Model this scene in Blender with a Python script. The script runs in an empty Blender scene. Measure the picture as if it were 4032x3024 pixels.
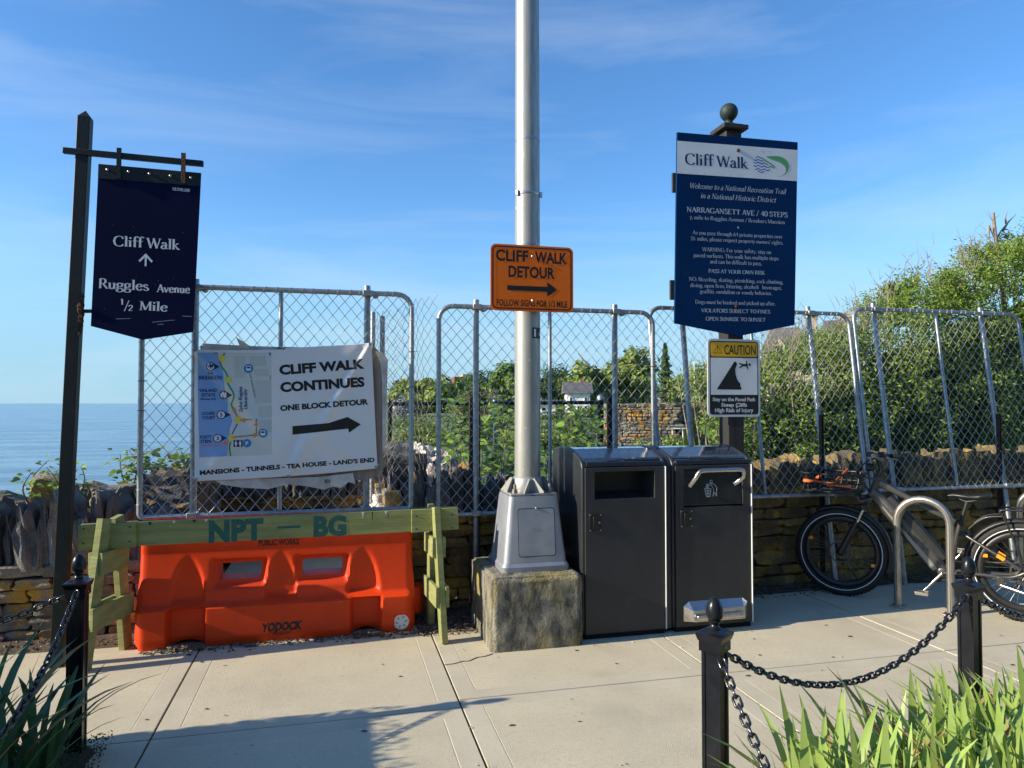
import bpy, bmesh, math, random
from mathutils import Vector, Matrix, noise
R = math.radians
sc = bpy.context.scene
COL = sc.collection
random.seed(11)
# ------------------------------------------------------------------ camera
cd = bpy.data.cameras.new('camera'); cam = bpy.data.objects.new('camera', cd); COL.objects.link(cam)
cam.location = (0, 0, 1.6); cam.rotation_euler = (R(91.544), 0, R(-13.966))
cd.sensor_fit = 'HORIZONTAL'; cd.sensor_width = 36; cd.lens = 25.06
cd.clip_start = .05; cd.clip_end = 90000
sc.camera = cam
# ------------------------------------------------------------------ sky, sun, exposure
SUN_EL, SUN_AZ = 23.5, 2.5          # the sun stands low over the left end of the wall, a little on the viewer's side
world = bpy.data.worlds.new('World'); sc.world = world; world.use_nodes = True
wn = world.node_tree; wn.nodes.clear()
def node(nt, t, **kw):
    n = nt.nodes.new(t)
    for k, v in kw.items():
        if k in n.inputs: n.inputs[k].default_value = v
        else: setattr(n, k, v)
    return n
sky = node(wn, 'ShaderNodeTexSky', sky_type='NISHITA', sun_disc=False, sun_elevation=R(SUN_EL), sun_rotation=R(270 - SUN_AZ),
           altitude=10, air_density=1.0, dust_density=0.2, ozone_density=3.5)
tc = node(wn, 'ShaderNodeTexCoord'); mp = node(wn, 'ShaderNodeMapping')
mp.inputs['Rotation'].default_value = (0, R(12), R(20)); mp.inputs['Scale'].default_value = (1.1, 1.1, 6.5)
nz = node(wn, 'ShaderNodeTexNoise', Scale=1.3, Detail=8.0, Roughness=.58, Distortion=.8)
rp = node(wn, 'ShaderNodeValToRGB'); rp.color_ramp.elements[0].position = .47; rp.color_ramp.elements[1].position = .78
rp.color_ramp.elements[1].color = (.25, .25, .25, 1)
mx = node(wn, 'ShaderNodeMixRGB', blend_type='MIX'); mx.inputs[2].default_value = (4.2, 4.7, 5.3, 1)
bg = node(wn, 'ShaderNodeBackground', Strength=.12); wo = node(wn, 'ShaderNodeOutputWorld')
L = wn.links.new
L(tc.outputs['Generated'], mp.inputs[0]); L(mp.outputs[0], nz.inputs['Vector']); L(nz.outputs[0], rp.inputs[0])
L(rp.outputs[0], mx.inputs[0]); hs = node(wn, 'ShaderNodeHueSaturation', Saturation=1.12); L(sky.outputs[0], hs.inputs['Color']); 
gn = node(wn, 'ShaderNodeMixRGB', blend_type='MULTIPLY', Fac=1.0); gn.inputs[2].default_value = (.86, 1.02, 1.14, 1); L(hs.outputs[0], gn.inputs[1])
sp = node(wn, 'ShaderNodeSeparateXYZ'); hz = node(wn, 'ShaderNodeMapRange', interpolation_type='SMOOTHERSTEP'); hz.inputs['From Min'].default_value = .0; hz.inputs['From Max'].default_value = .30; hz.inputs['To Min'].default_value = .86; hz.inputs['To Max'].default_value = 0
L(tc.outputs['Generated'], sp.inputs[0]); L(sp.outputs['Z'], hz.inputs[0])      # pale sea haze all round the horizon
hm = node(wn, 'ShaderNodeMixRGB'); hm.inputs[2].default_value = (1.75, 3.15, 4.25, 1); L(hz.outputs[0], hm.inputs[0]); L(gn.outputs[0], hm.inputs[1]); L(hm.outputs[0], mx.inputs[1]); L(mx.outputs[0], bg.inputs[0]); L(bg.outputs[0], wo.inputs[0])
sd = bpy.data.lights.new('sun', 'SUN'); sun = bpy.data.objects.new('sun', sd); COL.objects.link(sun)
sd.energy = 5.0; sd.angle = R(.53); sd.color = (1, .88, .68)
_d = Vector((math.cos(R(SUN_AZ)) * math.cos(R(SUN_EL)), math.sin(R(SUN_AZ)) * math.cos(R(SUN_EL)), -math.sin(R(SUN_EL))))
sun.rotation_euler = _d.to_track_quat('-Z', 'Y').to_euler(); sun.location = (-30, -2, 14)
vs = sc.view_settings; vs.view_transform = 'Standard'; vs.look = 'None'; vs.gamma = 1; vs.exposure = .75; vs.use_curve_mapping = False

# ------------------------------------------------------------------ mesh helpers
class MB:
    def __init__(s): s.v, s.f, s.m = [], [], []
    def add(s, vs, fs, mi=0):
        o = len(s.v); s.v += [tuple(p) for p in vs]
        for f in fs: s.f.append([i + o for i in f]); s.m.append(mi)
    def box(s, x0, x1, y0, y1, z0, z1, mi=0, M=None):
        p = [(x, y, z) for x in (x0, x1) for y in (y0, y1) for z in (z0, z1)]
        if M: p = [M @ Vector(q) for q in p]
        s.add(p, [(0, 1, 3, 2), (4, 6, 7, 5), (0, 4, 5, 1), (2, 3, 7, 6), (0, 2, 6, 4), (1, 5, 7, 3)], mi)
    def beam(s, a, b, w, t, up=(0, 0, 1), mi=0):
        a, b = Vector(a), Vector(b); d = (b - a); l = d.length; d.normalize()
        sx = d.cross(Vector(up)); sx = sx.normalized() if sx.length > 1e-5 else Vector((1, 0, 0)); uz = sx.cross(d)
        M = Matrix((sx, d, uz)).transposed().to_4x4(); M.translation = a
        s.box(-w / 2, w / 2, 0, l, -t / 2, t / 2, mi, M)
    def tube(s, pts, r, n=8, closed=False, mi=0, caps=True, flat=1.0, up0=None):
        P = [Vector(p) for p in pts]; k = len(P)
        rr = r if isinstance(r, (list, tuple)) else [r] * k
        o = len(s.v); pu = None
        for i in range(k):
            a = P[i - 1] if (i or closed) else P[i]; b = P[(i + 1) % k] if (i < k - 1 or closed) else P[i]
            d = (b - a).normalized()
            if pu is None:
                u = Vector(up0) if up0 else (Vector((0, 0, 1)) if abs(d.z) < .9 else Vector((1, 0, 0)))
            else: u = pu
            u = (u - d * u.dot(d)).normalized(); w = d.cross(u); pu = u
            for j in range(n):
                t = 2 * math.pi * j / n
                s.v.append(tuple(P[i] + (u * math.cos(t) * flat + w * math.sin(t)) * rr[i]))
        for i in range(k if closed else k - 1):
            for j in range(n):
                a0 = o + i * n + j; a1 = o + i * n + (j + 1) % n; i2 = (i + 1) % k
                s.f.append([a0, a1, o + i2 * n + (j + 1) % n, o + i2 * n + j]); s.m.append(mi)
        if caps and not closed:
            s.f.append([o + j for j in range(n)][::-1]); s.m.append(mi)
            s.f.append([o + (k - 1) * n + j for j in range(n)]); s.m.append(mi)
    def cyl(s, a, b, r0, r1=None, n=14, mi=0): s.tube([a, b], [r0, r0 if r1 is None else r1], n, mi=mi)
    def lathe(s, prof, c=(0, 0, 0), n=20, mi=0, M=None):
        o = len(s.v); C = Vector(c)
        for r, z in prof:
            for j in range(n):
                t = 2 * math.pi * j / n; p = Vector((r * math.cos(t), r * math.sin(t), z))
                s.v.append(tuple(C + (M @ p if M else p)))
        for i in range(len(prof) - 1):
            for j in range(n):
                s.f.append([o + i * n + j, o + i * n + (j + 1) % n, o + (i + 1) * n + (j + 1) % n, o + (i + 1) * n + j]); s.m.append(mi)
        s.f.append([o + j for j in range(n)][::-1]); s.m.append(mi)
        s.f.append([o + (len(prof) - 1) * n + j for j in range(n)]); s.m.append(mi)
    def prism(s, poly, y0, y1, mi=0):            # polygon in x,z pushed along y
        n = len(poly)
        a = sum(poly[i][0] * poly[(i + 1) % n][1] - poly[(i + 1) % n][0] * poly[i][1] for i in range(n))
        if a < 0: poly = poly[::-1]
        s.add([(x, y0, z) for x, z in poly] + [(x, y1, z) for x, z in poly],
              [list(range(n)), list(range(2 * n - 1, n - 1, -1))] + [(i, i + n, (i + 1) % n + n, (i + 1) % n) for i in range(n)], mi)
    def prismx(s, poly, x0, x1, mi=0):           # polygon in y,z pushed along x
        n = len(poly)
        a = sum(poly[i][0] * poly[(i + 1) % n][1] - poly[(i + 1) % n][0] * poly[i][1] for i in range(n))
        if a < 0: poly = poly[::-1]
        s.add([(x0, y, z) for y, z in poly] + [(x1, y, z) for y, z in poly],
              [list(range(n))[::-1], list(range(n, 2 * n))] + [(i, (i + 1) % n, (i + 1) % n + n, i + n) for i in range(n)], mi)
    def flat(s, poly, y, mi=0):                  # a printed shape lying in the plane of a sign, facing -y
        n = len(poly)
        a = sum(poly[i][0] * poly[(i + 1) % n][1] - poly[(i + 1) % n][0] * poly[i][1] for i in range(n))
        if a < 0: poly = poly[::-1]
        s.add([(x, y, z) for x, z in poly], [list(range(n))], mi)
    def mesh(s, name, mats, smooth=None):
        me = bpy.data.meshes.new(name); me.from_pydata(s.v, [], s.f)
        for m in (mats if isinstance(mats, (list, tuple)) else [mats]): me.materials.append(m)
        if any(s.m): me.polygons.foreach_set('material_index', s.m)
        if smooth is not None:
            me.polygons.foreach_set('use_smooth', [True] * len(me.polygons))
            if smooth < 179: me.set_sharp_from_angle(angle=R(smooth))
        me.update(); return me
    def build(s, name, mats, parent=None, smooth=None, bevel=0, seg=2):
        o = bpy.data.objects.new(name, s.mesh(name, mats, smooth)); COL.objects.link(o); o.parent = parent
        if bevel:
            b = o.modifiers.new('bevel', 'BEVEL'); b.width = bevel; b.segments = seg; b.limit_method = 'ANGLE'; b.angle_limit = R(35)
            for p in o.data.polygons: p.use_smooth = True
            o.data.set_sharp_from_angle(angle=R(35))
        return o
def tag(o, label=None, cat=None, group=None, kind=None):
    for k, v in (('label', label), ('category', cat), ('group', group), ('kind', kind)):
        if v: o[k] = v
    return o
def thing(name, label, cat, loc=(0, 0, 0), rz=0, group=None):
    o = bpy.data.objects.new(name, None); COL.objects.link(o); o.empty_display_size = .1
    o.location = loc; o.rotation_euler = (0, 0, rz)
    return tag(o, label, cat, group)
def inst(name, me, parent, loc=(0, 0, 0), rot=(0, 0, 0), scl=(1, 1, 1)):
    o = bpy.data.objects.new(name, me); COL.objects.link(o); o.parent = parent
    o.location = loc; o.rotation_euler = rot; o.scale = scl
    return o
def rnd(a, b): return random.uniform(a, b)
def sm(a, b, x):
    t = max(0., min(1., (x - a) / (b - a))); return t * t * (3 - 2 * t)
def smooth_path(P, k=6, closed=False):
    P = [Vector(p) for p in P]; n = len(P); out = []
    for i in range(n if closed else n - 1):
        g = (lambda q: P[q % n]) if closed else (lambda q: P[max(0, min(n - 1, q))])
        a, b, c, d = g(i - 1), g(i), g(i + 1), g(i + 2)
        for j in range(k):
            t = j / k
            out.append(.5 * ((2 * b) + (c - a) * t + (2 * a - 5 * b + 4 * c - d) * t * t + (3 * b - a - 3 * c + d) * t ** 3))
    if not closed: out.append(P[-1])
    return out

# ------------------------------------------------------------------ materials
def mat(name, c1, c2=None, scale=6, rough=.6, metal=0, bump=0, bscale=40, detail=4, lo=.35, hi=.65, c3=None, s3=14, lo3=.55, hi3=.68,
        local=False, stretch=None, rough2=None, coat=0, spec=.5, trans=0, island=None, bstretch=None, c4=None, s4=1., lo4=.5, hi4=.7, st4=None):
    m = bpy.data.materials.new(name); m.use_nodes = True; nt = m.node_tree; nt.nodes.clear(); L = nt.links.new
    out = node(nt, 'ShaderNodeOutputMaterial'); b = node(nt, 'ShaderNodeBsdfPrincipled', Roughness=rough, Metallic=metal)
    b.inputs['Base Color'].default_value = (*c1, 1); b.inputs['Specular IOR Level'].default_value = spec
    if coat: b.inputs['Coat Weight'].default_value = coat; b.inputs['Coat Roughness'].default_value = .12
    if local: src = node(nt, 'ShaderNodeTexCoord').outputs['Object']
    else: src = node(nt, 'ShaderNodeNewGeometry').outputs['Position']
    def vec(st):
        if not st: return src
        q = node(nt, 'ShaderNodeMapping'); q.inputs['Scale'].default_value = st; L(src, q.inputs[0]); return q.outputs[0]
    def nzr(sc_, lo_, hi_, st=None, det=detail):
        n = node(nt, 'ShaderNodeTexNoise', Scale=sc_, Detail=det, Roughness=.6); L(vec(st), n.inputs['Vector'])
        r = node(nt, 'ShaderNodeMapRange'); r.inputs['From Min'].default_value = lo_; r.inputs['From Max'].default_value = hi_
        L(n.outputs[0], r.inputs[0]); return n.outputs[0], r.outputs[0]
    col = None
    if c2:
        _, fac = nzr(scale, lo, hi, stretch)
        x = node(nt, 'ShaderNodeMixRGB'); x.inputs[1].default_value = (*c1, 1); x.inputs[2].default_value = (*c2, 1); L(fac, x.inputs[0]); col = x.outputs[0]
        if rough2 is not None:
            r2 = node(nt, 'ShaderNodeMapRange'); r2.inputs['To Min'].default_value = rough; r2.inputs['To Max'].default_value = rough2
            L(fac, r2.inputs[0]); L(r2.outputs[0], b.inputs['Roughness'])
    if c3:
        _, f3 = nzr(s3, lo3, hi3)
        y = node(nt, 'ShaderNodeMixRGB'); L(f3, y.inputs[0]); y.inputs[2].default_value = (*c3, 1)
        if col: L(col, y.inputs[1])
        else: y.inputs[1].default_value = (*c1, 1)
        col = y.outputs[0]
    if c4:                            # broad stains or scuffs over everything
        _, f4 = nzr(s4, lo4, hi4, st4, 6)
        y4 = node(nt, 'ShaderNodeMixRGB'); L(f4, y4.inputs[0]); y4.inputs[2].default_value = (*c4, 1)
        if col: L(col, y4.inputs[1])
        else: y4.inputs[1].default_value = (*c1, 1)
        col = y4.outputs[0]
    if island is not None:           # every leaf or stone its own tone
        g = node(nt, 'ShaderNodeNewGeometry'); oi = node(nt, 'ShaderNodeObjectInfo')
        ad = node(nt, 'ShaderNodeMath', operation='ADD'); L(g.outputs['Random Per Island'], ad.inputs[0]); L(oi.outputs['Random'], ad.inputs[1])
        fr = node(nt, 'ShaderNodeMath', operation='FRACT'); L(ad.outputs[0], fr.inputs[0])
        h = node(nt, 'ShaderNodeHueSaturation'); r = node(nt, 'ShaderNodeMapRange')
        r.inputs['To Min'].default_value = 1 - island; r.inputs['To Max'].default_value = 1 + island
        L(fr.outputs[0], r.inputs[0]); L(r.outputs[0], h.inputs['Value'])
        if col: L(col, h.inputs['Color'])
        else: h.inputs['Color'].default_value = (*c1, 1)
        col = h.outputs[0]
    if col: L(col, b.inputs['Base Color'])
    if bump:
        f, _ = nzr(bscale, 0, 1, bstretch, 5)
        bn = node(nt, 'ShaderNodeBump', Strength=min(1, bump), Distance=.01 * max(1, bump)); L(f, bn.inputs['Height']); L(bn.outputs[0], b.inputs['Normal'])
    sh = b.outputs[0]
    if trans:
        t = node(nt, 'ShaderNodeBsdfTranslucent'); t.inputs[0].default_value = (*[min(1, c * 1.5) for c in c1], 1)
        if col: L(col, t.inputs[0])
        ms = node(nt, 'ShaderNodeMixShader', Fac=trans); L(sh, ms.inputs[1]); L(t.outputs[0], ms.inputs[2]); sh = ms.outputs[0]
    L(sh, out.inputs[0]); return m
M = {}
M['concrete'] = mat('concrete', (.56, .50, .365), (.48, .43, .315), 1.6, .9, bump=.45, bscale=230, c3=(.40, .355, .26), s3=38, lo3=.52, hi3=.8, detail=9, c4=(.36, .315, .235), s4=.9, lo4=.55, hi4=.85)
M['margin'] = mat('concrete_trowelled', (.52, .47, .355), (.45, .405, .305), 2.2, .85, bump=.3, bscale=150, c3=(.40, .365, .29), s3=40, lo3=.55, hi3=.8, c4=(.36, .315, .235), s4=.9, lo4=.55, hi4=.85)
M['soil'] = mat('soil', (.055, .04, .028), (.10, .075, .05), 9, 1, bump=1, bscale=60)
M['moss'] = mat('moss', (.07, .10, .02), (.03, .045, .015), 14, 1, bump=1, bscale=120)
M['chip'] = mat('wood_chip', (.16, .115, .08), (.07, .05, .036), 30, .9, island=.7)
M['pebble'] = mat('pebble', (.5, .47, .42), (.3, .28, .25), 10, .9, island=.4)
M['slate'] = mat('slate', (.17, .165, .155), (.07, .07, .075), 5, .85, bump=1.6, bscale=55, c3=(.36, .20, .035), s3=3.2, lo3=.57, hi3=.68, island=.35, detail=7)
M['wallstone'] = mat('wall_stone', (.235, .215, .175), (.115, .105, .09), 4, .9, bump=2.0, bscale=55, c3=(.40, .225, .035), s3=3.6, lo3=.50, hi3=.63, island=.35, detail=7)
M['ochre'] = mat('ochre_stone', (.20, .135, .045), (.085, .068, .036), 3.5, .95, bump=2.4, bscale=30, c3=(.36, .22, .04), s3=4, lo3=.5, hi3=.66, island=.35, detail=7)
M['ochre_cope'] = mat('ochre_coping', (.23, .16, .05), (.085, .075, .055), 3, .9, bump=2, bscale=30, c3=(.46, .32, .09), s3=5, lo3=.55, hi3=.68, island=.3, detail=7)
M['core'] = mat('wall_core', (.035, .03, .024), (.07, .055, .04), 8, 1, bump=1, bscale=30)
M['seastone'] = mat('sea_wall_stone', (.27, .235, .18), (.17, .15, .12), 2, .9, c3=(.46, .25, .04), s3=1.7, lo3=.50, hi3=.58, island=.4)
M['galv'] = mat('galvanised_steel', (.40, .43, .45), (.27, .30, .32), 25, .42, .85, rough2=.55)
M['wire'] = mat('galvanised_wire', (.48, .49, .49), (.36, .37, .38), 30, .5, .35)
M['blackmetal'] = mat('black_metal', (.006, .007, .010), (.012, .013, .017), 14, .28, .0, spec=.3, bump=.05, bscale=120)
M['chain'] = mat('black_enamel', (.008, .009, .013), (.02, .021, .026), 30, .25, 0, coat=.5)
M['darkchan'] = mat('dark_channel_steel', (.045, .028, .02), (.07, .038, .024), 12, .7, .3)
M['signpost'] = mat('dark_green_steel', (.005, .010, .011), (.009, .014, .015), 5, .5, 0, spec=.3, c3=(.12, .045, .018), s3=5, lo3=.68, hi3=.74, bump=.1, bscale=60)
M['rust'] = mat('rust', (.10, .035, .014), (.04, .02, .012), 30, .95, bump=1, bscale=80)
M['navy_dark'] = mat('dark_navy_enamel', (.002, .004, .028), (.003, .0055, .034), 3, .6, 0, spec=.08, c3=(.02, .025, .05), s3=45, lo3=.80, hi3=.84)
M['navy'] = mat('navy_enamel', (.001, .024, .090), (.0015, .028, .10), 2, .65, 0, spec=.08, c3=(.02, .055, .17), s3=22, lo3=.7, hi3=.78)
M['signwhite'] = mat('sign_white', (.74, .76, .76), (.66, .68, .69), 4, .45)
M['lettersilver'] = mat('pale_lettering', (.72, .74, .76), (.55, .57, .6), 60, .5)
M['letterfaint'] = mat('weathered_lettering', (.46, .50, .56), (.34, .38, .45), 60, .6)
M['wireshade'] = mat('shaded_wire', (.20, .205, .21), (.13, .135, .14), 30, .6, .3)  # galvanised wire with shade put into its colour, for the loose strip
M['sand'] = mat('joint_sand', (.21, .17, .115), (.11, .085, .06), 40, 1, bump=1, bscale=200)
M['letternavy'] = mat('navy_lettering', (.012, .015, .09), rough=.5)
M['logoblue'] = mat('logo_blue', (.03, .09, .40), rough=.5)
M['logogreen'] = mat('logo_green', (.10, .36, .12), rough=.5)
M['signorange'] = mat('sign_orange', (.82, .155, .008), (.76, .14, .008), 20, .5, spec=.25)
M['black'] = mat('black_print', (.008, .008, .010), rough=.5)
M['yellow'] = mat('sign_yellow', (.84, .46, .012), (.76, .40, .012), 12, .45)
M['orangeplastic'] = mat('orange_plastic', (.70, .050, .004), (.62, .045, .006), 2.5, .46, spec=.3, bump=.06, bscale=160, c3=(.50, .045, .012), s3=7, lo3=.55, hi3=.8, rough2=.55, c4=(.60, .16, .09), s4=18, lo4=.66, hi4=.78, st4=(.5, 1, 2.2))
M['greenwood'] = mat('green_painted_wood', (.27, .285, .10), (.18, .20, .07), 7, .75, stretch=(.35, 1, 3.2), bump=.5, bscale=26, bstretch=(.15, 1, 4), c3=(.30, .32, .12), s3=24, lo3=.62, hi3=.72)
M['darkgreenpaint'] = mat('stencil_green', (.012, .085, .07), (.02, .11, .085), 20, .6)
M['whitepaint'] = mat('white_paint', (.75, .76, .76), (.6, .6, .6), 20, .6)
M['nail'] = mat('nail', (.05, .05, .05), rough=.5, metal=.6)
M['banner'] = mat('white_vinyl', (.74, .745, .75), (.68, .69, .70), 3, .42)
M['tornbanner'] = mat('torn_vinyl', (.62, .60, .57), (.40, .36, .32), 7, .6)
M['plywood'] = mat('weathered_plywood', (.30, .245, .20), (.17, .14, .115), 5, .85, stretch=(3, 1, .5), bump=.4, bscale=30)
M['mapsea'] = mat('map_sea', (.20, .36, .66), rough=.45); M['mapland'] = mat('map_land', (.58, .62, .60), rough=.45); M['mapblock'] = mat('map_block', (.50, .535, .52), rough=.45)
M['mapgreen'] = mat('map_green', (.03, .28, .09), rough=.45); M['mapyellow'] = mat('map_yellow', (.80, .62, .05), rough=.45); M['mapred'] = mat('map_red', (.85, .20, .06), rough=.45)
M['mapblue'] = mat('map_blue', (.01, .20, .50), rough=.45); M['mapnavy'] = mat('map_navy', (.008, .02, .12), rough=.45); M['mapgrey'] = mat('map_grey', (.30, .36, .42), rough=.45)
M['aluminium'] = mat('brushed_aluminium', (.40, .395, .365), (.29, .29, .275), 9, .40, .5, rough2=.52, stretch=(4, 4, .5), c3=(.62, .62, .6), s3=30, lo3=.66, hi3=.74)
M['castalu'] = mat('cast_aluminium', (.36, .38, .42), (.29, .31, .35), 6, .5, .55, bump=.1, bscale=140)
M['block'] = mat('mossy_concrete', (.29, .27, .21), (.065, .064, .05), 7, .95, lo=.36, hi=.64, stretch=(2.2, 2.2, .7), bump=2.2, bscale=55, c3=(.30, .235, .05), s3=2.1, lo3=.52, hi3=.66, detail=9)
M['bin'] = mat('charcoal_powder_coat', (.030, .031, .035), (.037, .038, .042), 4, .42, .25, bump=.08, bscale=420, rough2=.55, c3=(.055, .055, .057), s3=9, lo3=.62, hi3=.82, c4=(.05, .048, .044), s4=5, lo4=.6, hi4=.8, st4=(3, 3, .35))
M['binshell'] = mat('black_moulded_plastic', (.016, .018, .022), (.024, .027, .032), 5, .38, 0, bump=.08, bscale=300)
M['bintop'] = mat('glossy_top_panel', (.010, .016, .030), (.014, .022, .04), 6, .06, 0, coat=1.0)
M['dark'] = mat('dark_inside', (.004, .004, .005), rough=.9)
M['steel'] = mat('stainless_steel', (.55, .54, .52), (.45, .44, .42), 18, .25, 1, rough2=.38)
M['brushed'] = mat('brushed_steel', (.44, .42, .385), (.27, .255, .23), 14, .36, .9, rough2=.55, stretch=(3, 3, .7))
M['postwood'] = mat('dark_stained_post', (.012, .011, .012), (.026, .023, .022), 8, .7, stretch=(3, 3, .35), bump=.4, bscale=50, bstretch=(2, 2, .3))
M['greenball'] = mat('verdigris_paint', (.008, .020, .018), (.018, .035, .030), 12, .65, bump=.3, bscale=40)
M['tyre'] = mat('tyre_rubber', (.012, .013, .015), (.02, .02, .021), 20, .75, bump=.2, bscale=120)
M['reflect'] = mat('reflective_stripe', (.82, .84, .85), rough=.4)
M['bikegrey'] = mat('gunmetal_paint', (.058, .056, .054), (.075, .072, .07), 12, .38, .5, coat=.3)
M['bikeblack'] = mat('bike_black', (.010, .010, .011), (.018, .018, .019), 16, .42)
M['bikegreylt'] = mat('bike_decal_grey', (.24, .235, .225), rough=.4, metal=.4)
M['saddle'] = mat('saddle_vinyl', (.014, .014, .015), rough=.33)
M['orange'] = mat('orange_strap', (.85, .16, .02), (.75, .13, .02), 20, .6)
M['amber'] = mat('amber_reflector', (.95, .30, .02), rough=.2)
M['whiteplastic'] = mat('white_plastic', (.78, .76, .73), (.68, .65, .61), 6, .5)
M['ziptie'] = mat('black_zip_tie', (.01, .01, .01), rough=.5)
M['leafsun'] = mat('iris_leaf_sunlit', (.26, .385, .08), (.35, .455, .12), 5, .42, trans=.35, island=.28)  # iris green lightened for the sun on the right bed
M['leafshade'] = mat('iris_leaf_shaded', (.055, .13, .045), (.085, .17, .06), 5, .40, trans=.25, island=.3)  # same leaf with the left bed's shade put into its green
M['leafdry'] = mat('dry_leaf', (.38, .27, .10), (.30, .17, .06), 9, .7, trans=.2)
M['privet'] = mat('privet_leaf', (.135, .215, .03), (.20, .29, .045), 2, .45, trans=.38, island=.45)
M['knot'] = mat('knotweed_leaf', (.18, .30, .04), (.26, .38, .065), 3, .45, trans=.4, island=.35)
M['redleaf'] = mat('young_red_leaf', (.20, .07, .05), (.14, .12, .04), 9, .5, trans=.3, island=.3)
M['tree'] = mat('tree_leaf', (.105, .18, .026), (.15, .23, .04), .6, .55, trans=.3, island=.45)
M['treelight'] = mat('light_tree_leaf', (.19, .265, .04), (.25, .32, .06), .6, .55, trans=.3, island=.45)
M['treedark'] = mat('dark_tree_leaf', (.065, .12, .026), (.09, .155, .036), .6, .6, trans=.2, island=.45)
M['treebrown'] = mat('brown_tree_leaf', (.16, .115, .07), (.11, .085, .05), .8, .7, trans=.2, island=.4)
M['blossom'] = mat('grey_blossom', (.42, .43, .44), (.3, .31, .31), 2, .8, island=.4)
M['bark'] = mat('bark', (.10, .08, .06), (.17, .14, .11), 9, .95, bump=.6, bscale=30)
M['twig'] = mat('pale_twig', (.30, .245, .185), (.20, .16, .12), 20, .9)
M['lawn'] = mat('lawn', (.085, .14, .03), (.12, .17, .045), .7, .95, c3=(.15, .13, .06), s3=.25, lo3=.5, hi3=.65)
M['cliff'] = mat('cliff_rock', (.11, .095, .075), (.06, .055, .05), .6, .95, bump=1, bscale=3)
M['rubble'] = mat('pale_rubble', (.78, .71, .64), (.55, .49, .44), 3, .9, island=.35)
M['slateroof'] = mat('slate_roof', (.13, .125, .13), (.085, .082, .09), .8, .8, stretch=(1, 1, 4))
M['sandstone'] = mat('pale_stone', (.42, .36, .28), (.33, .28, .22), .5, .9)
M['brick'] = mat('brick', (.30, .10, .06), (.22, .075, .05), 2, .9)
M['redroof'] = mat('red_roof', (.28, .06, .045), (.20, .05, .04), 1, .85)
M['housewhite'] = mat('white_clapboard', (.80, .80, .78), rough=.6)
M['glass'] = mat('window_glass', (.02, .025, .03), rough=.08)
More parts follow.
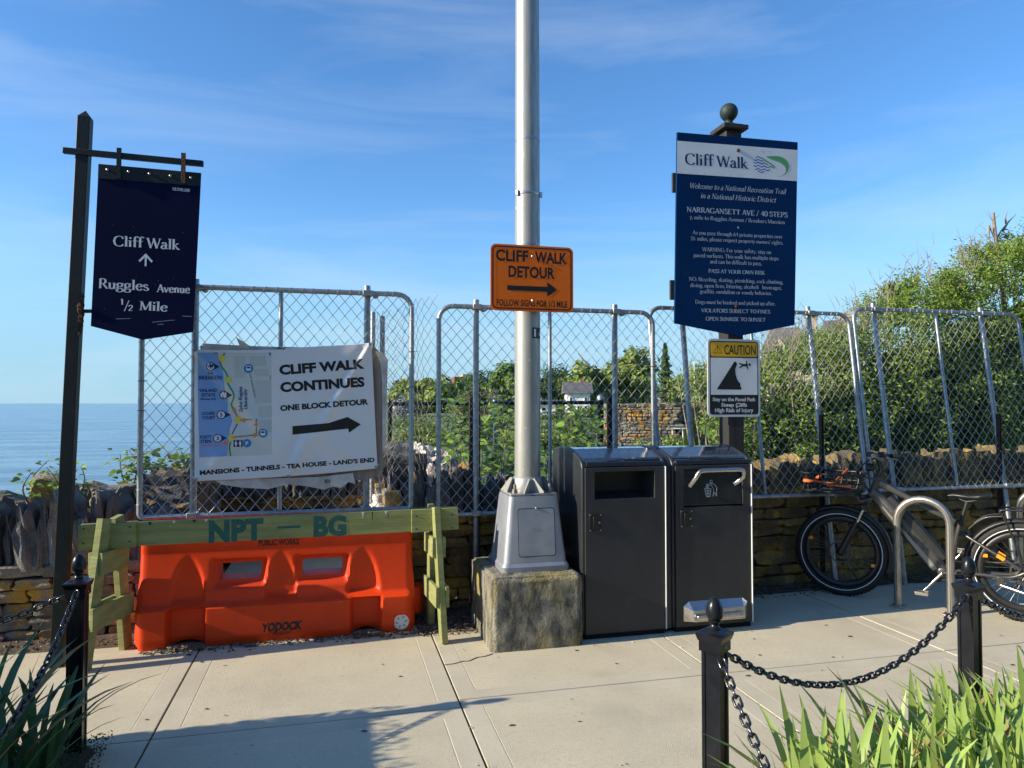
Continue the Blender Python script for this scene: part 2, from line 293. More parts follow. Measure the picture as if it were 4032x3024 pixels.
# ------------------------------------------------------------------ lettering
GL = {}   # a serif alphabet drawn as pen strokes: thick (L, C) and thin (l, c) strokes, s = serif, d = dot
_gdef = """
A|.76|l .06,0 .38,1;L .38,1 .70,0;l .18,.36 .58,.36;s .06,0;s .70,0
B|.66|L .14,0 .14,1;C .14,1 .36,.99 .5,.88 .48,.64 .34,.54 .14,.53;C .14,.53 .4,.52 .58,.4 .56,.14 .38,.02 .14,0
C|.80|C .74,.76 .64,.94 .44,1 .2,.9 .08,.65 .08,.35 .2,.1 .44,0 .62,.04 .76,.2
D|.86|L .14,0 .14,1;C .14,1 .4,1 .68,.86 .78,.5 .68,.14 .4,0 .14,0
E|.66|L .14,0 .14,1;l .06,1 .56,1 .58,.8;l .14,.52 .46,.52;l .06,0 .58,0 .62,.2
F|.60|L .14,0 .14,1;l .06,1 .54,1 .56,.8;l .14,.5 .44,.5;s .14,0
G|.84|C .72,.78 .62,.95 .44,1 .2,.9 .08,.65 .08,.35 .2,.1 .44,0 .6,.02 .7,.08;L .7,.42 .7,.06;s .68,.42
H|.82|L .14,0 .14,1;L .68,0 .68,1;l .14,.52 .68,.52;s .14,0;s .14,1;s .68,0;s .68,1
I|.36|L .18,0 .18,1;s .18,0;s .18,1
J|.44|C .28,1 .28,.2 .2,-.02 .04,-.06;s .28,1
K|.74|L .14,0 .14,1;l .14,.42 .58,1;L .28,.58 .66,0;s .14,0;s .14,1;s .58,1;s .66,0
L|.62|L .14,0 .14,1;l .06,0 .56,0 .6,.22;s .14,1
M|.94|l .12,0 .14,1;L .14,1 .46,.06;l .46,.06 .8,1;L .8,1 .82,0;s .12,0;s .82,0;s .1,1;s .84,1
N|.82|l .12,0 .12,1;L .12,1 .68,0;l .68,0 .68,1;s .12,0;s .08,1;s .68,1
O|.88|C .44,1 .2,.9 .08,.65 .08,.35 .2,.1 .44,0 .68,.1 .8,.35 .8,.65 .68,.9 .44,1
P|.62|L .14,0 .14,1;C .14,1 .38,.99 .54,.86 .52,.56 .36,.46 .14,.46;s .14,0
R|.72|L .14,0 .14,1;C .14,1 .38,.99 .52,.86 .5,.6 .34,.5 .14,.5;L .34,.5 .66,0;s .14,0;s .68,0
S|.58|C .5,.78 .42,.96 .26,1 .1,.86 .14,.66 .34,.52 .5,.36 .5,.14 .34,0 .16,.02 .06,.22
T|.72|L .36,0 .36,1;l .03,.8 .05,1 .67,1 .69,.8;s .36,0
U|.80|C .14,1 .14,.34 .22,.06 .42,0 .6,.06 .66,.34 .66,1;s .14,1;s .66,1
V|.72|L .05,1 .36,0;l .36,0 .67,1;s .05,1;s .67,1
W|1.04|L .04,1 .30,0;l .30,0 .53,.98;L .5,1 .76,0;l .76,0 1,1;s .05,1;s .99,1
Y|.68|L .05,1 .34,.45;l .34,.45 .63,1;L .34,.45 .34,0;s .05,1;s .63,1;s .34,0
a|.54|C .1,.48 .2,.63 .34,.61 .4,.46 .4,.14 .52,.01;C .4,.38 .18,.32 .07,.18 .12,.03 .25,0 .4,.14
b|.60|L .12,1.05 .12,.04;C .12,.45 .28,.64 .46,.58 .52,.32 .44,.06 .26,0 .12,.08;s .08,1.05
c|.52|C .48,.5 .4,.62 .26,.63 .1,.48 .08,.24 .2,.02 .36,.01 .5,.14
d|.60|L .46,1.05 .46,0;C .46,.5 .32,.64 .15,.55 .07,.3 .13,.06 .29,0 .46,.14;s .42,1.05;s .5,0
e|.54|l .1,.36 .47,.37;C .47,.37 .43,.58 .28,.64 .1,.48 .08,.24 .2,.02 .36,.01 .5,.14
f|.38|C .46,.96 .36,1.06 .22,1 .18,.8 .18,0;l .03,.62 .38,.62;s .18,0
g|.56|C .28,.64 .12,.58 .08,.44 .14,.28 .28,.24 .42,.32 .44,.46 .4,.58 .28,.64;C .16,.26 .08,.16 .16,.08 .4,.06 .5,-.06 .42,-.24 .2,-.28 .06,-.2 .06,-.08 .16,.03;l .42,.58 .54,.64
h|.60|L .12,1.05 .12,0;C .12,.46 .28,.63 .42,.58 .46,.42 .46,0;s .12,0;s .46,0;s .08,1.05
i|.28|L .14,.63 .14,0;d .14,.88;s .14,0;s .10,.63
j|.28|C .15,.63 .15,-.1 .08,-.26 -.04,-.26;d .15,.88;s .11,.63
k|.58|L .12,1.05 .12,0;l .12,.26 .42,.62;L .22,.38 .5,0;s .12,0;s .52,0;s .42,.62;s .08,1.05
l|.28|L .14,1.05 .14,0;s .14,0;s .10,1.05
m|.88|L .12,.62 .12,0;C .12,.46 .26,.63 .38,.58 .43,.42 .43,0;C .43,.46 .57,.63 .69,.58 .74,.42 .74,0;s .12,0;s .43,0;s .74,0;s .08,.62
n|.60|L .12,.62 .12,0;C .12,.46 .28,.63 .42,.58 .46,.42 .46,0;s .12,0;s .46,0;s .08,.62
o|.60|C .3,.64 .12,.54 .06,.32 .12,.1 .3,0 .48,.1 .54,.32 .48,.54 .3,.64
p|.60|L .12,.62 .12,-.28;C .12,.45 .28,.64 .46,.58 .52,.32 .44,.06 .26,0 .12,.08;s .12,-.28;s .08,.62
r|.42|L .12,.62 .12,0;C .12,.42 .2,.57 .38,.6;s .12,0;s .08,.62
s|.44|C .37,.5 .24,.63 .1,.56 .1,.42 .26,.32 .4,.22 .38,.06 .22,0 .06,.12
t|.38|C .18,.84 .18,.14 .26,.01 .38,.06;l .03,.62 .36,.62
u|.60|C .12,.62 .12,.2 .2,.02 .32,.02 .46,.16;L .46,.62 .46,0;s .08,.62;s .42,.62;s .5,0
v|.52|L .05,.62 .26,0;l .26,0 .47,.62;s .05,.62;s .47,.62
w|.80|L .04,.62 .22,0;l .22,0 .39,.6;L .37,.62 .57,0;l .57,0 .74,.62;s .05,.62;s .74,.62
y|.54|L .05,.62 .28,.02;c .5,.62 .28,.02 .18,-.24 .05,-.26;s .05,.62;s .49,.62
0|.60|C .3,1 .12,.88 .06,.5 .12,.12 .3,0 .48,.12 .54,.5 .48,.88 .3,1
1|.40|L .2,0 .2,1;l .06,.84 .2,1;s .2,0
2|.58|C .08,.76 .2,.97 .4,.96 .5,.76 .4,.5 .08,.05;L .08,.04 .54,.04
3|.56|C .1,.82 .24,1 .44,.92 .44,.66 .24,.54;C .24,.54 .5,.48 .5,.14 .28,0 .06,.14
4|.62|L .44,0 .44,1;l .44,1 .06,.3 .6,.3
6|.60|C .48,.97 .2,.75 .08,.3 .18,.04 .34,0 .5,.1 .52,.4 .36,.55 .18,.5 .09,.35
.|.24|d .11,.05
,|.24|d .11,.05;l .13,.04 .06,-.14
:|.26|d .12,.05;d .12,.5
'|.2|d .1,.98;l .12,.96 .06,.8
/|.42|l .03,-.1 .38,1.05
-|.4|l .06,.34 .34,.34
"""
for _l in _gdef.strip().split('\n'):
    ch, adv, st = _l.split('|'); GL[ch] = (float(adv), [(q[0], [tuple(map(float, p.split(','))) for p in q[1:].split()]) for q in st.split(';')])
def serif(s, weight=1.0, slant=0.0, track=0.03):
    """polygons of a line in the serif alphabet, cap height 1, and its width"""
    polys = []; x = 0
    for ch in s:
        if ch == ' ': x += .3; continue
        adv, st = GL.get(ch, GL['o'])
        for kind, P in st:
            W, T = (.075 * weight, .032 * weight) if kind in 'LC' else (.036 * weight, .030 * weight)
            if kind == 's':
                a, b = P[0]; b2 = b - .05 if b > .3 else b; polys.append([(x + a - .11, b2), (x + a + .11, b2), (x + a + .11, b2 + .05), (x + a - .11, b2 + .05)])
                continue
            if kind == 'd':
                a, b = P[0]; polys.append([(x + a + .085 * weight * math.cos(t * math.pi / 4), b + .085 * weight * math.sin(t * math.pi / 4)) for t in range(8)]); continue
            Q = [Vector((a, b, 0)) for a, b in P]
            if kind in 'Cc': Q = smooth_path(Q, 4)
            e = []
            for i, q in enumerate(Q):
                d = (Q[min(i + 1, len(Q) - 1)] - Q[max(i - 1, 0)]).normalized(); n = Vector((-d.y, d.x, 0))
                h = math.hypot(W * n.x, T * n.y); e.append((q + n * h, q - n * h))
            for i in range(len(e) - 1):
                polys.append([(x + e[i][1].x, e[i][1].y), (x + e[i + 1][1].x, e[i + 1][1].y), (x + e[i + 1][0].x, e[i + 1][0].y), (x + e[i][0].x, e[i][0].y)])
        x += adv + track
    if slant: polys = [[(a + b * slant, b) for a, b in p] for p in polys]
    return polys, x - track
def sans(s, bold=0.0, slant=0.0, track=1.0):
    c = bpy.data.curves.new('line', 'FONT'); c.body = s; c.offset = bold; c.space_character = track; c.resolution_u = 3
    o = bpy.data.objects.new('line', c); me = bpy.data.meshes.new_from_object(o)
    k = .686 + bold; V = [(v.co.x / k, v.co.y / k) for v in me.vertices]
    lo = min(a for a, _ in V); hi = max(a for a, _ in V)
    polys = [[(V[i][0] - lo + V[i][1] * slant, V[i][1]) for i in p.vertices] for p in me.polygons]
    bpy.data.meshes.remove(me); bpy.data.objects.remove(o); bpy.data.curves.remove(c)
    return polys, hi - lo
def write(mb, pw, line, y, mi=0, fn=None, lift=0.0):
    """fit a line of lettering between two baseline points of a surface facing -y"""
    polys, w = pw; x0, z0, x1, z1, h = line
    dx, dz = (x1 - x0) / w, (z1 - z0) / w; l = math.hypot(x1 - x0, z1 - z0); ux, uz = -(z1 - z0) / l * h, (x1 - x0) / l * h
    for i, p in enumerate(polys):
        e = lift + (i % 5) * .00012
        pts = [(x0 + a * dx + b * ux, z0 + a * dz + b * uz) for a, b in p]
        ar = sum(pts[k][0] * pts[(k + 1) % len(pts)][1] - pts[(k + 1) % len(pts)][0] * pts[k][1] for k in range(len(pts)))
        if ar < 0: pts = pts[::-1]
        mb.add([(a, (fn(a, c) if fn else y) - e, c) for a, c in pts], [list(range(len(pts)))], mi)
def disc(cx, cz, r, n=16): return [(cx + r * math.cos(2 * math.pi * t / n), cz + r * math.sin(2 * math.pi * t / n)) for t in range(n)]
def rrect(x0, x1, z0, z1, r, n=5):
    out = []
    for cx, cz, a in ((x1 - r, z1 - r, 0), (x0 + r, z1 - r, 90), (x0 + r, z0 + r, 180), (x1 - r, z0 + r, 270)):
        out += [(cx + r * math.cos(R(a + 90 * i / n)), cz + r * math.sin(R(a + 90 * i / n))) for i in range(n + 1)]
    return out
# ================================================================== THE SETTING
# ------------------------------------------------------------------ land, cliff edge and sea
def coast(y): return .35 + .045 * (y - 8) + (1.2 * noise.noise((y * .12, 3.1, 0)) + .5 * noise.noise((y * .4, 1.1, 0))) * min(1, max(0, (y - 9) / 12))
def land_z(x, y):
    z = -.09 + .55 * sm(6.4, 8.4, y) * sm(.5, 1.6, x) + .35 * sm(20, 70, y) + .05 * noise.noise((x * .5, y * .5, 0)) * sm(7, 10, y)
    return z + 1.2 * sm(60, 220, x)
def terrain():
    xs = [-400, -150, -60, -25, -12, -8, -6] + [-5 + .25 * i for i in range(40)] + [5 + .8 * i for i in range(25)] + [26, 30, 36, 45, 60, 80, 120, 200, 400, 900]
    ys = [-300, -100, -40, -15, -6, -2, 1, 3] + [4 + .3 * i for i in range(40)] + [16 + 1.2 * i for i in range(20)] + [42, 48, 56, 66, 80, 95, 115, 140, 170, 210, 260, 330, 420, 600]
    mb = MB(); ny = len(ys)
    for x in xs:
        for y in ys:
            s = max(x - coast(y) if y > 5 else -99, 6.15 - y if x < -1.1 else 8.35 - y)
            if y > 260: s = min(s, 260 - y)
            if s > 0: z = land_z(x, y)
            else: z = max(-11., land_z(x, y) + s * 1.35 + .5 * noise.noise((x * .7, y * .7, 2)) * min(1, -s))
            mb.v.append((x, y, z))
    for i in range(len(xs) - 1):
        for j in range(ny - 1):
            q = [i * ny + j, (i + 1) * ny + j, (i + 1) * ny + j + 1, i * ny + j + 1]; mb.f.append(q)
            zs = [mb.v[k][2] for k in q]; mb.m.append(1 if min(zs) < -.6 else 0)
    return mb
tag(terrain().build('ground', [M['lawn'], M['cliff']], smooth=60), kind='structure')
def sea_material():
    m = bpy.data.materials.new('sea_water'); m.use_nodes = True; nt = m.node_tree; b = nt.nodes['Principled BSDF']
    b.inputs['Base Color'].default_value = (.14, .25, .34, 1); b.inputs['Roughness'].default_value = .22; b.inputs['IOR'].default_value = 1.33
    g = node(nt, 'ShaderNodeNewGeometry'); mp = node(nt, 'ShaderNodeMapping'); mp.inputs['Scale'].default_value = (.10, .35, 1); mp.inputs['Rotation'].default_value = (0, 0, R(-18))
    cm = node(nt, 'ShaderNodeMixRGB'); cm.inputs[1].default_value = (.21, .34, .43, 1); cm.inputs[2].default_value = (.09, .19, .29, 1)
    n1 = node(nt, 'ShaderNodeTexNoise', Scale=1.0, Detail=8.0, Roughness=.62); n2 = node(nt, 'ShaderNodeTexNoise', Scale=.12, Detail=3.0)
    bn = node(nt, 'ShaderNodeBump', Strength=1.0, Distance=.55); L = nt.links.new
    ad = node(nt, 'ShaderNodeMath', operation='ADD'); L(g.outputs['Position'], mp.inputs[0]); L(mp.outputs[0], n1.inputs['Vector']); L(mp.outputs[0], n2.inputs['Vector'])
    rr_ = node(nt, 'ShaderNodeMapRange'); rr_.inputs['From Min'].default_value = .42; rr_.inputs['From Max'].default_value = .6; n3 = node(nt, 'ShaderNodeTexNoise', Scale=.30, Detail=6.0, Roughness=.7); L(mp.outputs[0], n3.inputs['Vector']); L(n3.outputs[0], rr_.inputs[0]); L(rr_.outputs[0], cm.inputs[0]); L(cm.outputs[0], b.inputs['Base Color']); L(n1.outputs[0], ad.inputs[0]); L(n2.outputs[0], ad.inputs[1]); L(ad.outputs[0], bn.inputs['Height']); L(bn.outputs[0], b.inputs['Normal']); return m
mb = MB(); S = 42000; mb.add([(-S, -S, -9), (S, -S, -9), (S, S, -9), (-S, S, -9)], [(0, 1, 2, 3)])
tag(mb.build('sea', sea_material()), kind='structure')
# ------------------------------------------------------------------ paving
pav = thing('pavement', None, None); pav['kind'] = 'structure'
def slab_mesh(w, d, m=.105):
    """one concrete slab, corner at the origin: trowelled margin, shallow groove, brushed field"""
    mb = MB(); T = -.10
    rings = [(0, T, 0), (0, -.002, 0), (.002, 0, 1), (m, 0, 1), (m + .002, -.0013, 1), (m + .005, -.0014, 0), (m + .007, -.0005, 0)]
    for i, (ins, z, _) in enumerate(rings):
        mb.v += [(ins, ins, z), (w - ins, ins, z), (w - ins, d - ins, z), (ins, d - ins, z)]
    for i in range(len(rings) - 1):
        for k in range(4):
            a = i * 4 + k; b = i * 4 + (k + 1) % 4; mb.f.append([a, b, b + 4, a + 4]); mb.m.append(1 if i in (1, 2, 3) else 0)
    o = (len(rings) - 1) * 4; mb.f.append([o, o + 1, o + 2, o + 3]); mb.m.append(0)
    return mb.mesh('slab', [M['concrete'], M['margin']])
XJ = [-5.4, -3.87, -2.35, -.843, .661, 2.2, 3.84, 5.4, 6.95, 8.5]
for i in range(len(XJ) - 1):
    x0, x1 = XJ[i], XJ[i + 1]; yj = 3.75 if x0 < .6 else 3.845
    back = 5.22 if x0 < .6 else (4.98 if x0 < 2 else 5.36)
    rows = [(-1.0, .55), (.55, 2.15), (2.15, yj), (yj, back)]
    for y0, y1 in rows:
        g = .0045 + .002 * (i % 2); s = inst('slab', slab_mesh(x1 - x0 - 2 * g, y1 - y0 - .01), pav, (x0 + g, y0 + .005, rnd(-.0005, .0005)))
for x0, x1 in ((-1.0, -.32), (-.31, .37)):
    for y0, y1 in ((5.24, 6.3), (6.31, 7.85)): inst('slab', slab_mesh(x1 - x0 - .012, y1 - y0 - .012), pav, (x0, y0, -.004))
mb = MB()      # the bed of grit the slabs lie in shows in the joints
mb.add([(-6, -2, -.009), (9, -2, -.009), (9, 5.6, -.009), (-6, 5.6, -.009)], [(0, 1, 2, 3)])
tag(mb.build('joint_grit', M['sand'], pav))
def ground_patch(name, poly, z, mtl, amp=.03, res=.12, kind='structure'):
    xs = [p[0] for p in poly]; ys = [p[1] for p in poly]; bm = bmesh.new()
    nx = int((max(xs) - min(xs)) / res) + 1; ny = int((max(ys) - min(ys)) / res) + 1
    def inside(x, y):
        c = False
        for i in range(len(poly)):
            (a, b), (p, q) = poly[i], poly[i - 1]
            if (b > y) != (q > y) and x < (p - a) * (y - b) / (q - b) + a: c = not c
        return c
    def edge(x, y):
        e = 9
        for i in range(len(poly)):
            a, b = Vector(poly[i]), Vector(poly[i - 1]); t = max(0, min(1, (Vector((x, y)) - a).dot(b - a) / (b - a).length_squared)); e = min(e, (Vector((x, y)) - a - (b - a) * t).length)
        return e
    mb = MB(); idx = {}
    for i in range(nx + 1):
        for j in range(ny + 1):
            x = min(xs) + i * res; y = min(ys) + j * res
            e = edge(x, y) * (1 if inside(x, y) else -1)
            idx[i, j] = len(mb.v); mb.v.append((x, y, z * min(1, max(-1, e / .12)) + amp * max(0, min(1, e / .1)) * (noise.noise((x * 3, y * 3, 0)) + .6 * noise.noise((x * 11, y * 11, 4)))))
    for i in range(nx):
        for j in range(ny): mb.f.append([idx[i, j], idx[i + 1, j], idx[i + 1, j + 1], idx[i, j + 1]]); mb.m.append(0)
    return tag(mb.build(name, mtl, smooth=180), kind=kind)
ground_patch('left_bed_soil', [(-3.6, 1.5), (-1.05, 1.5), (-1.05, 3.76), (-3.6, 3.76)], .035, M['soil'])
ground_patch('right_bed_soil', [(1.3, .6), (4.6, .6), (4.6, 2.85), (2.85, 2.72), (1.3, 2.38)], .035, M['soil'])
ground_patch('wall_foot_soil', [(.58, 4.96), (1.0, 4.98), (1.0, 5.2), (1.7, 5.32), (7.2, 5.34), (7.2, 5.62), (.58, 5.62)], .02, M['soil'], .02, .08)
ground_patch('wall_foot_soil', [(-3, 5.24), (-1.0, 5.2), (-1.0, 5.6), (-3, 5.6)], .012, M['soil'], .012, .08)
# a ground crack running out from the concrete plinth
mb = MB(); P = [(.99, 4.49), (.93, 4.455), (.88, 4.45), (.82, 4.40), (.78, 4.405), (.72, 4.375), (.66, 4.37)]
for i in range(len(P) - 1):
    a, b = P[i], P[i + 1]; w = .004 if i % 2 else .0055; mb.add([(a[0], a[1] - w, .0022), (b[0], b[1] - w, .0022), (b[0], b[1] + w, .0022), (a[0], a[1] + w, .0022)], [(0, 1, 2, 3)])
mb.build('crack', M['soil'], pav)
mb = MB()      # dark gum spots and droppings trodden into the concrete
for i in range(42):
    x, y = rnd(-1.1, 5.2), rnd(2.6, 4.9); r = rnd(.003, .012); a = rnd(0, 3)
    if x > 1.2 and y < 2.9: continue
    mb.add([(x + r * rnd(.5, 1.2) * math.cos(t * .785 + a) * 1.6, y + r * rnd(.6, 1.1) * math.sin(t * .785 + a), .0031) for t in range(8)], [list(range(8))])
tag(mb.build('gum_spots', M['core'], pav), kind='stuff')
# ------------------------------------------------------------------ stone walls
def stone_variants(name, mtl, n=14, rough=.13, sub=4):
    out = []
    for k in range(n):
        bm = bmesh.new(); bmesh.ops.create_cube(bm, size=1); bmesh.ops.subdivide_edges(bm, edges=bm.edges[:], cuts=sub, use_grid_fill=True)
        for v in bm.verts:
            c = v.co.copy(); q = Vector((c.x, c.y, c.z)); e = sum(1 for t in q if abs(t) > .49)
            if e >= 2: v.co *= (.95 if e == 2 else .89)
            v.co += Vector([noise.noise(q * 6 + Vector((k * 3.3, i * 11.7, 9))) for i in range(3)]) * rough * .28
            v.co += Vector((noise.noise(q * 1.7 + Vector((k * 5.3, 0, 0))), noise.noise(q * 1.7 + Vector((0, k * 7.1, 3))), noise.noise(q * 1.7 + Vector((4, 0, k * 3.7))))) * rough
        me = bpy.data.meshes.new(name); bm.to_mesh(me); bm.free(); me.materials.append(mtl); [setattr(p, 'use_smooth', True) for p in me.polygons]; me.set_sharp_from_angle(angle=R(28)); out.append(me)
    return out
def cope_variants(name, mtl, n=14):
    out = []
    for k in range(n):       # upright slab on edge: jagged top
        bm = bmesh.new(); bmesh.ops.create_cube(bm, size=1); bmesh.ops.subdivide_edges(bm, edges=bm.edges[:], cuts=4, use_grid_fill=True)
        lean = rnd(-.2, .2)
        for v in bm.verts:
            q = v.co.copy(); nv = Vector([noise.noise(q * 2.1 + Vector((k * 9.1, i * 13.7, 5))) for i in range(3)])
            v.co += nv * .11 + Vector([noise.noise(q * 7 + Vector((k * 2.1, i * 5.7, 1))) for i in range(3)]) * .05
            if q.z > .3: v.co.z += lean * q.x + rnd(-.10, .08) - .10 * abs(q.x) * 2; v.co.x *= rnd(.62, .95)
        me = bpy.data.meshes.new(name); bm.to_mesh(me); bm.free(); me.materials.append(mtl); out.append(me)
    return out
SV = {k: stone_variants('stone', M[m]) for k, m in (('grey', 'wallstone'), ('ochre', 'ochre'), ('sea', 'seastone'))}
CV = {k: cope_variants('coping_stone', M[m]) for k, m in (('grey', 'slate'), ('ochre', 'ochre_cope'))}
def stone_wall(name, label, a, b, zt, thick, kind, cope, course=(.065, .12), length=(.13, .36), cz=.32, cw=(.06, .12), z0=0., ends=False, cpat=None):
    """dry stone wall from a to b, face on the viewer's side; courses of single stones under a row of upright coping slabs"""
    a, b = Vector(a), Vector(b); d = (b - a); l = d.length; ang = math.atan2(d.y, d.x)
    t = thing(name, label, 'wall', (a.x, a.y, z0), ang)
    mb = MB(); mb.box(.03, l - .03, .10, thick - .03, -.2, zt - .01); mb.build('core', M['core'], t)
    z = -.02
    while z < zt - .02:
        h = min(rnd(*course), zt - z)
        if zt - z - h < .035: h = zt - z
        x = rnd(-.05, 0) if not ends else 0
        while x < l - .02:
            w = min(rnd(*length) * (1.25 if h > .1 else 1), l - x + .02)
            if l - x - w < .07: w = l - x
            o = inst('stone', random.choice(SV[kind]), t, (x + w / 2, .09 + rnd(-.018, .018), z + h / 2), (rnd(-.05, .05), rnd(-.04, .04) + (math.pi if random.random() < .5 else 0), rnd(-.06, .06)), (w * 1.02, .2, h * 1.04))
            x += w + rnd(.004, .014)
        z += h + rnd(.004, .011)
    if cope:
        x = .01
        while x < l - .03:
            w = min(rnd(*cw), l - x); h = cz * rnd(.66, 1.2) * (cpat(x / l) if cpat else 1)
            inst('coping_stone', random.choice(CV[cope]), t, (x + w / 2, thick / 2 + rnd(-.03, .03), zt + h / 2 - .015), (rnd(-.05, .05), rnd(-.07, .07), rnd(-.10, .10)), (w * 1.08, thick * rnd(.8, 1.02), h))
            x += w + rnd(.0, .012)
    return t
random.seed(5)
stone_wall('stone_wall', 'low grey slate wall with tall upright coping stones behind the tall hanging navy sign', (-3.4, 5.46, 0), (-1.12, 5.50, 0), .50, .42, 'grey', 'grey', cz=.42, cw=(.06, .14), course=(.055, .10), length=(.10, .28))
stone_wall('stone_wall', 'short return wall beyond the left wall end, seen through the leftmost fence panel', (-1.14, 5.96, 0), (-1.14, 7.95, 0), .62, .40, 'grey', 'grey', cz=.36, cw=(.08, .16))
stone_wall('stone_wall', 'brown coursed wall at the back of the lookout, seen under the white banner', (-1.3, 7.85, 0), (.42, 7.85, 0), .62, .42, 'ochre', 'grey', cz=.26, cw=(.05, .11))
stone_wall('stone_wall', 'wall side running back from the right pier of the blocked entrance', (.40, 8.05, 0), (.40, 5.85, 0), .84, .34, 'grey', 'grey', cz=.30, cw=(.06, .13), ends=True)
stone_wall('stone_wall', 'dark wall with slate coping behind the light pole and the bins', (.40, 5.47, 0), (3.1, 5.52, 0), .72, .42, 'ochre', 'grey', cz=.34, cw=(.05, .12), ends=True)
stone_wall('stone_wall', 'long ochre lichen-covered wall behind the parked bicycle', (3.11, 5.52, 0), (7.6, 5.58, 0), .87, .42, 'ochre', 'ochre', cz=.26, cw=(.05, .12))
t = thing('stone_pier', 'pale weathered upright stone ending the wall right of the entrance gap', 'stone pier', (.40, 5.44, 0))
mb = MB(); mb.box(-.035, .10, 0, .22, .0, .94)
o = mb.build('upright_stone', M['wallstone'], t, bevel=.02); b_ = o.modifiers.new('sub', 'SUBSURF'); b_.subdivision_type = 'SIMPLE'; b_.levels = b_.render_levels = 3
tx = bpy.data.textures.new('roughness', 'CLOUDS'); tx.noise_scale = .12; dm = o.modifiers.new('d', 'DISPLACE'); dm.texture = tx; dm.strength = .045; dm.texture_coords = 'GLOBAL'
# the broad rubble top behind the left wall, with boulders lying on it
random.seed(9)
bm = bmesh.new(); bmesh.ops.create_cube(bm, size=1); bmesh.ops.subdivide_edges(bm, edges=bm.edges[:], cuts=30, use_grid_fill=True)
for v in bm.verts:
    v.co = Vector((-1.95 + v.co.x * 1.6, 6.42 + v.co.y * 1.0, -.62 + v.co.z * 2.9))
    q = v.co.copy(); v.co += Vector([.14 * noise.noise(q * 2.3 + Vector((i * 7, 0, 0))) + .07 * noise.noise(q * 6 + Vector((0, i * 5, 0))) + .03 * noise.noise(q * 16 + Vector((0, i * 5, 3))) for i in range(3)])
me = bpy.data.meshes.new('rubble_top'); bm.to_mesh(me); bm.free(); me.materials.append(M['wallstone'])
tag(inst('rubble_top', me, None), 'broad rough rubble top behind the coping of the left slate wall', 'rock')
for i, (x, y, z, s, lab) in enumerate(((-1.62, 6.12, .88, (.36, .3, .16), 'broad flat boulder capping the wall left of the leftmost fence panel'),
        (-1.32, 6.5, .90, (.28, .26, .24), 'orange-lichened boulder on the wall top beside the leftmost fence stile'), (-2.12, 6.15, .92, (.16, .2, .24), 'grey upright boulder on the wall top left of the tall sign post'))):
    o = inst('boulder', SV['grey'][i], None, (x, y, z), (rnd(-.2, .2), rnd(-.2, .2), rnd(0, 3)), s); tag(o, lab, 'boulder')
# ================================================================== FENCES
def chainlink(mb, fn, w, h, hp=.0425, hq=.05, r=.0025, n=4, jit=0.0, x0=0., z0=0., keep=None):
    """woven zig-zag wires; fn maps panel coordinates (u, v, depth) to the place"""
    cols = int(w / hp); rows = int(h / hq); ex = w / cols; ez = h / rows
    for i in range(cols):
        pts = []
        for k in range(rows + 1):
            rt = (k + i) % 2; u = x0 + (i + rt) * ex; v = z0 + k * ez
            if jit: u += jit * noise.noise((u * 3, v * 3, 1)); v += jit * noise.noise((u * 3, v * 3, 7))
            if keep and not keep(u, v):
                if len(pts) > 1: mb.tube(pts, r, n, caps=False)
                pts = []; continue
            pts.append(fn(u, v, .0035 if (k % 2) else -.0035))
        if len(pts) > 1: mb.tube(pts, r, n, caps=False)
def rounded_frame(w, h, r, fn, k=6):
    P = []
    for cx, cz, a in ((w - r, h - r, 0), (r, h - r, 90), (.03, .03, 180), (w - .03, .03, 270)):
        rr = r if cz > .1 else .03
        P += [(cx + rr * math.cos(R(a + 90 * i / k)), cz + rr * math.sin(R(a + 90 * i / k))) for i in range(k + 1)]
    return [fn(x, z, 0) for x, z in P]
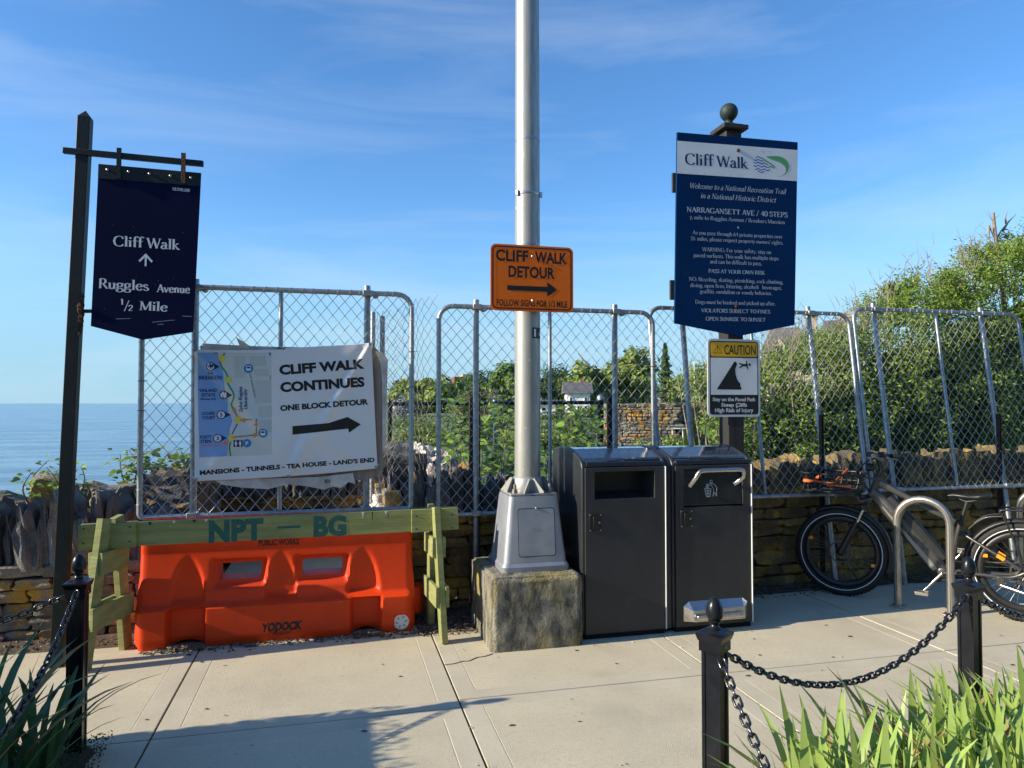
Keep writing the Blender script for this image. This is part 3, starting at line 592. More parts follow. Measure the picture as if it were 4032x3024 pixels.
def fence_panel(label, xl, xr, z0, z1, y0, y1, posts, mids, chan=(), ties=(), foot=0., seed=1, yoff=None):
    """tubular panel with rounded upper corners, leaning from y0 (bottom) to y1 (top), clamped to taller posts"""
    random.seed(seed); w, h = xr - xl, z1 - z0; lean = math.atan2(y1 - y0, h)
    t = thing('fence_panel', label, 'fence panel', (xl, y0, 0))
    fn = lambda u, v, d: Vector((u, v / h * (y1 - y0) + d, z0 + v))
    mb = MB(); mb.tube(rounded_frame(w, h, .11, fn), .0185, 10, closed=True); mb.build('frame', M['galv'], t, smooth=60)
    for x in mids:
        mb = MB(); mb.tube([fn(x - xl, .02, .004), fn(x - xl, h - .02, .004)], .0155, 10); mb.build('middle_bar', M['galv'], t, smooth=60)
    sl = (y1 - y0) / h
    for x in posts:
        u = x - xl; bot = (u, sl * (foot - z0) + .036, foot); top = (u, sl * (h + .06) + .036, z1 + .06)
        mb = MB(); mb.tube([bot, top], .0235, 12); mb.build('post', M['galv'], t, smooth=60)
        for zz in (z1, z0 + .005):
            v = zz - z0; mb = MB(); c = fn(u, v, .018)
            mb.box(c.x - .034, c.x + .034, c.y - .042, c.y + .046, zz - .02, zz + .02)
            mb.cyl((c.x + .042, c.y, zz - .012), (c.x + .075, c.y - .01, zz - .012), .011, n=8); mb.cyl((c.x + .06, c.y - .03, zz - .01), (c.x + .06, c.y + .03, zz - .01), .024, n=10)
            mb.build('clamp', M['galv'], t, bevel=.006)
    for x, zt in chan:
        mb = MB(); u = x - xl; yb = .075 - (.04 if y1 > y0 else 0); kx = .32 if y1 > y0 else 1.0
        for a, b_, c, d in ((-.042, -.026, yb, yb + .035), (.026, .042, yb, yb + .035), (-.03, .03, yb + .028, yb + .036)): mb.box(u + a * kx + (.035 if kx < 1 else 0) * 0 - (.03 if kx < 1 else 0), u + b_ * kx - (.03 if kx < 1 else 0), c, d, 0, zt)
        mb.build('channel_post', M['darkchan'], t)
    mb = MB(); chainlink(mb, fn, w - .02, h - .035, x0=.01, z0=.018, jit=.006)
    for k in range(int(w / .0895)):      # tie wires looped round the rails
        for v in ((h, 0) if 1 else ()):
            u = .12 + k * (w - .24) / max(1, int(w / .0895) - 1) + rnd(-.02, .02); c = fn(u, v, 0)
            mb.tube([c + Vector((.012 * math.cos(q) * .6 + (.010 if v else -.01) * math.sin(q), .0215 * math.cos(q), .0215 * math.sin(q))) for q in [i * math.pi / 4 for i in range(8)]], .0016, 4, closed=True)
    for sx in (0, w):
        for k in range(int(h / .1)):
            v = .1 + k * .1; c = fn(sx, v, 0)
            mb.tube([c + Vector((.0205 * math.cos(q), .0205 * math.sin(q), .012 * math.sin(q + 1))) for q in [i * math.pi / 4 for i in range(8)]], .0016, 4, closed=True)
    mb.build('wire_mesh', M['wire'], t)
    for x, z in ties:
        mb = MB(); c = fn(x - xl, z - z0, 0); mb.tube([c + Vector((.023 * math.cos(q), .023 * math.sin(q), 0)) for q in [i * math.pi / 5 for i in range(10)]], .0022, 4, closed=True); mb.beam(c + Vector((0, -.023, 0)), c + Vector((.05, -.03, .004)), .004, .002); mb.build('zip_tie', M['ziptie'], t)
    return t
fence_panel('galvanised chain-link panel carrying the white detour banner', -1.275, .551, .825, 2.405, 5.30, 5.30, (-.945, .228), (-.375,), ties=((-1.275, 1.55), (.551, 1.98), (.551, 1.72), (-1.275, 1.75)), foot=.0, seed=3)
fence_panel('galvanised chain-link panel behind the light pole', .765, 2.527, .752, 2.342, 5.38, 5.38, (1.06, 2.208), (1.647,), chan=((1.06, 1.67), (2.208, 1.67)), ties=((2.527, 1.9),), seed=4)
fence_panel('galvanised chain-link panel behind the navy welcome sign, leaning back on the wall', 2.60, 4.585, .805, 2.42, 5.39, 5.61, (2.925, 4.19), (3.565,), chan=((4.19, 1.5),), seed=5)
fence_panel('galvanised chain-link panel behind the bicycle, rightmost of the row', 4.635, 6.54, .825, 2.475, 5.39, 5.61, (4.895, 6.13), (5.56,), chan=((6.13, 1.5),), ties=((4.895, 1.9), (4.895, 1.77)), seed=6)
# loose strip of chain link and its pair of posts between the two left panels
t = thing('loose_fence_roll', 'loose wrinkled chain-link strip wired to twin posts right of the white banner', 'fence roll', (.25, 5.93, 0))
mb = MB()
for x, y, zt in ((.055, .10, 2.36), (.135, .12, 2.33)):
    q = MB(); q.tube([(x, y, .02), (x, y, zt)], .021, 10); q.build('post', M['galv'], t, smooth=60)
def roll(u, v, d):
    a = Vector((.03, .10, 0)); b = Vector((.50, -.47, 0)); p = a + (b - a) * (u / .74)
    return p + Vector((.018 * math.sin(u * 15 + v * 1.3) + d, .03 * math.cos(u * 15 + v * 2), .62 + v + .05 * u))
chainlink(mb, roll, .74, 1.78, hp=.032, r=.0021, jit=.012, keep=lambda u, v: v < 1.72 + .12 * u)
mb.build('wire_mesh', M['wireshade'], t)
t = thing('jug', 'white plastic jug weighting the foot of the twin fence posts', 'jug', (.36, 6.02, 0))
mb = MB()
for k, (sx, z) in enumerate(((0, 0), (.13, 0), (.15, .03), (.15, .55), (.145, .62), (.10, .70), (.05, .74), (.045, .80))): pass
prof = [(.02, .0), (.13, .0), (.15, .03), (.15, .60), (.138, .68), (.09, .755), (.048, .78), (.048, .83), (.04, .835)]
mb.lathe([(r, z) for r, z in prof], n=20); mb.build('body', M['whiteplastic'], t, smooth=50)
mb = MB(); mb.tube(smooth_path([(-.125, -.02, .72), (-.16, -.03, .70), (-.165, -.03, .60), (-.14, -.02, .52)], 4), .014, 8); mb.build('handle', M['whiteplastic'], t, smooth=60)
mb = MB(); mb.lathe([(.053, .80), (.055, .805), (.055, .845), (.05, .85)], n=16); mb.build('cap', M['whiteplastic'], t, smooth=40)
# black chain-link fence beyond the wall
t = thing('black_fence', 'low black chain-link fence with top rail beyond the wall, behind the knotweed', 'fence', (.62, 8.6, .42))
mb = MB(); mb.tube([(0, 0, 1.17), (2.72, 0, 1.19)], .024, 10); mb.build('top_rail', M['blackmetal'], t, smooth=60)
for x, zt, r in ((.02, 1.16, .026), (1.31, 1.2, .028), (2.70, 1.22, .042)):
    mb = MB(); mb.tube([(x, .03, 0), (x, .03, zt)], r, 12); o = mb.build('post', M['blackmetal'] if r > .04 else M['galv'] if r > .027 else M['blackmetal'], t, smooth=60)
    q = MB(); q.lathe([(r * 1.1, 0), (r * 1.15, .02), (r, .05), (r * .5, .07), (.004, .075)], (x, .03, zt), 14); q.build('dome_cap', M['galv'] if r > .027 else M['blackmetal'], o, smooth=50)
mb = MB(); chainlink(mb, lambda u, v, d: Vector((u, d, v)), 2.7, 1.16, hp=.036, hq=.036, r=.0021); mb.build('wire_mesh', M['ziptie'], t)

# ================================================================== SIGNS
# ---- hanging navy sign on its leaning square post
t = thing('hanging_sign', 'tall dark steel post with hanging dark navy pennant sign, left edge', 'sign', (0, 0, 0))
x0, x1 = -1.630, -1.524
mb = MB(); a = Vector((x0, 4.925, -.1)); b = Vector((x1, 4.925, 3.38)); mb.beam(a, b, .072, .072, (0, 1, 0)); o = mb.build('post', M['signpost'], t, bevel=.004)
mb = MB(); c = b; w = .036; mb.add([(c.x - w, c.y - w, c.z), (c.x + w, c.y - w, c.z), (c.x + w, c.y + w, c.z), (c.x - w, c.y + w, c.z), (c.x + .001, c.y, c.z + .05)], [(0, 1, 4), (1, 2, 4), (2, 3, 4), (3, 0, 4), (3, 2, 1, 0)]); mb.build('pointed_cap', M['signpost'], t)
mb = MB(); mb.beam((-1.635, 4.895, 3.158), (-.83, 4.895, 3.14), .030, .036, (0, 0, 1)); mb.build('crossbar', M['signpost'], t, bevel=.003)
for x in (-1.318, -.946):
    mb = MB(); mb.box(x - .013, x + .013, 4.872, 4.884, 3.0, 3.195); mb.build('hanger_strap', M['rust'] if x > -1 else M['signpost'], t)
brd = MB(); brd.prism([(-1.4338, 3.084), (-.8415, 3.074), (-.8779, 2.0533), (-1.1711, 1.9978), (-1.4633, 2.0758)], 4.884, 4.894); bo = brd.build('board', M['navy_dark'], t)
mb = MB(); mb.prism([(-1.4339, 3.0865), (-.841, 3.076), (-.8432, 2.990), (-1.4355, 2.996)], 4.879, 4.8835); mb.build('top_strap', M['signpost'], t)
for x, z in ((-1.383, 3.0534), (-1.263, 3.0508), (-1.143, 3.0469), (-1.021, 3.0431), (-.901, 3.04)):
    mb = MB(); mb.lathe([(.009, 0), (.009, .004), (.005, .008), (.001, .009)], (x, 4.879, z), 10, M=Matrix.Rotation(R(90), 3, 'X')); mb.build('bolt', M['steel'], t, smooth=50)
mb = MB(); mb.beam((-1.57, 4.915, 2.168), (-1.45, 4.896, 2.17), .012, .022); mb.build('lower_bracket', M['signpost'], t)
mb = MB()
for k in range(26):
    z = 2.02 + .26 * k / 26 + rnd(-.01, .01); x = x0 + (x1 - x0) * (z + .1) / 3.48 + .036; s = .008 + .010 * math.sin(k / 26 * math.pi)
    mb.lathe([(.001, -s * 1.5), (s * .7, -s * .8), (s, 0), (s * .6, s), (.001, s * 1.4)], (x + rnd(-.004, .003), 4.893 + rnd(-.006, .03), z), 6)
mb.build('rust_scab', M['rust'], t)
le = MB(); Y = 4.8838
for s, *ln in (('Cliff Walk', -1.3447, 2.5803, -.9642, 2.5751, .0623), ('Ruggles', -1.4247, 2.3131, -1.141, 2.307, .0599), ('Avenue', -1.0918, 2.3007, -.8996, 2.3008, .0488), ('Mile', -1.1919, 2.1838, -1.0299, 2.1798, .0565),
        ('1', -1.3, 2.2137, -1.278, 2.2142, .0361), ('2', -1.256, 2.1768, -1.228, 2.1766, .0362), ('/', -1.2786, 2.1801, -1.2512, 2.1789, .0602)): le = MB(); write(le, serif(s, 1.12 if s != 'Avenue' else 1.35), ln, Y); le.build('lettering', M['lettersilver'], bo)
le = MB()
le.flat([(-1.1645, 2.4614), (-1.1535, 2.4614), (-1.1535, 2.520), (-1.1645, 2.520)], Y - .0002)
for sx in (-1, 1): le.flat([(-1.159, 2.5425), (-1.159, 2.523), (-1.159 + sx * .033, 2.486), (-1.159 + sx * .0415, 2.4945)], Y - .0004 - .0002 * sx)
le.build('arrow_mark', M['lettersilver'], bo); le = MB(); write(le, sans('WE OWN LAND', .03, .1), (-1.011, 2.9523, -.9069, 2.9495, .0200), Y)
for a, b, c, d in ((-1.323, 2.125, -1.2415, 2.130), (-1.117, 2.110, -.987, 2.127), (-.945, 2.154, -.884, 2.1525), (-1.085, 2.097, -1.05, 2.1)): q = MB(); q.flat([(a, b), (c, d), (c, d - .0012), (a, b - .0016)], Y); q.build('scratch', M['lettersilver'], bo)
le.build('lettering', M['lettersilver'], bo); le = MB()
for k in range(18):
    x, z = rnd(-1.42, -.9), rnd(2.05, 2.75) ** 1; s = rnd(.0005, .0012); le.flat(disc(x, max(2.08, z), s, 5), Y)
tag(le.build('paint_chips', M['lettersilver'], bo), kind='stuff')
# ---- navy welcome sign on a wooden post with ball finial, and the caution sign below it
t = thing('welcome_sign', 'tall navy and white welcome sign on dark wooden post with ball finial', 'sign', (3.237, 5.375, 0))
ox, oy = 3.237, 5.375
mb = MB(); mb.box(-.0725, .0725, -.075, .075, -.1, 3.894); mb.build('post', M['postwood'], t, bevel=.006)
mb = MB(); mb.box(-.115, .115, -.118, .118, 3.895, 3.934); mb.box(-.085, .085, -.088, .088, 3.934, 3.949); mb.build('cap', M['postwood'], t, bevel=.006)
mb = MB(); mb.lathe([(.06, 3.949), (.062, 3.961), (.034, 3.969), (.031, 3.999), (.045, 4.007)] + [(.076 * math.sin(q), 4.072 - .076 * math.cos(q)) for q in [.55 + i * 2.55 / 10 for i in range(11)]] + [(.002, 4.149)], n=24); mb.build('ball_finial', M['greenball'], t, smooth=70)
for z, xl in ((3.40, -.575), (2.52, -.60)):
    mb = MB(); mb.box(xl, .50, -.098, -.076, z - .08, z + .08); mb.build('backing_rail', M['postwood'], t, bevel=.003)
P = lambda pts: [(x - ox, z) for x, z in pts]
mb = MB(); mb.prism(P([(2.6961, 3.8095), (3.8204, 3.8265), (3.7713, 2.2612), (3.2422, 2.1546), (2.6625, 2.2466)]), -.118, -.0985); bo = mb.build('board', M['navy'], t, bevel=.002)
mb = MB(); mb.flat(P([(2.694, 3.7375), (3.8188, 3.758), (3.8097, 3.490), (2.6884, 3.4695)]), -.1187); wb = mb.build('white_band', M['signwhite'], bo)
le = MB(); write(le, serif('Cliff Walk', 1.12), (2.764 - ox, 3.550, 3.3373 - ox, 3.5585, .090), -.1195); le.build('lettering', M['letternavy'], bo)
le = MB(); Y = -.1187
SG = [('Welcome to a National Recreation Trail', 2.7995, 3.3575, 3.6961, 3.3700, .0430, 'i'), ('in a National Historic District', 2.8995, 3.2815, 3.5997, 3.2925, .0430, 'i'), ('NARRAGANSETT AVE / 40 STEPS', 2.7762, 3.160, 3.713, 3.173, .0415, 'b'),
 ('mile to Ruggles Avenue / Breakers Mansion', 2.842, 3.103, 3.6858, 3.1142, .0315, ''), ('As you pass through 64 private properties over', 2.8269, 2.979, 3.6607, 2.990, .0310, ''), ("miles, please respect property owners' rights.", 2.868, 2.930, 3.6689, 2.939, .0310, ''), ('3', 2.8087, 2.929, 2.823, 2.929, .031, ''),
 ('WARNING: For your safety, stay on', 2.914, 2.8455, 3.5524, 2.853, .0315, ''), ('paved surfaces. This walk has multiple steps', 2.8337, 2.793, 3.6219, 2.803, .0315, ''), ('and can be difficult to pass.', 2.9825, 2.748, 3.4628, 2.753, .0315, ''), ('PASS AT YOUR OWN RISK', 2.9666, 2.6695, 3.4909, 2.6765, .0300, 'b'),
 ('NO: Bicycling, skating, picnicking, rock climbing,', 2.7912, 2.597, 3.665, 2.605, .0305, ''), ('diving, open fires, littering, alcoholi   beverages,', 2.8018, 2.546, 3.6498, 2.556, .0305, ''), ('graffiti, vandalism or rowdy behavior.', 2.8892, 2.499, 3.5587, 2.507, .0305, ''), ('Dogs must be leashed and picked up after.', 2.8459, 2.412, 3.5898, 2.4205, .0305, ''),
 ('VIOLATORS SUBJECT TO FINES', 2.9004, 2.3435, 3.5352, 2.351, .0300, 'b'), ('OPEN SUNRISE TO SUNSET', 2.9399, 2.2765, 3.4924, 2.283, .0290, 'b')]
for s, a, b, c, d, h, k in SG: write(le, serif(s, {'i': .95, 'b': 1.3, '': 1.0}[k], .24 if k == 'i' else 0), (a - ox, b, c - ox, d, h), Y)
for xx, zz in ((2.803, 3.0975), (2.826, 2.929)):
    write(le, serif('1', 1.2), (xx - ox, zz + .015, xx + .006 - ox, zz + .015, .016), Y); write(le, serif('2', 1.2), (xx + .014 - ox, zz, xx + .024 - ox, zz, .016), Y); write(le, serif('/', 1.2), (xx + .002 - ox, zz, xx + .018 - ox, zz, .03), Y)
le.flat(P([(3.235, 3.051), (3.25, 3.051), (3.25, 3.066), (3.235, 3.066)]), Y - .0003)
le.build('lettering', M['letterfaint'], bo)
lg = MB()
for (a, b), (c, d) in (((3.4122, 3.663), (3.4692, 3.663)), ((3.3957, 3.6398), (3.4825, 3.6398)), ((3.3873, 3.6157), (3.5314, 3.6157)), ((3.3882, 3.589), (3.571, 3.589)), ((3.4052, 3.563), (3.55, 3.563)), ((3.432, 3.5417), (3.494, 3.5417))):
    n = max(10, int((c - a) / .005)); 
    pts = [(a + (c - a) * i / n - ox, b + .0052 * math.sin((a + (c - a) * i / n) * 2 * math.pi / .058)) for i in range(n + 1)]
    for i in range(n): lg.flat([(pts[i][0], pts[i][1] - .0042), (pts[i + 1][0] + .0004, pts[i + 1][1] - .0042), (pts[i + 1][0] + .0004, pts[i + 1][1] + .0042), (pts[i][0], pts[i][1] + .0042)], Y - .0008 - .0001 * (i % 2))
lg.build('wave_emblem', M['logoblue'], bo)
lg = MB()
def strip(outer, inner, y):
    n = 14; oa = smooth_path([(x, 0, z) for x, z in outer], 5); ia = smooth_path([(x, 0, z) for x, z in inner], 5)
    g = lambda A, t: A[min(len(A) - 1, int(t * (len(A) - 1) + .5))]
    for i in range(n * 2):
        a, b, c, d = g(oa, i / n / 2), g(oa, (i + 1) / n / 2), g(ia, (i + 1) / n / 2), g(ia, i / n / 2)
        lg.flat([(a.x - ox, a.z), (b.x - ox, b.z), (c.x - ox, c.z), (d.x - ox, d.z)], y - .0001 * (i % 2))
strip([(3.5096, 3.6765), (3.5897, 3.6867), (3.6448, 3.6879), (3.6944, 3.67), (3.7217, 3.6404), (3.7308, 3.6092), (3.7238, 3.5767), (3.704, 3.5457), (3.6705, 3.5235), (3.6262, 3.5123)], [(3.5096, 3.6755), (3.5455, 3.66), (3.5948, 3.6495), (3.6387, 3.6385), (3.6717, 3.6216), (3.6936, 3.6013), (3.7015, 3.5725), (3.6901, 3.5471), (3.665, 3.5255), (3.6262, 3.5121)], Y - .001)
strip([(3.4638, 3.6702), (3.5071, 3.6471), (3.5507, 3.6263), (3.5806, 3.6093), (3.5952, 3.5909), (3.5819, 3.5752)], [(3.4638, 3.6690), (3.4772, 3.6495), (3.507, 3.6325), (3.5505, 3.6117), (3.5804, 3.5873), (3.5815, 3.5752)], Y - .001)
lg.build('path_emblem', M['logogreen'], bo)
for x, z in ((3.25, 3.706), (3.219, 2.401)):
    mb = MB(); mb.lathe([(.016, 0), (.016, .003), (.010, .010), (.002, .012)], (x - ox, -.1187, z), 12, M=Matrix.Rotation(R(90), 3, 'X')); mb.build('bolt', M['rust'], t, smooth=50)
mb = MB()
for k in range(26): x = rnd(2.70, 3.3); mb.flat(disc(x - ox, 3.478 + (x - 2.7) * .018 + abs(random.gauss(0, .008)), rnd(.001, .003), 6), -.1192)
for k in range(10): mb.flat(disc(rnd(3.47, 3.56) - ox, 3.715 + rnd(-.015, .012), rnd(.001, .003), 6), -.1192)
tag(mb.build('dirt_specks', M['nail'], bo), kind='stuff')
t = thing('caution_sign', 'white bordered caution sign with yellow header on the wooden post', 'sign', (3.215, 5.2955, 1.81))
mb = MB(); ox2, oz2 = 3.21, 1.81
mb.prism([(a, b) for a, b in rrect(-.243, .243, -.322, .322, .035)], -.004, .002); pl = mb.build('plate', M['signwhite'], t, smooth=30)
Y = -.0052
mb = MB(); mb.flat(rrect(-.225, .225, -.304, .304, .024), Y); mb.build('black_ground', M['black'], pl)
mb = MB(); mb.flat(rrect(-.216, .216, .176, .295, .016), Y - .0006); mb.build('yellow_header', M['yellow'], pl)
mb = MB(); mb.flat([(-.216, -.140), (.216, -.140), (.216, .166), (-.216, .166)], Y - .0006); mb.build('white_field', M['signwhite'], pl)
le = MB(); write(le, sans('CAUTION', .012), (3.120 - ox2, .196, 3.412 - ox2, .196, .0775), Y - .0012)
tri = [(3.0587 - ox2, .272), (3.0184 - ox2, .203), (3.0989 - ox2, .203)]; cx, cz = -.1513, .226
for i in range(3):
    a, b = tri[i], tri[(i + 1) % 3]; q = lambda p, s: (cx + (p[0] - cx) * s, cz + (p[1] - cz) * s); le.flat([a, b, q(b, .84), q(a, .84)], Y - .0012 - .0001 * i)
le.flat([(-.155, .259), (-.1476, .259), (-.1495, .228), (-.153, .228)], Y - .0012); le.flat(disc(-.1513, .218, .0045, 8), Y - .0012)
le.flat([(x - ox2, z - oz2) for x, z in ((3.0482, 1.7142), (3.2099, 1.9423), (3.2206, 1.9471), (3.2363, 1.9331), (3.2341, 1.9189), (3.2199, 1.8808), (3.2228, 1.8429), (3.233, 1.8051), (3.2507, 1.7768), (3.2665, 1.7627), (3.2642, 1.7437), (3.2736, 1.7295), (3.2735, 1.7125))], Y - .0012)
le.flat(disc(3.3545 - ox2, 1.9224 - oz2, .0115, 12), Y - .0012)
for k, (a, b, w0, w1) in enumerate((((3.333, 1.917), (3.288, 1.917), .011, .009), ((3.290, 1.919), (3.256, 1.931), .008, .005), ((3.291, 1.915), (3.276, 1.905), .008, .006), ((3.278, 1.906), (3.256, 1.892), .007, .004), ((3.330, 1.920), (3.324, 1.953), .008, .004), ((3.328, 1.916), (3.337, 1.881), .008, .004))):
    d = (Vector(b) - Vector(a)).normalized(); n = Vector((-d.y, d.x)); le.flat([(a[0] - ox2 + n.x * w0, a[1] - oz2 + n.y * w0), (a[0] - ox2 - n.x * w0, a[1] - oz2 - n.y * w0), (b[0] - ox2 - n.x * w1, b[1] - oz2 - n.y * w1), (b[0] - ox2 + n.x * w1, b[1] - oz2 + n.y * w1)], Y - .0013 - .0001 * k)
le.build('black_print', M['black'], pl)
le = MB()
for s, *ln in (('Stay on the Paved Path', 3.010 - ox2, -.192, 3.404 - ox2, -.193, .030), ('Steep Cliffs', 3.088 - ox2, -.2375, 3.326 - ox2, -.2385, .030), ('High Risk of Injury', 3.031 - ox2, -.283, 3.386 - ox2, -.284, .0319)): write(le, sans(s, .03), ln, Y - .0006)
le.build('white_print', M['signwhite'], pl)
for z in (.245, -.245):
    mb = MB(); mb.lathe([(.008, 0), (.008, .003), (.004, .006), (.001, .007)], (.02, -.007, z), 10, M=Matrix.Rotation(R(90), 3, 'X')); mb.build('bolt', M['steel'], t)
# ---- orange detour sign on the light pole
t = thing('detour_sign', 'orange detour sign with black arrow fixed to the light pole', 'sign', (1.328, 4.752, 2.466))
mb = MB(); mb.prism(rrect(-.2985, .2985, -.230, .230, .040), -.002, .002); pl = mb.build('plate', M['signorange'], t, smooth=30)
mb = MB(); Y = -.0032
ro, ri = rrect(-.286, .286, -.217, .217, .032), rrect(-.277, .277, -.208, .208, .025)
for i in range(len(ro)): mb.flat([ro[i], ro[(i + 1) % len(ro)], ri[(i + 1) % len(ri)], ri[i]], Y - .00005 * (i % 2))
for s, *ln in (('CLIFF', 1.0673, 2.5816, 1.2986, 2.5818, .0766), ('WALK', 1.3455, 2.5795, 1.5793, 2.5788, .0770), ('DETOUR', 1.1565, 2.472, 1.489, 2.4715, .0768), ('FOLLOW SIGNS FOR 1/3 MILE', 1.0728, 2.2695, 1.5809, 2.2710, .0447)):
    a, b, c, d, h = ln; write(mb, sans(s, .028 if len(s) < 9 else .018), (a - 1.328, b - 2.466, c - 1.328, d - 2.466, h), Y)
mb.flat([(x - 1.328, z - 2.466) for x, z in ((1.1473, 2.4116), (1.437, 2.4116), (1.4342, 2.4405), (1.440, 2.441), (1.5057, 2.3939), (1.440, 2.3455), (1.4345, 2.346), (1.4341, 2.3775), (1.1473, 2.3778))], Y)
mb.build('black_print', M['black'], pl)
for z in (.154, -.155):
    q = MB(); q.lathe([(.010, 0), (.010, .003), (.006, .007), (.001, .008)], (0, -.0035, z), 10, M=Matrix.Rotation(R(90), 3, 'X')); q.build('bolt', M['steel'], t)
mb = MB(); mb.box(-.03, .03, .003, .012, -.2, .2); mb.build('bracket', M['galv'], t)
# ================================================================== LIGHT POLE on its plinth
t = thing('concrete_plinth', 'mossy stained concrete block under the light pole', 'concrete block', (1.295, 4.86, 0))
bm = bmesh.new(); bmesh.ops.create_cube(bm, size=1); bmesh.ops.bevel(bm, geom=bm.edges[:], offset=.03, segments=3, affect='EDGES'); bmesh.ops.subdivide_edges(bm, edges=[e for e in bm.edges if e.calc_length() > .3], cuts=24, use_grid_fill=True)
for v in bm.verts:
    v.co = Vector((v.co.x * .62, v.co.y * .72, .21 + v.co.z * .52)); q = v.co
    v.co += Vector([.006 * noise.noise(q * 9 + Vector((i * 3, 0, 0))) + .004 * noise.noise(q * 30 + Vector((0, i * 5, 0))) for i in range(3)])
me = bpy.data.meshes.new('plinth_block'); bm.to_mesh(me); bm.free(); me.materials.append(M['block'])
for p in me.polygons: p.use_smooth = True
inst('plinth_block', me, t)
t = thing('light_pole', 'tall brushed aluminium light pole on a cast transformer base', 'light pole', (1.322, 4.862, .468))
def frustum(mb, b, tp, z0, z1, r=.045, k=5):
    A, B = rrect(-b, b, -b, b, r, k), rrect(-tp, tp, -tp, tp, r * .8, k); n = len(A)
    mb.add([(x, y, z0) for x, y in A] + [(x, y, z1) for x, y in B], [(i, (i + 1) % n, (i + 1) % n + n, i + n) for i in range(n)] + [list(range(n))[::-1], list(range(n, 2 * n))])
mb = MB(); frustum(mb, .236, .236, .002, .035); frustum(mb, .236, .222, .036, .06); frustum(mb, .222, .172, .061, .50); base = mb.build('transformer_base', M['castalu'], t, smooth=40)
def onface(x, z, e=0.): return (x, -(.222 - (.05) * (z - .061) / .439) - e, z)
mb = MB()
dr = rrect(-.115, .135, .105, .415, .016, 3); 
o = [onface(x, z, .004) for x, z in dr]; i_ = [onface(x, z, -.004) for x, z in dr]; n = len(o)
mb.add(o + i_, [list(range(n)), ] + [(k, k + n, (k + 1) % n + n, (k + 1) % n) for k in range(n)]); dor = mb.build('access_door', M['castalu'], base)
mb = MB(); dq = rrect(-.120, .140, .100, .420, .018, 3)
for k in range(n): mb.add([onface(*dq[k], .001), onface(*dq[(k + 1) % n], .001), onface(*dr[(k + 1) % n], .0012), onface(*dr[k], .0012)], [(0, 1, 2, 3)])
mb.build('door_gap', M['dark'], base)
mb = MB(); mb.lathe([(.009, 0), (.009, .005), (.004, .009)], onface(.01, .42, .003), 10, M=Matrix.Rotation(R(84), 3, 'X')); mb.build('door_screw', M['steel'], base)
le = MB(); write(le, sans('HAPCO', .02), (-.032, .27, .036, .27, .013), 0, fn=lambda a, b: onface(a, b, .0055)[1]); le.build('cast_name', M['castalu'], dor)
mb = MB(); mb.box(-.165, .165, -.165, .165, .501, .518); mb.build('anchor_plate', M['aluminium'], t, bevel=.006)
mb = MB(); mb.lathe([(.112, .519), (.114, .53), (.106, .60), (.098, .618), (.094, .62)], n=32); sh = mb.build('shoe_collar', M['aluminium'], t, smooth=40)
for k in range(4):
    a = R(45 + 90 * k); c, s = math.cos(a), math.sin(a); Mz = Matrix.Rotation(a, 4, 'Z')
    mb = MB()
    for off in (-.07, .07):
        P = [(.085, off, .519), (.17, off, .519), (.17, off, .528), (.1, off, .612), (.085, off, .612)]
        mb.add([Mz @ Vector((x, y - .006, z)) for x, y, z in P] + [Mz @ Vector((x, y + .006, z)) for x, y, z in P], [(0, 1, 2, 3, 4), (9, 8, 7, 6, 5), (1, 6, 7, 2), (2, 7, 8, 3), (0, 5, 6, 1)])
    mb.build('gusset', M['aluminium'], t)
    mb = MB(); x, y = .175 * c, .175 * s; mb.cyl((x, y, .519), (x, y, .545), .019, n=6); mb.cyl((x, y, .545), (x, y, .578), .0105, n=10); mb.build('anchor_bolt', M['brushed'], t, smooth=40)
prof = [(.0915, .60), (.0905, 1.2), (.0895, 1.85), (.0885, 2.6), (.086, 3.6), (.082, 5), (.076, 7.2), (.074, 7.21)]
mb = MB(); mb.lathe(prof, n=40); sh = mb.build('shaft', M['aluminium'], t, smooth=50)
mb = MB(); mb.lathe([(.079, 7.21), (.079, 7.25), (.05, 7.28), (.002, 7.285)], n=24); mb.build('pole_cap', M['aluminium'], t, smooth=40)
mb = MB(); mb.lathe([(.0890, 2.60), (.0898, 2.601), (.0898, 2.619), (.0890, 2.62)], n=40); bd = mb.build('strap_band', M['steel'], t, smooth=40)
for a in (-20, -150):
    q = MB(); c, s = math.cos(R(a)), math.sin(R(a)); Mz = Matrix.Translation((.097 * c, .097 * s, 2.61)) @ Matrix.Rotation(R(a), 4, 'Z'); q.box(-.008, .010, -.010, .010, -.018, .02, M=Mz); q.build('buckle', M['steel'], bd, bevel=.002)
for z in (2.24, 2.99):
    mb = MB(); mb.lathe([(.0890 - .0003 * (z - 2.4), z), (.0892 - .0003 * (z - 2.4), z + .001), (.0892 - .0003 * (z - 2.4), z + .02), (.0890 - .0003 * (z - 2.4), z + .021)], n=40); mb.build('old_tape_mark', M['galv'], sh, smooth=40)
def curved_plate(a0, a1, z0, z1, r, k=6):
    mb = MB()
    for i in range(k + 1):
        a = R(a0 + (a1 - a0) * i / k); mb.v += [(r * math.cos(a), r * math.sin(a), z0), (r * math.cos(a), r * math.sin(a), z1)]
    for i in range(k): mb.f.append([2 * i, 2 * i + 2, 2 * i + 3, 2 * i + 1]); mb.m.append(0)
    return mb
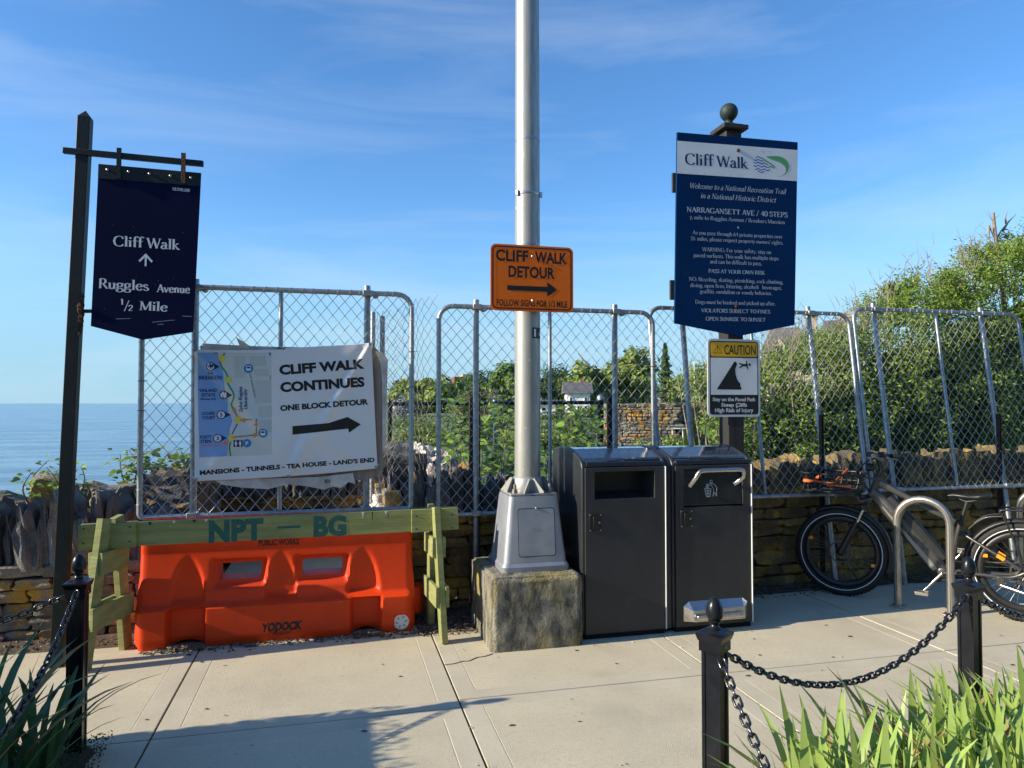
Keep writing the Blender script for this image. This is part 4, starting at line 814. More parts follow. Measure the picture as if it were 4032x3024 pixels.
for a0, a1, lab in ((-83, -57, '1'), (-56, -26, '-')):
    pt = curved_plate(a0, a1, 1.585, 1.66, .0916).build('number_plate', M['black'], t, smooth=60)
    polys, w = serif(lab, 2.2) if lab == '1' else sans('-', .05)
    q = MB(); h = .055 if lab == '1' else .11; am = R((a0 + a1) / 2); s_ = (.020 if lab == '1' else .013) / w
    for k, p in enumerate(polys):
        q.add([((.0921 + .0001 * (k % 4)) * math.cos(am + (x - w / 2) * s_ / .0916), (.0921 + .0001 * (k % 4)) * math.sin(am + (x - w / 2) * s_ / .0916), (1.595 if lab == '1' else 1.585) + y * h) for x, y in p], [list(range(len(p)))])
    q.build('numeral', M['signwhite'], pt)
curved_plate(-30, -20, .95, 1.17, .0918, 3).build('reflector_strip', M['signwhite'], t)

# ================================================================== ORANGE BARRIER
XL, XR, YC = -1.235, .548, 5.27
t = thing('plastic_barrier', 'orange plastic water-filled barrier with two window slots', 'barrier', (0, YC, 0))
W1, W2 = (-.748, -.482), (-.212, .061); WZ = (.408, .516)
RIB = (-.935, -.345, .205); FORK = ((-1.055, -.815), (.118, .325))
def hd(x, z):
    """half depth of the barrier at a place on its side"""
    if z < .245: h = .205 - .012 * sm(.06, 0, z)
    elif z < .285: h = .205 - .052 * sm(.245, .285, z)
    elif z < .60: h = .153 - .052 * ((z - .285) / .315) ** .85
    else: h = .101 + .006 * math.sin((z - .6) / .16 * math.pi)
    if z > .74: h -= .03 * sm(.74, .775, z)
    for c in RIB:
        wd = .105 * max(0, 1 - ((z - .27) / .315) ** 2) ** .62 if .27 <= z < .585 else 0
        if wd and z > .275: k = 1 - sm(wd - .018, wd + .012, abs(x - c)); h -= .78 * max(0, h - .1005) * k * sm(.275, .305, z)
    for a, b in FORK:
        if z < .262: h -= .075 * (sm(a - .006, a + .02, x) - sm(b - .02, b + .006, x)) * (1 - sm(.235, .262, z))
    for a, b in (W1, W2):      # funnel-shaped surround of the slots
        k = sm(a - .055, a - .012, x) * (1 - sm(b + .012, b + .055, x)) * sm(WZ[0] - .07, WZ[0] - .01, z) * (1 - sm(WZ[1] + .008, WZ[1] + .04, z)); h -= .042 * k
    if .41 < x < .525 and .015 < z < .125: h -= .012 * sm(.41, .425, x) * (1 - sm(.51, .525, x)) * sm(.015, .03, z) * (1 - sm(.11, .125, z))
    e = min(x - XL, XR - x) / .05       # rounded ends
    if e < 1: h *= .80 + .20 * math.sqrt(max(0, 1 - (1 - max(0, e)) ** 2))
    return max(.03, h)
def grid_axis(a, b, step, fixed):
    P = sorted(set([a, b] + list(fixed))); out = []
    for p, q in zip(P, P[1:]):
        n = max(1, round((q - p) / step)); out += [p + (q - p) * i / n for i in range(n)]
    return out + [b]
gx = grid_axis(XL, XR, .0125, W1 + W2); gz = grid_axis(0, .775, .0125, WZ)
mb = MB(); ix = {}
for s in (-1, 1):
    for i, x in enumerate(gx):
        for j, z in enumerate(gz):
            zz = z + (.035 * math.sin(max(0, min(1, (x + 1.05) / .24)) * math.pi) + .035 * math.sin(max(0, min(1, (x - .118) / .207)) * math.pi)) * (1 - sm(0, .06, z))
            ix[s, i, j] = len(mb.v); mb.v.append((x + (.012 * sm(.5, .3, z) - .02 * (1 - sm(.0, .05, z))) * ((-1 if i == 0 else 1 if i == len(gx) - 1 else 0)), s * hd(x, z), zz))
hole = lambda i, j: any(a - 1e-6 <= gx[i] and gx[i + 1] <= b + 1e-6 for a, b in (W1, W2)) and WZ[0] - 1e-6 <= gz[j] and gz[j + 1] <= WZ[1] + 1e-6
for i in range(len(gx) - 1):
    for j in range(len(gz) - 1):
        a, b, c, d = (i, j), (i + 1, j), (i + 1, j + 1), (i, j + 1)
        if not hole(i, j):
            mb.f.append([ix[(-1, *q)] for q in (a, b, c, d)]); mb.f.append([ix[(1, *q)] for q in (d, c, b, a)]); mb.m += [0, 0]
            for (p, q, ni, nj) in ((a, b, i, j - 1), (b, c, i + 1, j), (c, d, i, j + 1), (d, a, i - 1, j)):
                if 0 <= ni < len(gx) - 1 and 0 <= nj < len(gz) - 1 and not hole(ni, nj): continue
                mb.f.append([ix[(-1, *q)], ix[(-1, *p)], ix[(1, *p)], ix[(1, *q)]]); mb.m.append(0)
bar = mb.build('shell', M['orangeplastic'], t, smooth=48)
mb = MB(); mb.lathe([(.03, 0), (.065, .004), (.070, .02), (.070, .06), (.055, .075), (.004, .078)], (XR - .005, .0, .19), 20, M=Matrix.Rotation(R(90), 3, 'Y')); mb.lathe([(.07, .0), (.07, .18)], (XR + .02, 0, .09), 16); mb.build('end_knuckle', M['orangeplastic'], t, smooth=50)
mb = MB(); yb = -hd(.4632, .07); mb.lathe([(.052, -.004), (.054, .006), (.045, .010), (.043, .006), (.020, .006), (.018, .010), (.001, .010)], (.4632, yb, .0701), 24, M=Matrix.Rotation(R(90), 3, 'X')); pg = mb.build('drain_plug', M['signwhite'], t, smooth=40)
mb = MB()
for k in range(6):
    a = R(60 * k + 10); c, s = math.cos(a), math.sin(a); mb.flat([(.4632 + c * r + e * -s * .006, .0701 + s * r + e * c * .006) for r, e in ((.024, -1), (.041, -1), (.041, 1), (.024, 1))], yb - .0075)
mb.build('plug_slot', M['mapgrey'], pg)
le = MB()
for s, *ln in (('YODOCK', -.4701, .0739, -.2066, .0767, .0546), ('1-888-496-3625', -.4078, .0595, -.2755, .0572, .0115), ('WWW.YODOCK.COM', -.3945, .0470, -.2887, .0468, .008)): write(le, sans(s, .06 if len(s) < 8 else .03, .22 if len(s) < 8 else 0), ln, 0, fn=lambda a, b: -hd(a, b), lift=.0012)
write(le, sans('PUBLIC WORKS', .03), (-.4975, .6275, -.2325, .6265, .0398), 0, fn=lambda a, b: -hd(a, b), lift=.002)
le.build('lettering', M['black'], t)

# ================================================================== SAWHORSE BARRICADE
t = thing('sawhorse_barricade', 'green painted wooden sawhorse barricade standing over the orange barrier', 'barricade', (-.35, 4.975, 0))
ox = -.35
mb = MB(); mb.prism([(-1.2095 - ox, .848), (.5161 - ox, .866), (.5165 - ox, .714), (-1.2075 - ox, .699)], -.018, .020); pk = mb.build('plank', M['greenwood'], t, bevel=.003)
for pts in ([(-1.535, .843), (-1.2095, .851), (-1.2075, .698), (-1.533, .690)], [(.5165, .8685), (.8385, .872), (.8448, .722), (.5170, .7115)]):
    for ya, yb in ((-.041, -.0195), (.0215, .040)):
        mb = MB(); mb.prism([(x - ox, z) for x, z in pts], ya, yb); mb.build('end_board', M['greenwood'], t, bevel=.003)
for lx, tilt, yw in ((-1.36, -.02, -18), (.675, .025, 5)):
    AF = Matrix.Translation((lx - ox, 0, 0)) @ Matrix.Rotation(R(yw), 4, 'Z') @ Matrix.Translation((ox - lx, 0, 0))
    for s, top in ((-1, .885), (1, .88)):
        mb = MB(); foot = (lx - ox + tilt, s * .205, 0); mb.beam((foot[0], foot[1], .0), (lx - ox, s * .062, top), .042, .088, (0, 1, 0)); mb.v = [tuple(AF @ Vector(p)) for p in mb.v]; mb.build('leg', M['greenwood'], t, bevel=.003)
    for z, hw in ((.62, .135), (.30, .205)):
        k = tilt * (1 - z / .88)
        for s in (-1, 1):
            mb = MB(); xx = lx - ox + k + s * .034; mb.box(xx - .0125, xx + .0125, -hw, hw, z - .068, z + .068, M=AF); mb.build('gusset_board', M['greenwood'], t, bevel=.003)
le = MB()
for s, *ln in (('NPT', -.7823, .7069, -.4474, .7101, .1373), ('BG', -.1314, .7165, .0822, .7165, .130)): le = MB(); write(le, sans(s, .055, 0, 1.05), (ln[0] - ox, ln[1], ln[2] - ox, ln[3], ln[4]), -.0186); le.build('lettering', M['darkgreenpaint'], pk)
le = MB(); le.flat([(-.3603 - ox, .7725), (-.214 - ox, .7735), (-.214 - ox, .789), (-.3603 - ox, .788)], -.0186); le.build('dash_mark', M['darkgreenpaint'], pk)
for x, z0, z1, w in ((.19, .862, .818, .012), (.345, .8635, .838, .014), (-.99, .851, .83, .010), (-.80, .853, .835, .012)):
    mb = MB(); mb.flat([(x - w - ox, z0 - .001), (x + w - ox, z0 - .001), (x + w * .5 - ox, z0 - .010), (x + .002 - ox, (z0 + z1) / 2), (x + .001 - ox, z1), (x - .002 - ox, z1), (x - .003 - ox, (z0 + z1) / 2), (x - w * .5 - ox, z0 - .010)], -.0188); mb.build('paint_drip', M['whitepaint'], pk)
for x, z0, z1, w in ((.255, .863, .80, .004), (-1.13, .849, .825, .011), (-.87, .852, .832, .012), (.36, .845, .815, .003)): mb = MB(); mb.flat([(x - w - ox, z0 - .001), (x + w - ox, z0 - .001), (x + .0015 - ox, z1), (x - .0015 - ox, z1)], -.0190); mb.build('dark_drip', M['black'], pk)
for x0, x1 in ((-1.5, -1.24), (.55, .80)):
    for x in (x0, x1):
        for z in (.735, .825):
            mb = MB(); mb.lathe([(.006, 0), (.006, .002), (.001, .003)], (x - ox, -.041, z), 8, M=Matrix.Rotation(R(90), 3, 'X')); mb.build('nail', M['nail'], t)

# ================================================================== BANNER on the left fence panel
t = thing('detour_banner', 'wrinkled white vinyl detour banner with route map tied to the fence', 'banner', (0, 0, 0))
BC = [(-.9339, 1.9687), (.2562, 2.0371), (.3044, 1.1289), (-.9239, 1.0685)]
def uv2xz(u, v):
    a, b, c, d = BC; tx = a[0] + (b[0] - a[0]) * u; tz = a[1] + (b[1] - a[1]) * u - .022 * math.sin(u * math.pi) * (1 if u < .5 else .6)
    bx = d[0] + (c[0] - d[0]) * u; bz = d[1] + (c[1] - d[1]) * u - .012 * math.sin(u * math.pi)
    return tx + (bx - tx) * v, tz + (bz - tz) * v
def fold(x, z, ax, az, bx, bz, w):
    d = Vector((bx - ax, bz - az)); l = d.length; d /= l; p = Vector((x - ax, z - az)); s = p.dot(d); q = p.x * d.y - p.y * d.x
    k = max(0, min(1, s / l)); env = math.sin(math.pi * min(1, max(0, s / l * .9 + .1))) ** .7 if 0 < s < l else 0
    return env * math.exp(-(q / (w * (.5 + k))) ** 2)
def by(x, z):
    y = 5.252 - .010 * math.sin((x + .9) * 2.6) * math.sin((z - 1.07) * 3.4)
    y -= .022 * fold(x, z, -.93, 1.97, -.25, 1.12, .040) - .012 * fold(x, z, -.93, 1.90, -.40, 1.20, .05)
    y -= .022 * fold(x, z, .25, 2.03, -.31, 1.08, .038) - .010 * fold(x, z, .2, 2.0, -.33, 1.15, .05)
    y -= .012 * fold(x, z, -.31, 1.08, -.05, 1.75, .045) + .008 * fold(x, z, -.92, 1.07, -.5, 1.5, .05) + .010 * fold(x, z, .30, 1.13, -.1, 1.4, .06)
    y -= .006 * math.sin(x * 21 + z * 9) * max(0, 1 - abs(x + .85) / .25)
    return y + .003 * noise.noise((x * 9, z * 9, 0))
NU, NV = 230, 170; mb = MB()
for i in range(NU + 1):
    for j in range(NV + 1): x, z = uv2xz(i / NU, j / NV); mb.v.append((x, by(x, z), z))
for i in range(NU):
    for j in range(NV): a = i * (NV + 1) + j; mb.f.append([a, a + 1, a + NV + 2, a + NV + 1]); mb.m.append(0)
sh = mb.build('vinyl_sheet', M['banner'], t, smooth=180); so = sh.modifiers.new('thick', 'SOLIDIFY'); so.thickness = .0012; so.offset = -1
def on_banner(mb, poly, lift, res=.012):
    """lay a printed shape on the wrinkled sheet, cut fine enough to follow it"""
    bm = bmesh.new(); vs_ = [bm.verts.new((x, 0, z)) for x, z in poly]; f = bm.faces.new(vs_)
    bmesh.ops.triangulate(bm, faces=bm.faces[:])
    for _ in range(6):
        L_ = [e for e in bm.edges if e.calc_length() > res]
        if not L_: break
        bmesh.ops.subdivide_edges(bm, edges=L_, cuts=1); bmesh.ops.triangulate(bm, faces=bm.faces[:])
    bm.verts.index_update(); o = len(mb.v); mb.v += [(v.co.x, by(v.co.x, v.co.z) - lift, v.co.z) for v in bm.verts]
    for f in bm.faces:
        idx = [o + v.index for v in f.verts]; a, b, c = [Vector(mb.v[k]) for k in idx[:3]]
        if (b - a).cross(c - a).y > 0: idx = idx[::-1]
        mb.f.append(idx); mb.m.append(0)
    bm.free()
def ribbon(mb, pts, w, lift):
    P = smooth_path([(x, 0, z) for x, z in pts], 3)
    for i in range(len(P) - 1):
        d = (P[i + 1] - P[i]); 
        if d.length < 1e-6: continue
        d.normalize(); n = Vector((-d.z, 0, d.x)) * w / 2; on_banner(mb, [(q.x, q.z) for q in (P[i] - n, P[i + 1] - n + d * w * .15, P[i + 1] + n + d * w * .15, P[i] + n)], lift + .0001 * (i % 2), .05)
mb = MB(); on_banner(mb, [(-.9146, 1.9460), (-.4342, 1.9550), (-.4212, 1.24), (-.8956, 1.2304)], .0007); mp_ = mb.build('route_map', M['mapland'], sh, smooth=180)
SH = [(-.9146, 1.9460), (-.7863, 1.948), (-.7909, 1.9069), (-.7723, 1.8358), (-.7489, 1.8141), (-.7408, 1.7757), (-.7429, 1.7262), (-.7321, 1.6823), (-.7189, 1.6494), (-.7208, 1.5834), (-.7153, 1.5395), (-.6944, 1.512), (-.6858, 1.479), (-.6937, 1.4461), (-.714, 1.4133), (-.7213, 1.375), (-.7182, 1.3257), (-.7231, 1.2929), (-.7148, 1.2365), (-.8956, 1.2304)]
mb = MB(); on_banner(mb, SH, .0014); mb.build('map_sea', M['mapsea'], mp_, smooth=180)
mb = MB()
for (a, b), (c, d) in zip(*[iter([(-.5789, 1.9296), (-.4704, 1.8588), (-.5466, 1.8384), (-.4513, 1.7893), (-.5406, 1.7607), (-.4350, 1.5999), (-.5154, 1.5805), (-.4280, 1.5052), (-.5171, 1.4835), (-.4280, 1.3995), (-.6781, 1.9251), (-.6036, 1.7768)])] * 2): mb = MB(); on_banner(mb, [(a, b), (c, b + .003), (c + .004, d), (a + .004, d - .003)], .0013); mb.build('map_block', M['mapblock'], mp_, smooth=180)
mb = MB()
ribbon(mb, [(-.7374, 1.9463), (-.7551, 1.9157), (-.7676, 1.8853), (-.7544, 1.847), (-.7283, 1.8088), (-.715, 1.7704), (-.7147, 1.7374), (-.6963, 1.7045), (-.6779, 1.6715), (-.6749, 1.6385), (-.6926, 1.5944), (-.6846, 1.5669), (-.6529, 1.5063)], .0105, .0019)
ribbon(mb, [(-.6926, 1.3363), (-.7, 1.298), (-.6942, 1.2377)], .0105, .0019); ribbon(mb, [(-.6929, 1.3665), (-.5267, 1.3784)], .008, .0019); ribbon(mb, [(-.5267, 1.3784), (-.525, 1.4891)], .008, .0019); ribbon(mb, [(-.525, 1.4891), (-.6423, 1.4842)], .008, .0019)
mb.build('green_route', M['mapgreen'], mp_, smooth=180)
for x, z in ((-.755, 1.9086), (-.7123, 1.761), (-.6486, 1.4853), (-.6903, 1.3626)): mb = MB(); on_banner(mb, disc(x, z, .0215, 16), .0024, .05); mb.build('route_dot', M['mapyellow'], mp_, smooth=180)
mb = MB(); ribbon(mb, [(-.6524, 1.4568), (-.6854, 1.3883)], .008, .0019); mb.build('closed_section', M['logoblue'], mp_)
mb = MB()
for x, z, a, s in ((-.6741, 1.556, 100, .021), (-.6164, 1.4813, 180, .021), (-.53, 1.4587, 90, .021), (-.532, 1.3765, 0, .021)):
    on_banner(mb, [(x + s * math.cos(R(a + q)), z + s * math.sin(R(a + q))) for q in (0, 130, 230)], .0027, .05)
for x, z, w in ((-.672, 1.3645, .018), (-.633, 1.3683, .012), (-.592, 1.3712, .010), (-.5700, 1.4873, .010), (-.648, 1.484, .012)): on_banner(mb, [(x - w, z - .004), (x + w, z - .0035), (x + w, z + .0045), (x - w, z + .004)], .0025, .05)
on_banner(mb, [(-.6555, 1.503), (-.667, 1.535), (-.661, 1.538), (-.650, 1.505)], .0026)
on_banner(mb, [(-.5295, 1.432), (-.5225, 1.432), (-.5225, 1.446), (-.5295, 1.446)], .0026)
cx, cz = -.7285, 1.3247; on_banner(mb, [(cx + (.0215 if k % 2 == 0 else .0085) * math.sin(R(36 * k)), cz + (.0215 if k % 2 == 0 else .0085) * math.cos(R(36 * k))) for k in range(10)], .0024, .05)
write(mb, sans('You are here', .015), (-.8914, 1.3047, -.7581, 1.3055, .0155), 0, fn=by, lift=.0022)
mb.build('red_mark', M['mapred'], mp_, smooth=180)
for q_ in (disc(-.5822, 1.8408, .0315, 18), disc(-.4821, 1.3918, .0315, 18), disc(-.5878, 1.3228, .0285, 18), [(-.451, 1.9545), (-.4345, 1.9548), (-.435, 1.931), (-.446, 1.937)]): mb = MB(); on_banner(mb, q_, .0022, .05); mb.build('blue_symbol', M['mapblue'], mp_, smooth=180)
PIN = [((-.8272, 1.8516), (-.7698, 1.8512)), ((-.7432, 1.6575), (-.6839, 1.655)), ((-.7572, 1.5205), (-.6944, 1.5202)), ((-.7776, 1.3593), (-.7176, 1.3613))]
mb = MB(); on_banner(mb, [(-.6746, 1.346), (-.6162, 1.346), (-.6162, 1.2984), (-.6746, 1.2984)], .0022)
for (x, z), (a, b) in PIN: on_banner(mb, [(x + .030 * math.cos(R(q)), z + .030 * math.sin(R(q))) for q in range(50, 311, 20)] + [(a, b)], .0022, .05)
on_banner(mb, [(-.817, 1.9475), (-.776, 1.948), (-.787, 1.9425), (-.805, 1.942)], .0022)
for s, *ln in (('THE', -.85, 1.7966, -.8113, 1.797, .0164), ('BREAKERS', -.904, 1.7634, -.7505, 1.7646, .025), ('VINLAND', -.9005, 1.6762, -.7875, 1.6793, .0218), ('ESTATE', -.884, 1.6462, -.7985, 1.6464, .0218), ('(McAuley Hall)', -.8908, 1.6228, -.7921, 1.6229, .0131), ('OCHRE', -.8826, 1.5193, -.7982, 1.5206, .0218), ('COURT', -.8792, 1.491, -.7968, 1.4905, .0218), ('FORTY', -.8904, 1.3579, -.8158, 1.3597, .0217), ('STEPS', -.8881, 1.3291, -.8175, 1.3281, .0217)):
    write(mb, sans(s, .028), ln, 0, fn=by, lift=.0024)
for s, *ln in (('Salve Regina', -.6169, 1.5365, -.6227, 1.7131, .024), ('University', -.5848, 1.5568, -.5913, 1.6967, .024)): write(mb, serif(s, 1.3, .22), ln, 0, fn=by, lift=.0022)
mb.build('navy_print', M['mapnavy'], mp_)
for (x, z), _ in PIN[1:]: mb = MB(); on_banner(mb, disc(x, z, .0235, 16), .0028, .05); mb.build('pin_face', M['banner'], mp_)
mb = MB(); (x, z), _ = PIN[0]; on_banner(mb, disc(x, z, .0235, 16), .0028, .05)
mb2 = MB()
for s, (x, z) in zip('7653', [p[0] for p in PIN]): write(mb2, sans(s, .03), (x - .0085, z - .0125, x + .0085, z - .0125, .025), 0, fn=by, lift=.0034)
write(mb2, sans('OCHRE POINT AVE', .0), (-.5301, 1.6387, -.5646, 1.8049, .0133), 0, fn=by, lift=.0022); write(mb2, sans('AVE'), (-.4330, 1.7672, -.4333, 1.7951, .009), 0, fn=by, lift=.0022)
mb.build('pin_face', M['banner'], mp_); mb = MB(); write(mb, sans('P', .03), (-.5965, 1.3098, -.5785, 1.3096, .026), 0, fn=by, lift=.0028)
mb.build('parking_letter', M['banner'], mp_)
for cx in (-.659, -.632):
    mb = MB(); on_banner(mb, disc(cx, 1.338, .0048, 8), .0028); on_banner(mb, [(cx - .008, 1.331), (cx + .008, 1.331), (cx + .0075, 1.3145), (cx + .004, 1.3145), (cx + .003, 1.301), (cx - .003, 1.301), (cx - .004, 1.3145), (cx - .0075, 1.3145)], .0028); mb.build('figure_symbol', M['banner'], mp_)
for bx, bz in ((-.5822, 1.8408), (-.4821, 1.3918)): mb = MB(); on_banner(mb, rrect(bx - .016, bx + .016, bz - .015, bz + .019, .007, 3), .0028); mb.build('bus_symbol', M['banner'], mp_); on_banner(mb2, [(bx - .012, bz + .001), (bx + .012, bz + .001), (bx + .011, bz + .013), (bx - .011, bz + .013)], .0033)
mb2.build('pin_number', M['mapnavy'], mp_)
mb = MB()
for s, b_, *ln in (('CLIFF WALK', .05, -.3764, 1.8012, .2094, 1.8544, .0667), ('CONTINUES', .05, -.3692, 1.6797, .2101, 1.7239, .0666), ('ONE BLOCK DETOUR', .05, -.3691, 1.5465, .2368, 1.5935, .0386), ("MANSIONS - TUNNELS - TEA HOUSE - LAND'S END", .045, -.8904, 1.1104, .2835, 1.1778, .0312)):
    polys, w = sans(s, b_); x0, z0, x1, z1, h = ln; l = math.hypot(x1 - x0, z1 - z0)
    for k, p in enumerate(polys):
        on_banner(mb, [(x0 + a * (x1 - x0) / w - b * h * (z1 - z0) / l, z0 + a * (z1 - z0) / w + b * h * (x1 - x0) / l) for a, b in p], .0012 + .0001 * (k % 3), .014)
on_banner(mb, [(-.287, 1.4385), (.0952, 1.4707), (.0897, 1.5014), (.1835, 1.4481), (.1011, 1.3884), (.0956, 1.418), (-.2865, 1.3783)], .0014)
mb.build('black_print', M['black'], sh)
for x, z in ((-.925, 1.965), (-.355, 1.985), (.247, 2.026), (.293, 1.14), (-.311, 1.088), (-.915, 1.08)):
    mb = MB(); mb.lathe([(.005, .001), (.011, .001), (.011, .003), (.005, .003)], (x, by(x, z), z), 14, M=Matrix.Rotation(R(90), 3, 'X')); mb.build('grommet', M['brushed'], t, smooth=40)
    q = MB(); q.tube(smooth_path([(x, by(x, z) - .003, z), (x - .02 * (1 if x < 0 else -1), 5.262, z + .015), (x - .03 * (1 if x < 0 else -1), 5.29, z + .025)], 3), .0025, 5); q.build('tie_cord', M['whiteplastic'], t)
t = thing('plywood_board', 'weathered plywood board with torn old poster behind the white banner', 'board', (0, 0, 0))
mb = MB(); mb.prism([(-.90, 1.995), (.29, 2.0), (.365, 1.92), (.345, 1.10), (.24, 1.045), (-.3, 1.04), (-.88, 1.055)], 5.271, 5.281); mb.build('sheet', M['plywood'], t)
def torn(P, a, b): mb = MB(); mb.prism(P, a, b); return mb.build('torn_poster', M['tornbanner'], t)
torn([(.285, 1.98), (.34, 1.97), (.375, 1.92), (.362, 1.30), (.34, 1.22), (.335, 1.75), (.32, 1.90)], 5.266, 5.2695); tp = torn([(-.8, 1.075), (-.1, 1.075), (.13, 1.10), (.15, 1.02), (.10, 1.035), (.05, .995), (-.01, 1.005), (-.07, .985), (-.2, 1.015), (-.31, 1.03), (-.45, 1.0), (-.62, 1.015), (-.75, 1.04)], 5.262, 5.2655)
torn([(-.88, 2.012), (-.70, 2.005), (-.55, 2.0), (-.4, 1.998), (-.4, 1.97), (-.9, 1.95)], 5.267, 5.2695); torn([(-.64, 1.99), (-.67, 2.06), (-.56, 1.99)], 5.264, 5.2655)
le = MB(); write(le, sans('ID', .03), (-.065, 1.032, -.028, 1.034, .024), 5.2615); le.build('lettering', M['black'], tp)
# ================================================================== BINS
def bin_profile(yf, yb, zt):
    """side outline of a bin in y,z: upright front, rounded shoulder, gently arched top"""
    P = [(yf, .03), (yf, 1.145)]
    P += [(yf + .10 - .10 * math.cos(q), 1.145 + .085 * math.sin(q)) for q in [i * R(70) / 6 for i in range(1, 7)]]
    P += [(yf + .16, 1.252), (yf + .26, zt - .004), (yf + .36, zt), (yf + .48, zt - .006)]
    P += [(yb - .10 + .10 * math.sin(q), zt - .10 + .085 * math.cos(q)) for q in [i * R(90) / 6 for i in range(0, 7)]]
    return P + [(yb, .03)]
def bin_unit(name, label, x0, x1, recycling):
    w = x1 - x0; t = thing(name, label, 'bin', (x0, 4.585, 0), group='pair of street bins')
    pr = bin_profile(.018, .70, 1.283)
    mb = MB(); mb.prismx(pr, 0, .03); mb.prismx(pr, w - .03, w); mb.build('side_panel', M['binshell'], t, bevel=.012, seg=3)
    inner = [(y + (.006 if y < .3 else -.006), z - (.006 if z > .5 else 0)) for y, z in pr]
    mb = MB(); n = len(inner)
    # body between the sides: back, floor and a front with its opening
    ox0, ox1, oz0, oz1 = (.088, .530, .945, 1.132) if recycling else (.082, .545, .868, 1.135)
    mb.box(.031, w - .031, .55, .69, .03, 1.15); mb.box(.031, w - .031, .03, .55, .03, .6)
    mb.build('body', M['binshell'], t)
    mb = MB()       # glossy top skin over the arch
    top = [p for p in inner if p[1] > 1.195]
    for (ya, za), (yb_, zb) in zip(top, top[1:]): mb.add([(.031, ya, za), (w - .031, ya, za), (w - .031, yb_, zb), (.031, yb_, zb)], [(0, 1, 2, 3)])
    tp = mb.build('top_panel', M['bintop'], t, smooth=60)
    mb = MB(); mb.box(.031, w - .031, .012, .06, 1.165, 1.197); mb.build('front_lip', M['bintop'], t, bevel=.004)
    # door: a flat panel with the opening cut out
    X = [.020, ox0, ox1, w - .022]; Z = [.036, oz0, oz1, 1.160]; mb = MB()
    for i in range(3):
        for j in range(3):
            if (i, j) == (1, 1): continue
            mb.box(X[i], X[i + 1], 0, .017, Z[j], Z[j + 1])
    bm = bmesh.new(); me = mb.mesh('tmp', M['bin']); bm.from_mesh(me); bmesh.ops.remove_doubles(bm, verts=bm.verts, dist=1e-5)
    seen = {}
    for f in bm.faces: seen.setdefault(tuple(sorted(v.index for v in f.verts)), []).append(f)
    bmesh.ops.delete(bm, geom=[f for k in seen.values() if len(k) > 1 for f in k], context='FACES')
    me2 = bpy.data.meshes.new('door'); bm.to_mesh(me2); bm.free(); me2.materials.append(M['bin']); bpy.data.meshes.remove(me); door = inst('door', me2, t)
    bv = door.modifiers.new('b', 'BEVEL'); bv.width = .003; bv.limit_method = 'ANGLE'; bv.segments = 2
    mb = MB(); mb.box(w - .0215, w - .0165, -.009, .016, .036, 1.160); mb.build('sunlit_trim', M['signwhite'], t)  # door trim coloured white for the sunlight its edge catches
    mb = MB(); mb.box(.02, w - .02, .02, .66, 0, .034); mb.build('base', M['dark'], t)
    # latch
    lx = .09 if recycling else .098; mb = MB(); mb.box(lx - .045, lx + .045, -.006, -.0003, .728, .852); lt = mb.build('latch_plate', M['bikeblack'], t, bevel=.002)
    mb = MB(); mb.box(lx - .030, lx + .012, -.0066, -.0062, .745, .838); mb.build('latch_recess', M['dark'], lt); mb = MB(); mb.box(lx - .018, lx + .013, -.012, -.0068, .748, .832); mb.build('paddle', M['bikeblack'], lt, bevel=.003)
    mb = MB(); mb.lathe([(.008, 0), (.008, .004), (.001, .0045)], (lx + .028, -.0062, .79), 10, M=Matrix.Rotation(R(90), 3, 'X')); mb.build('keyhole', M['brushed'], lt)
    for a in (-.038, .038):
        for z in (.738, .842): mb = MB(); mb.lathe([(.004, 0), (.004, .002), (.001, .003)], (lx + a, -.0062, z), 8, M=Matrix.Rotation(R(90), 3, 'X')); mb.build('screw', M['steel'], lt)
    if recycling:
        mb = MB(); d = .20          # dark chute behind the opening
        for q in ([(ox0, .0172, oz0), (ox1, .0172, oz0), (ox1 - .03, d, oz0 + .03), (ox0 + .03, d, oz0 + .03)], [(ox0, .0172, oz1), (ox0 + .03, d, oz1 - .02), (ox1 - .03, d, oz1 - .02), (ox1, .0172, oz1)], [(ox0, .0172, oz0), (ox0 + .03, d, oz0 + .03), (ox0 + .03, d, oz1 - .02), (ox0, .0172, oz1)], [(ox1, .0172, oz0), (ox1, .0172, oz1), (ox1 - .03, d, oz1 - .02), (ox1 - .03, d, oz0 + .03)], [(ox0 + .03, d, oz0 + .03), (ox1 - .03, d, oz0 + .03), (ox1 - .03, d, oz1 - .02), (ox0 + .03, d, oz1 - .02)]): mb.add(q, [(0, 1, 2, 3)])
        mb.build('chute', M['binshell'], t)
        for k in range(1, 7):
            q = MB(); x = .031 + k * (w - .062) / 7; 
            for (ya, za), (yb_, zb) in zip(top[3:-3], top[4:-3]): q.add([(x - .0006, ya, za + .0006), (x + .0006, ya, za + .0006), (x + .0006, yb_, zb + .0006), (x - .0006, yb_, zb + .0006)], [(0, 1, 2, 3)])
            q.build('cell_line', M['bikegrey'], tp)
    else:
        mb = MB(); mb.prismx([(.020, oz0 + .004), (.003, oz0 + .012), (.012, oz0 + .12), (.035, oz1 - .004), (.06, oz1 - .004), (.06, oz0 + .004)], ox0 + .004, ox1 - .004); hp = mb.build('hopper_door', M['bikeblack'], t, bevel=.004)
        hx = lambda x: x - x0
        P = [(hx(2.428), -.006, 1.018), (hx(2.433), -.02, 1.035), (hx(2.448), -.05, 1.075), (hx(2.466), -.062, 1.112), (hx(2.50), -.064, 1.128), (hx(2.65), -.064, 1.130), (hx(2.785), -.064, 1.130), (hx(2.815), -.062, 1.112), (hx(2.818), -.05, 1.075), (hx(2.795), -.02, 1.04), (hx(2.772), -.006, 1.022)]
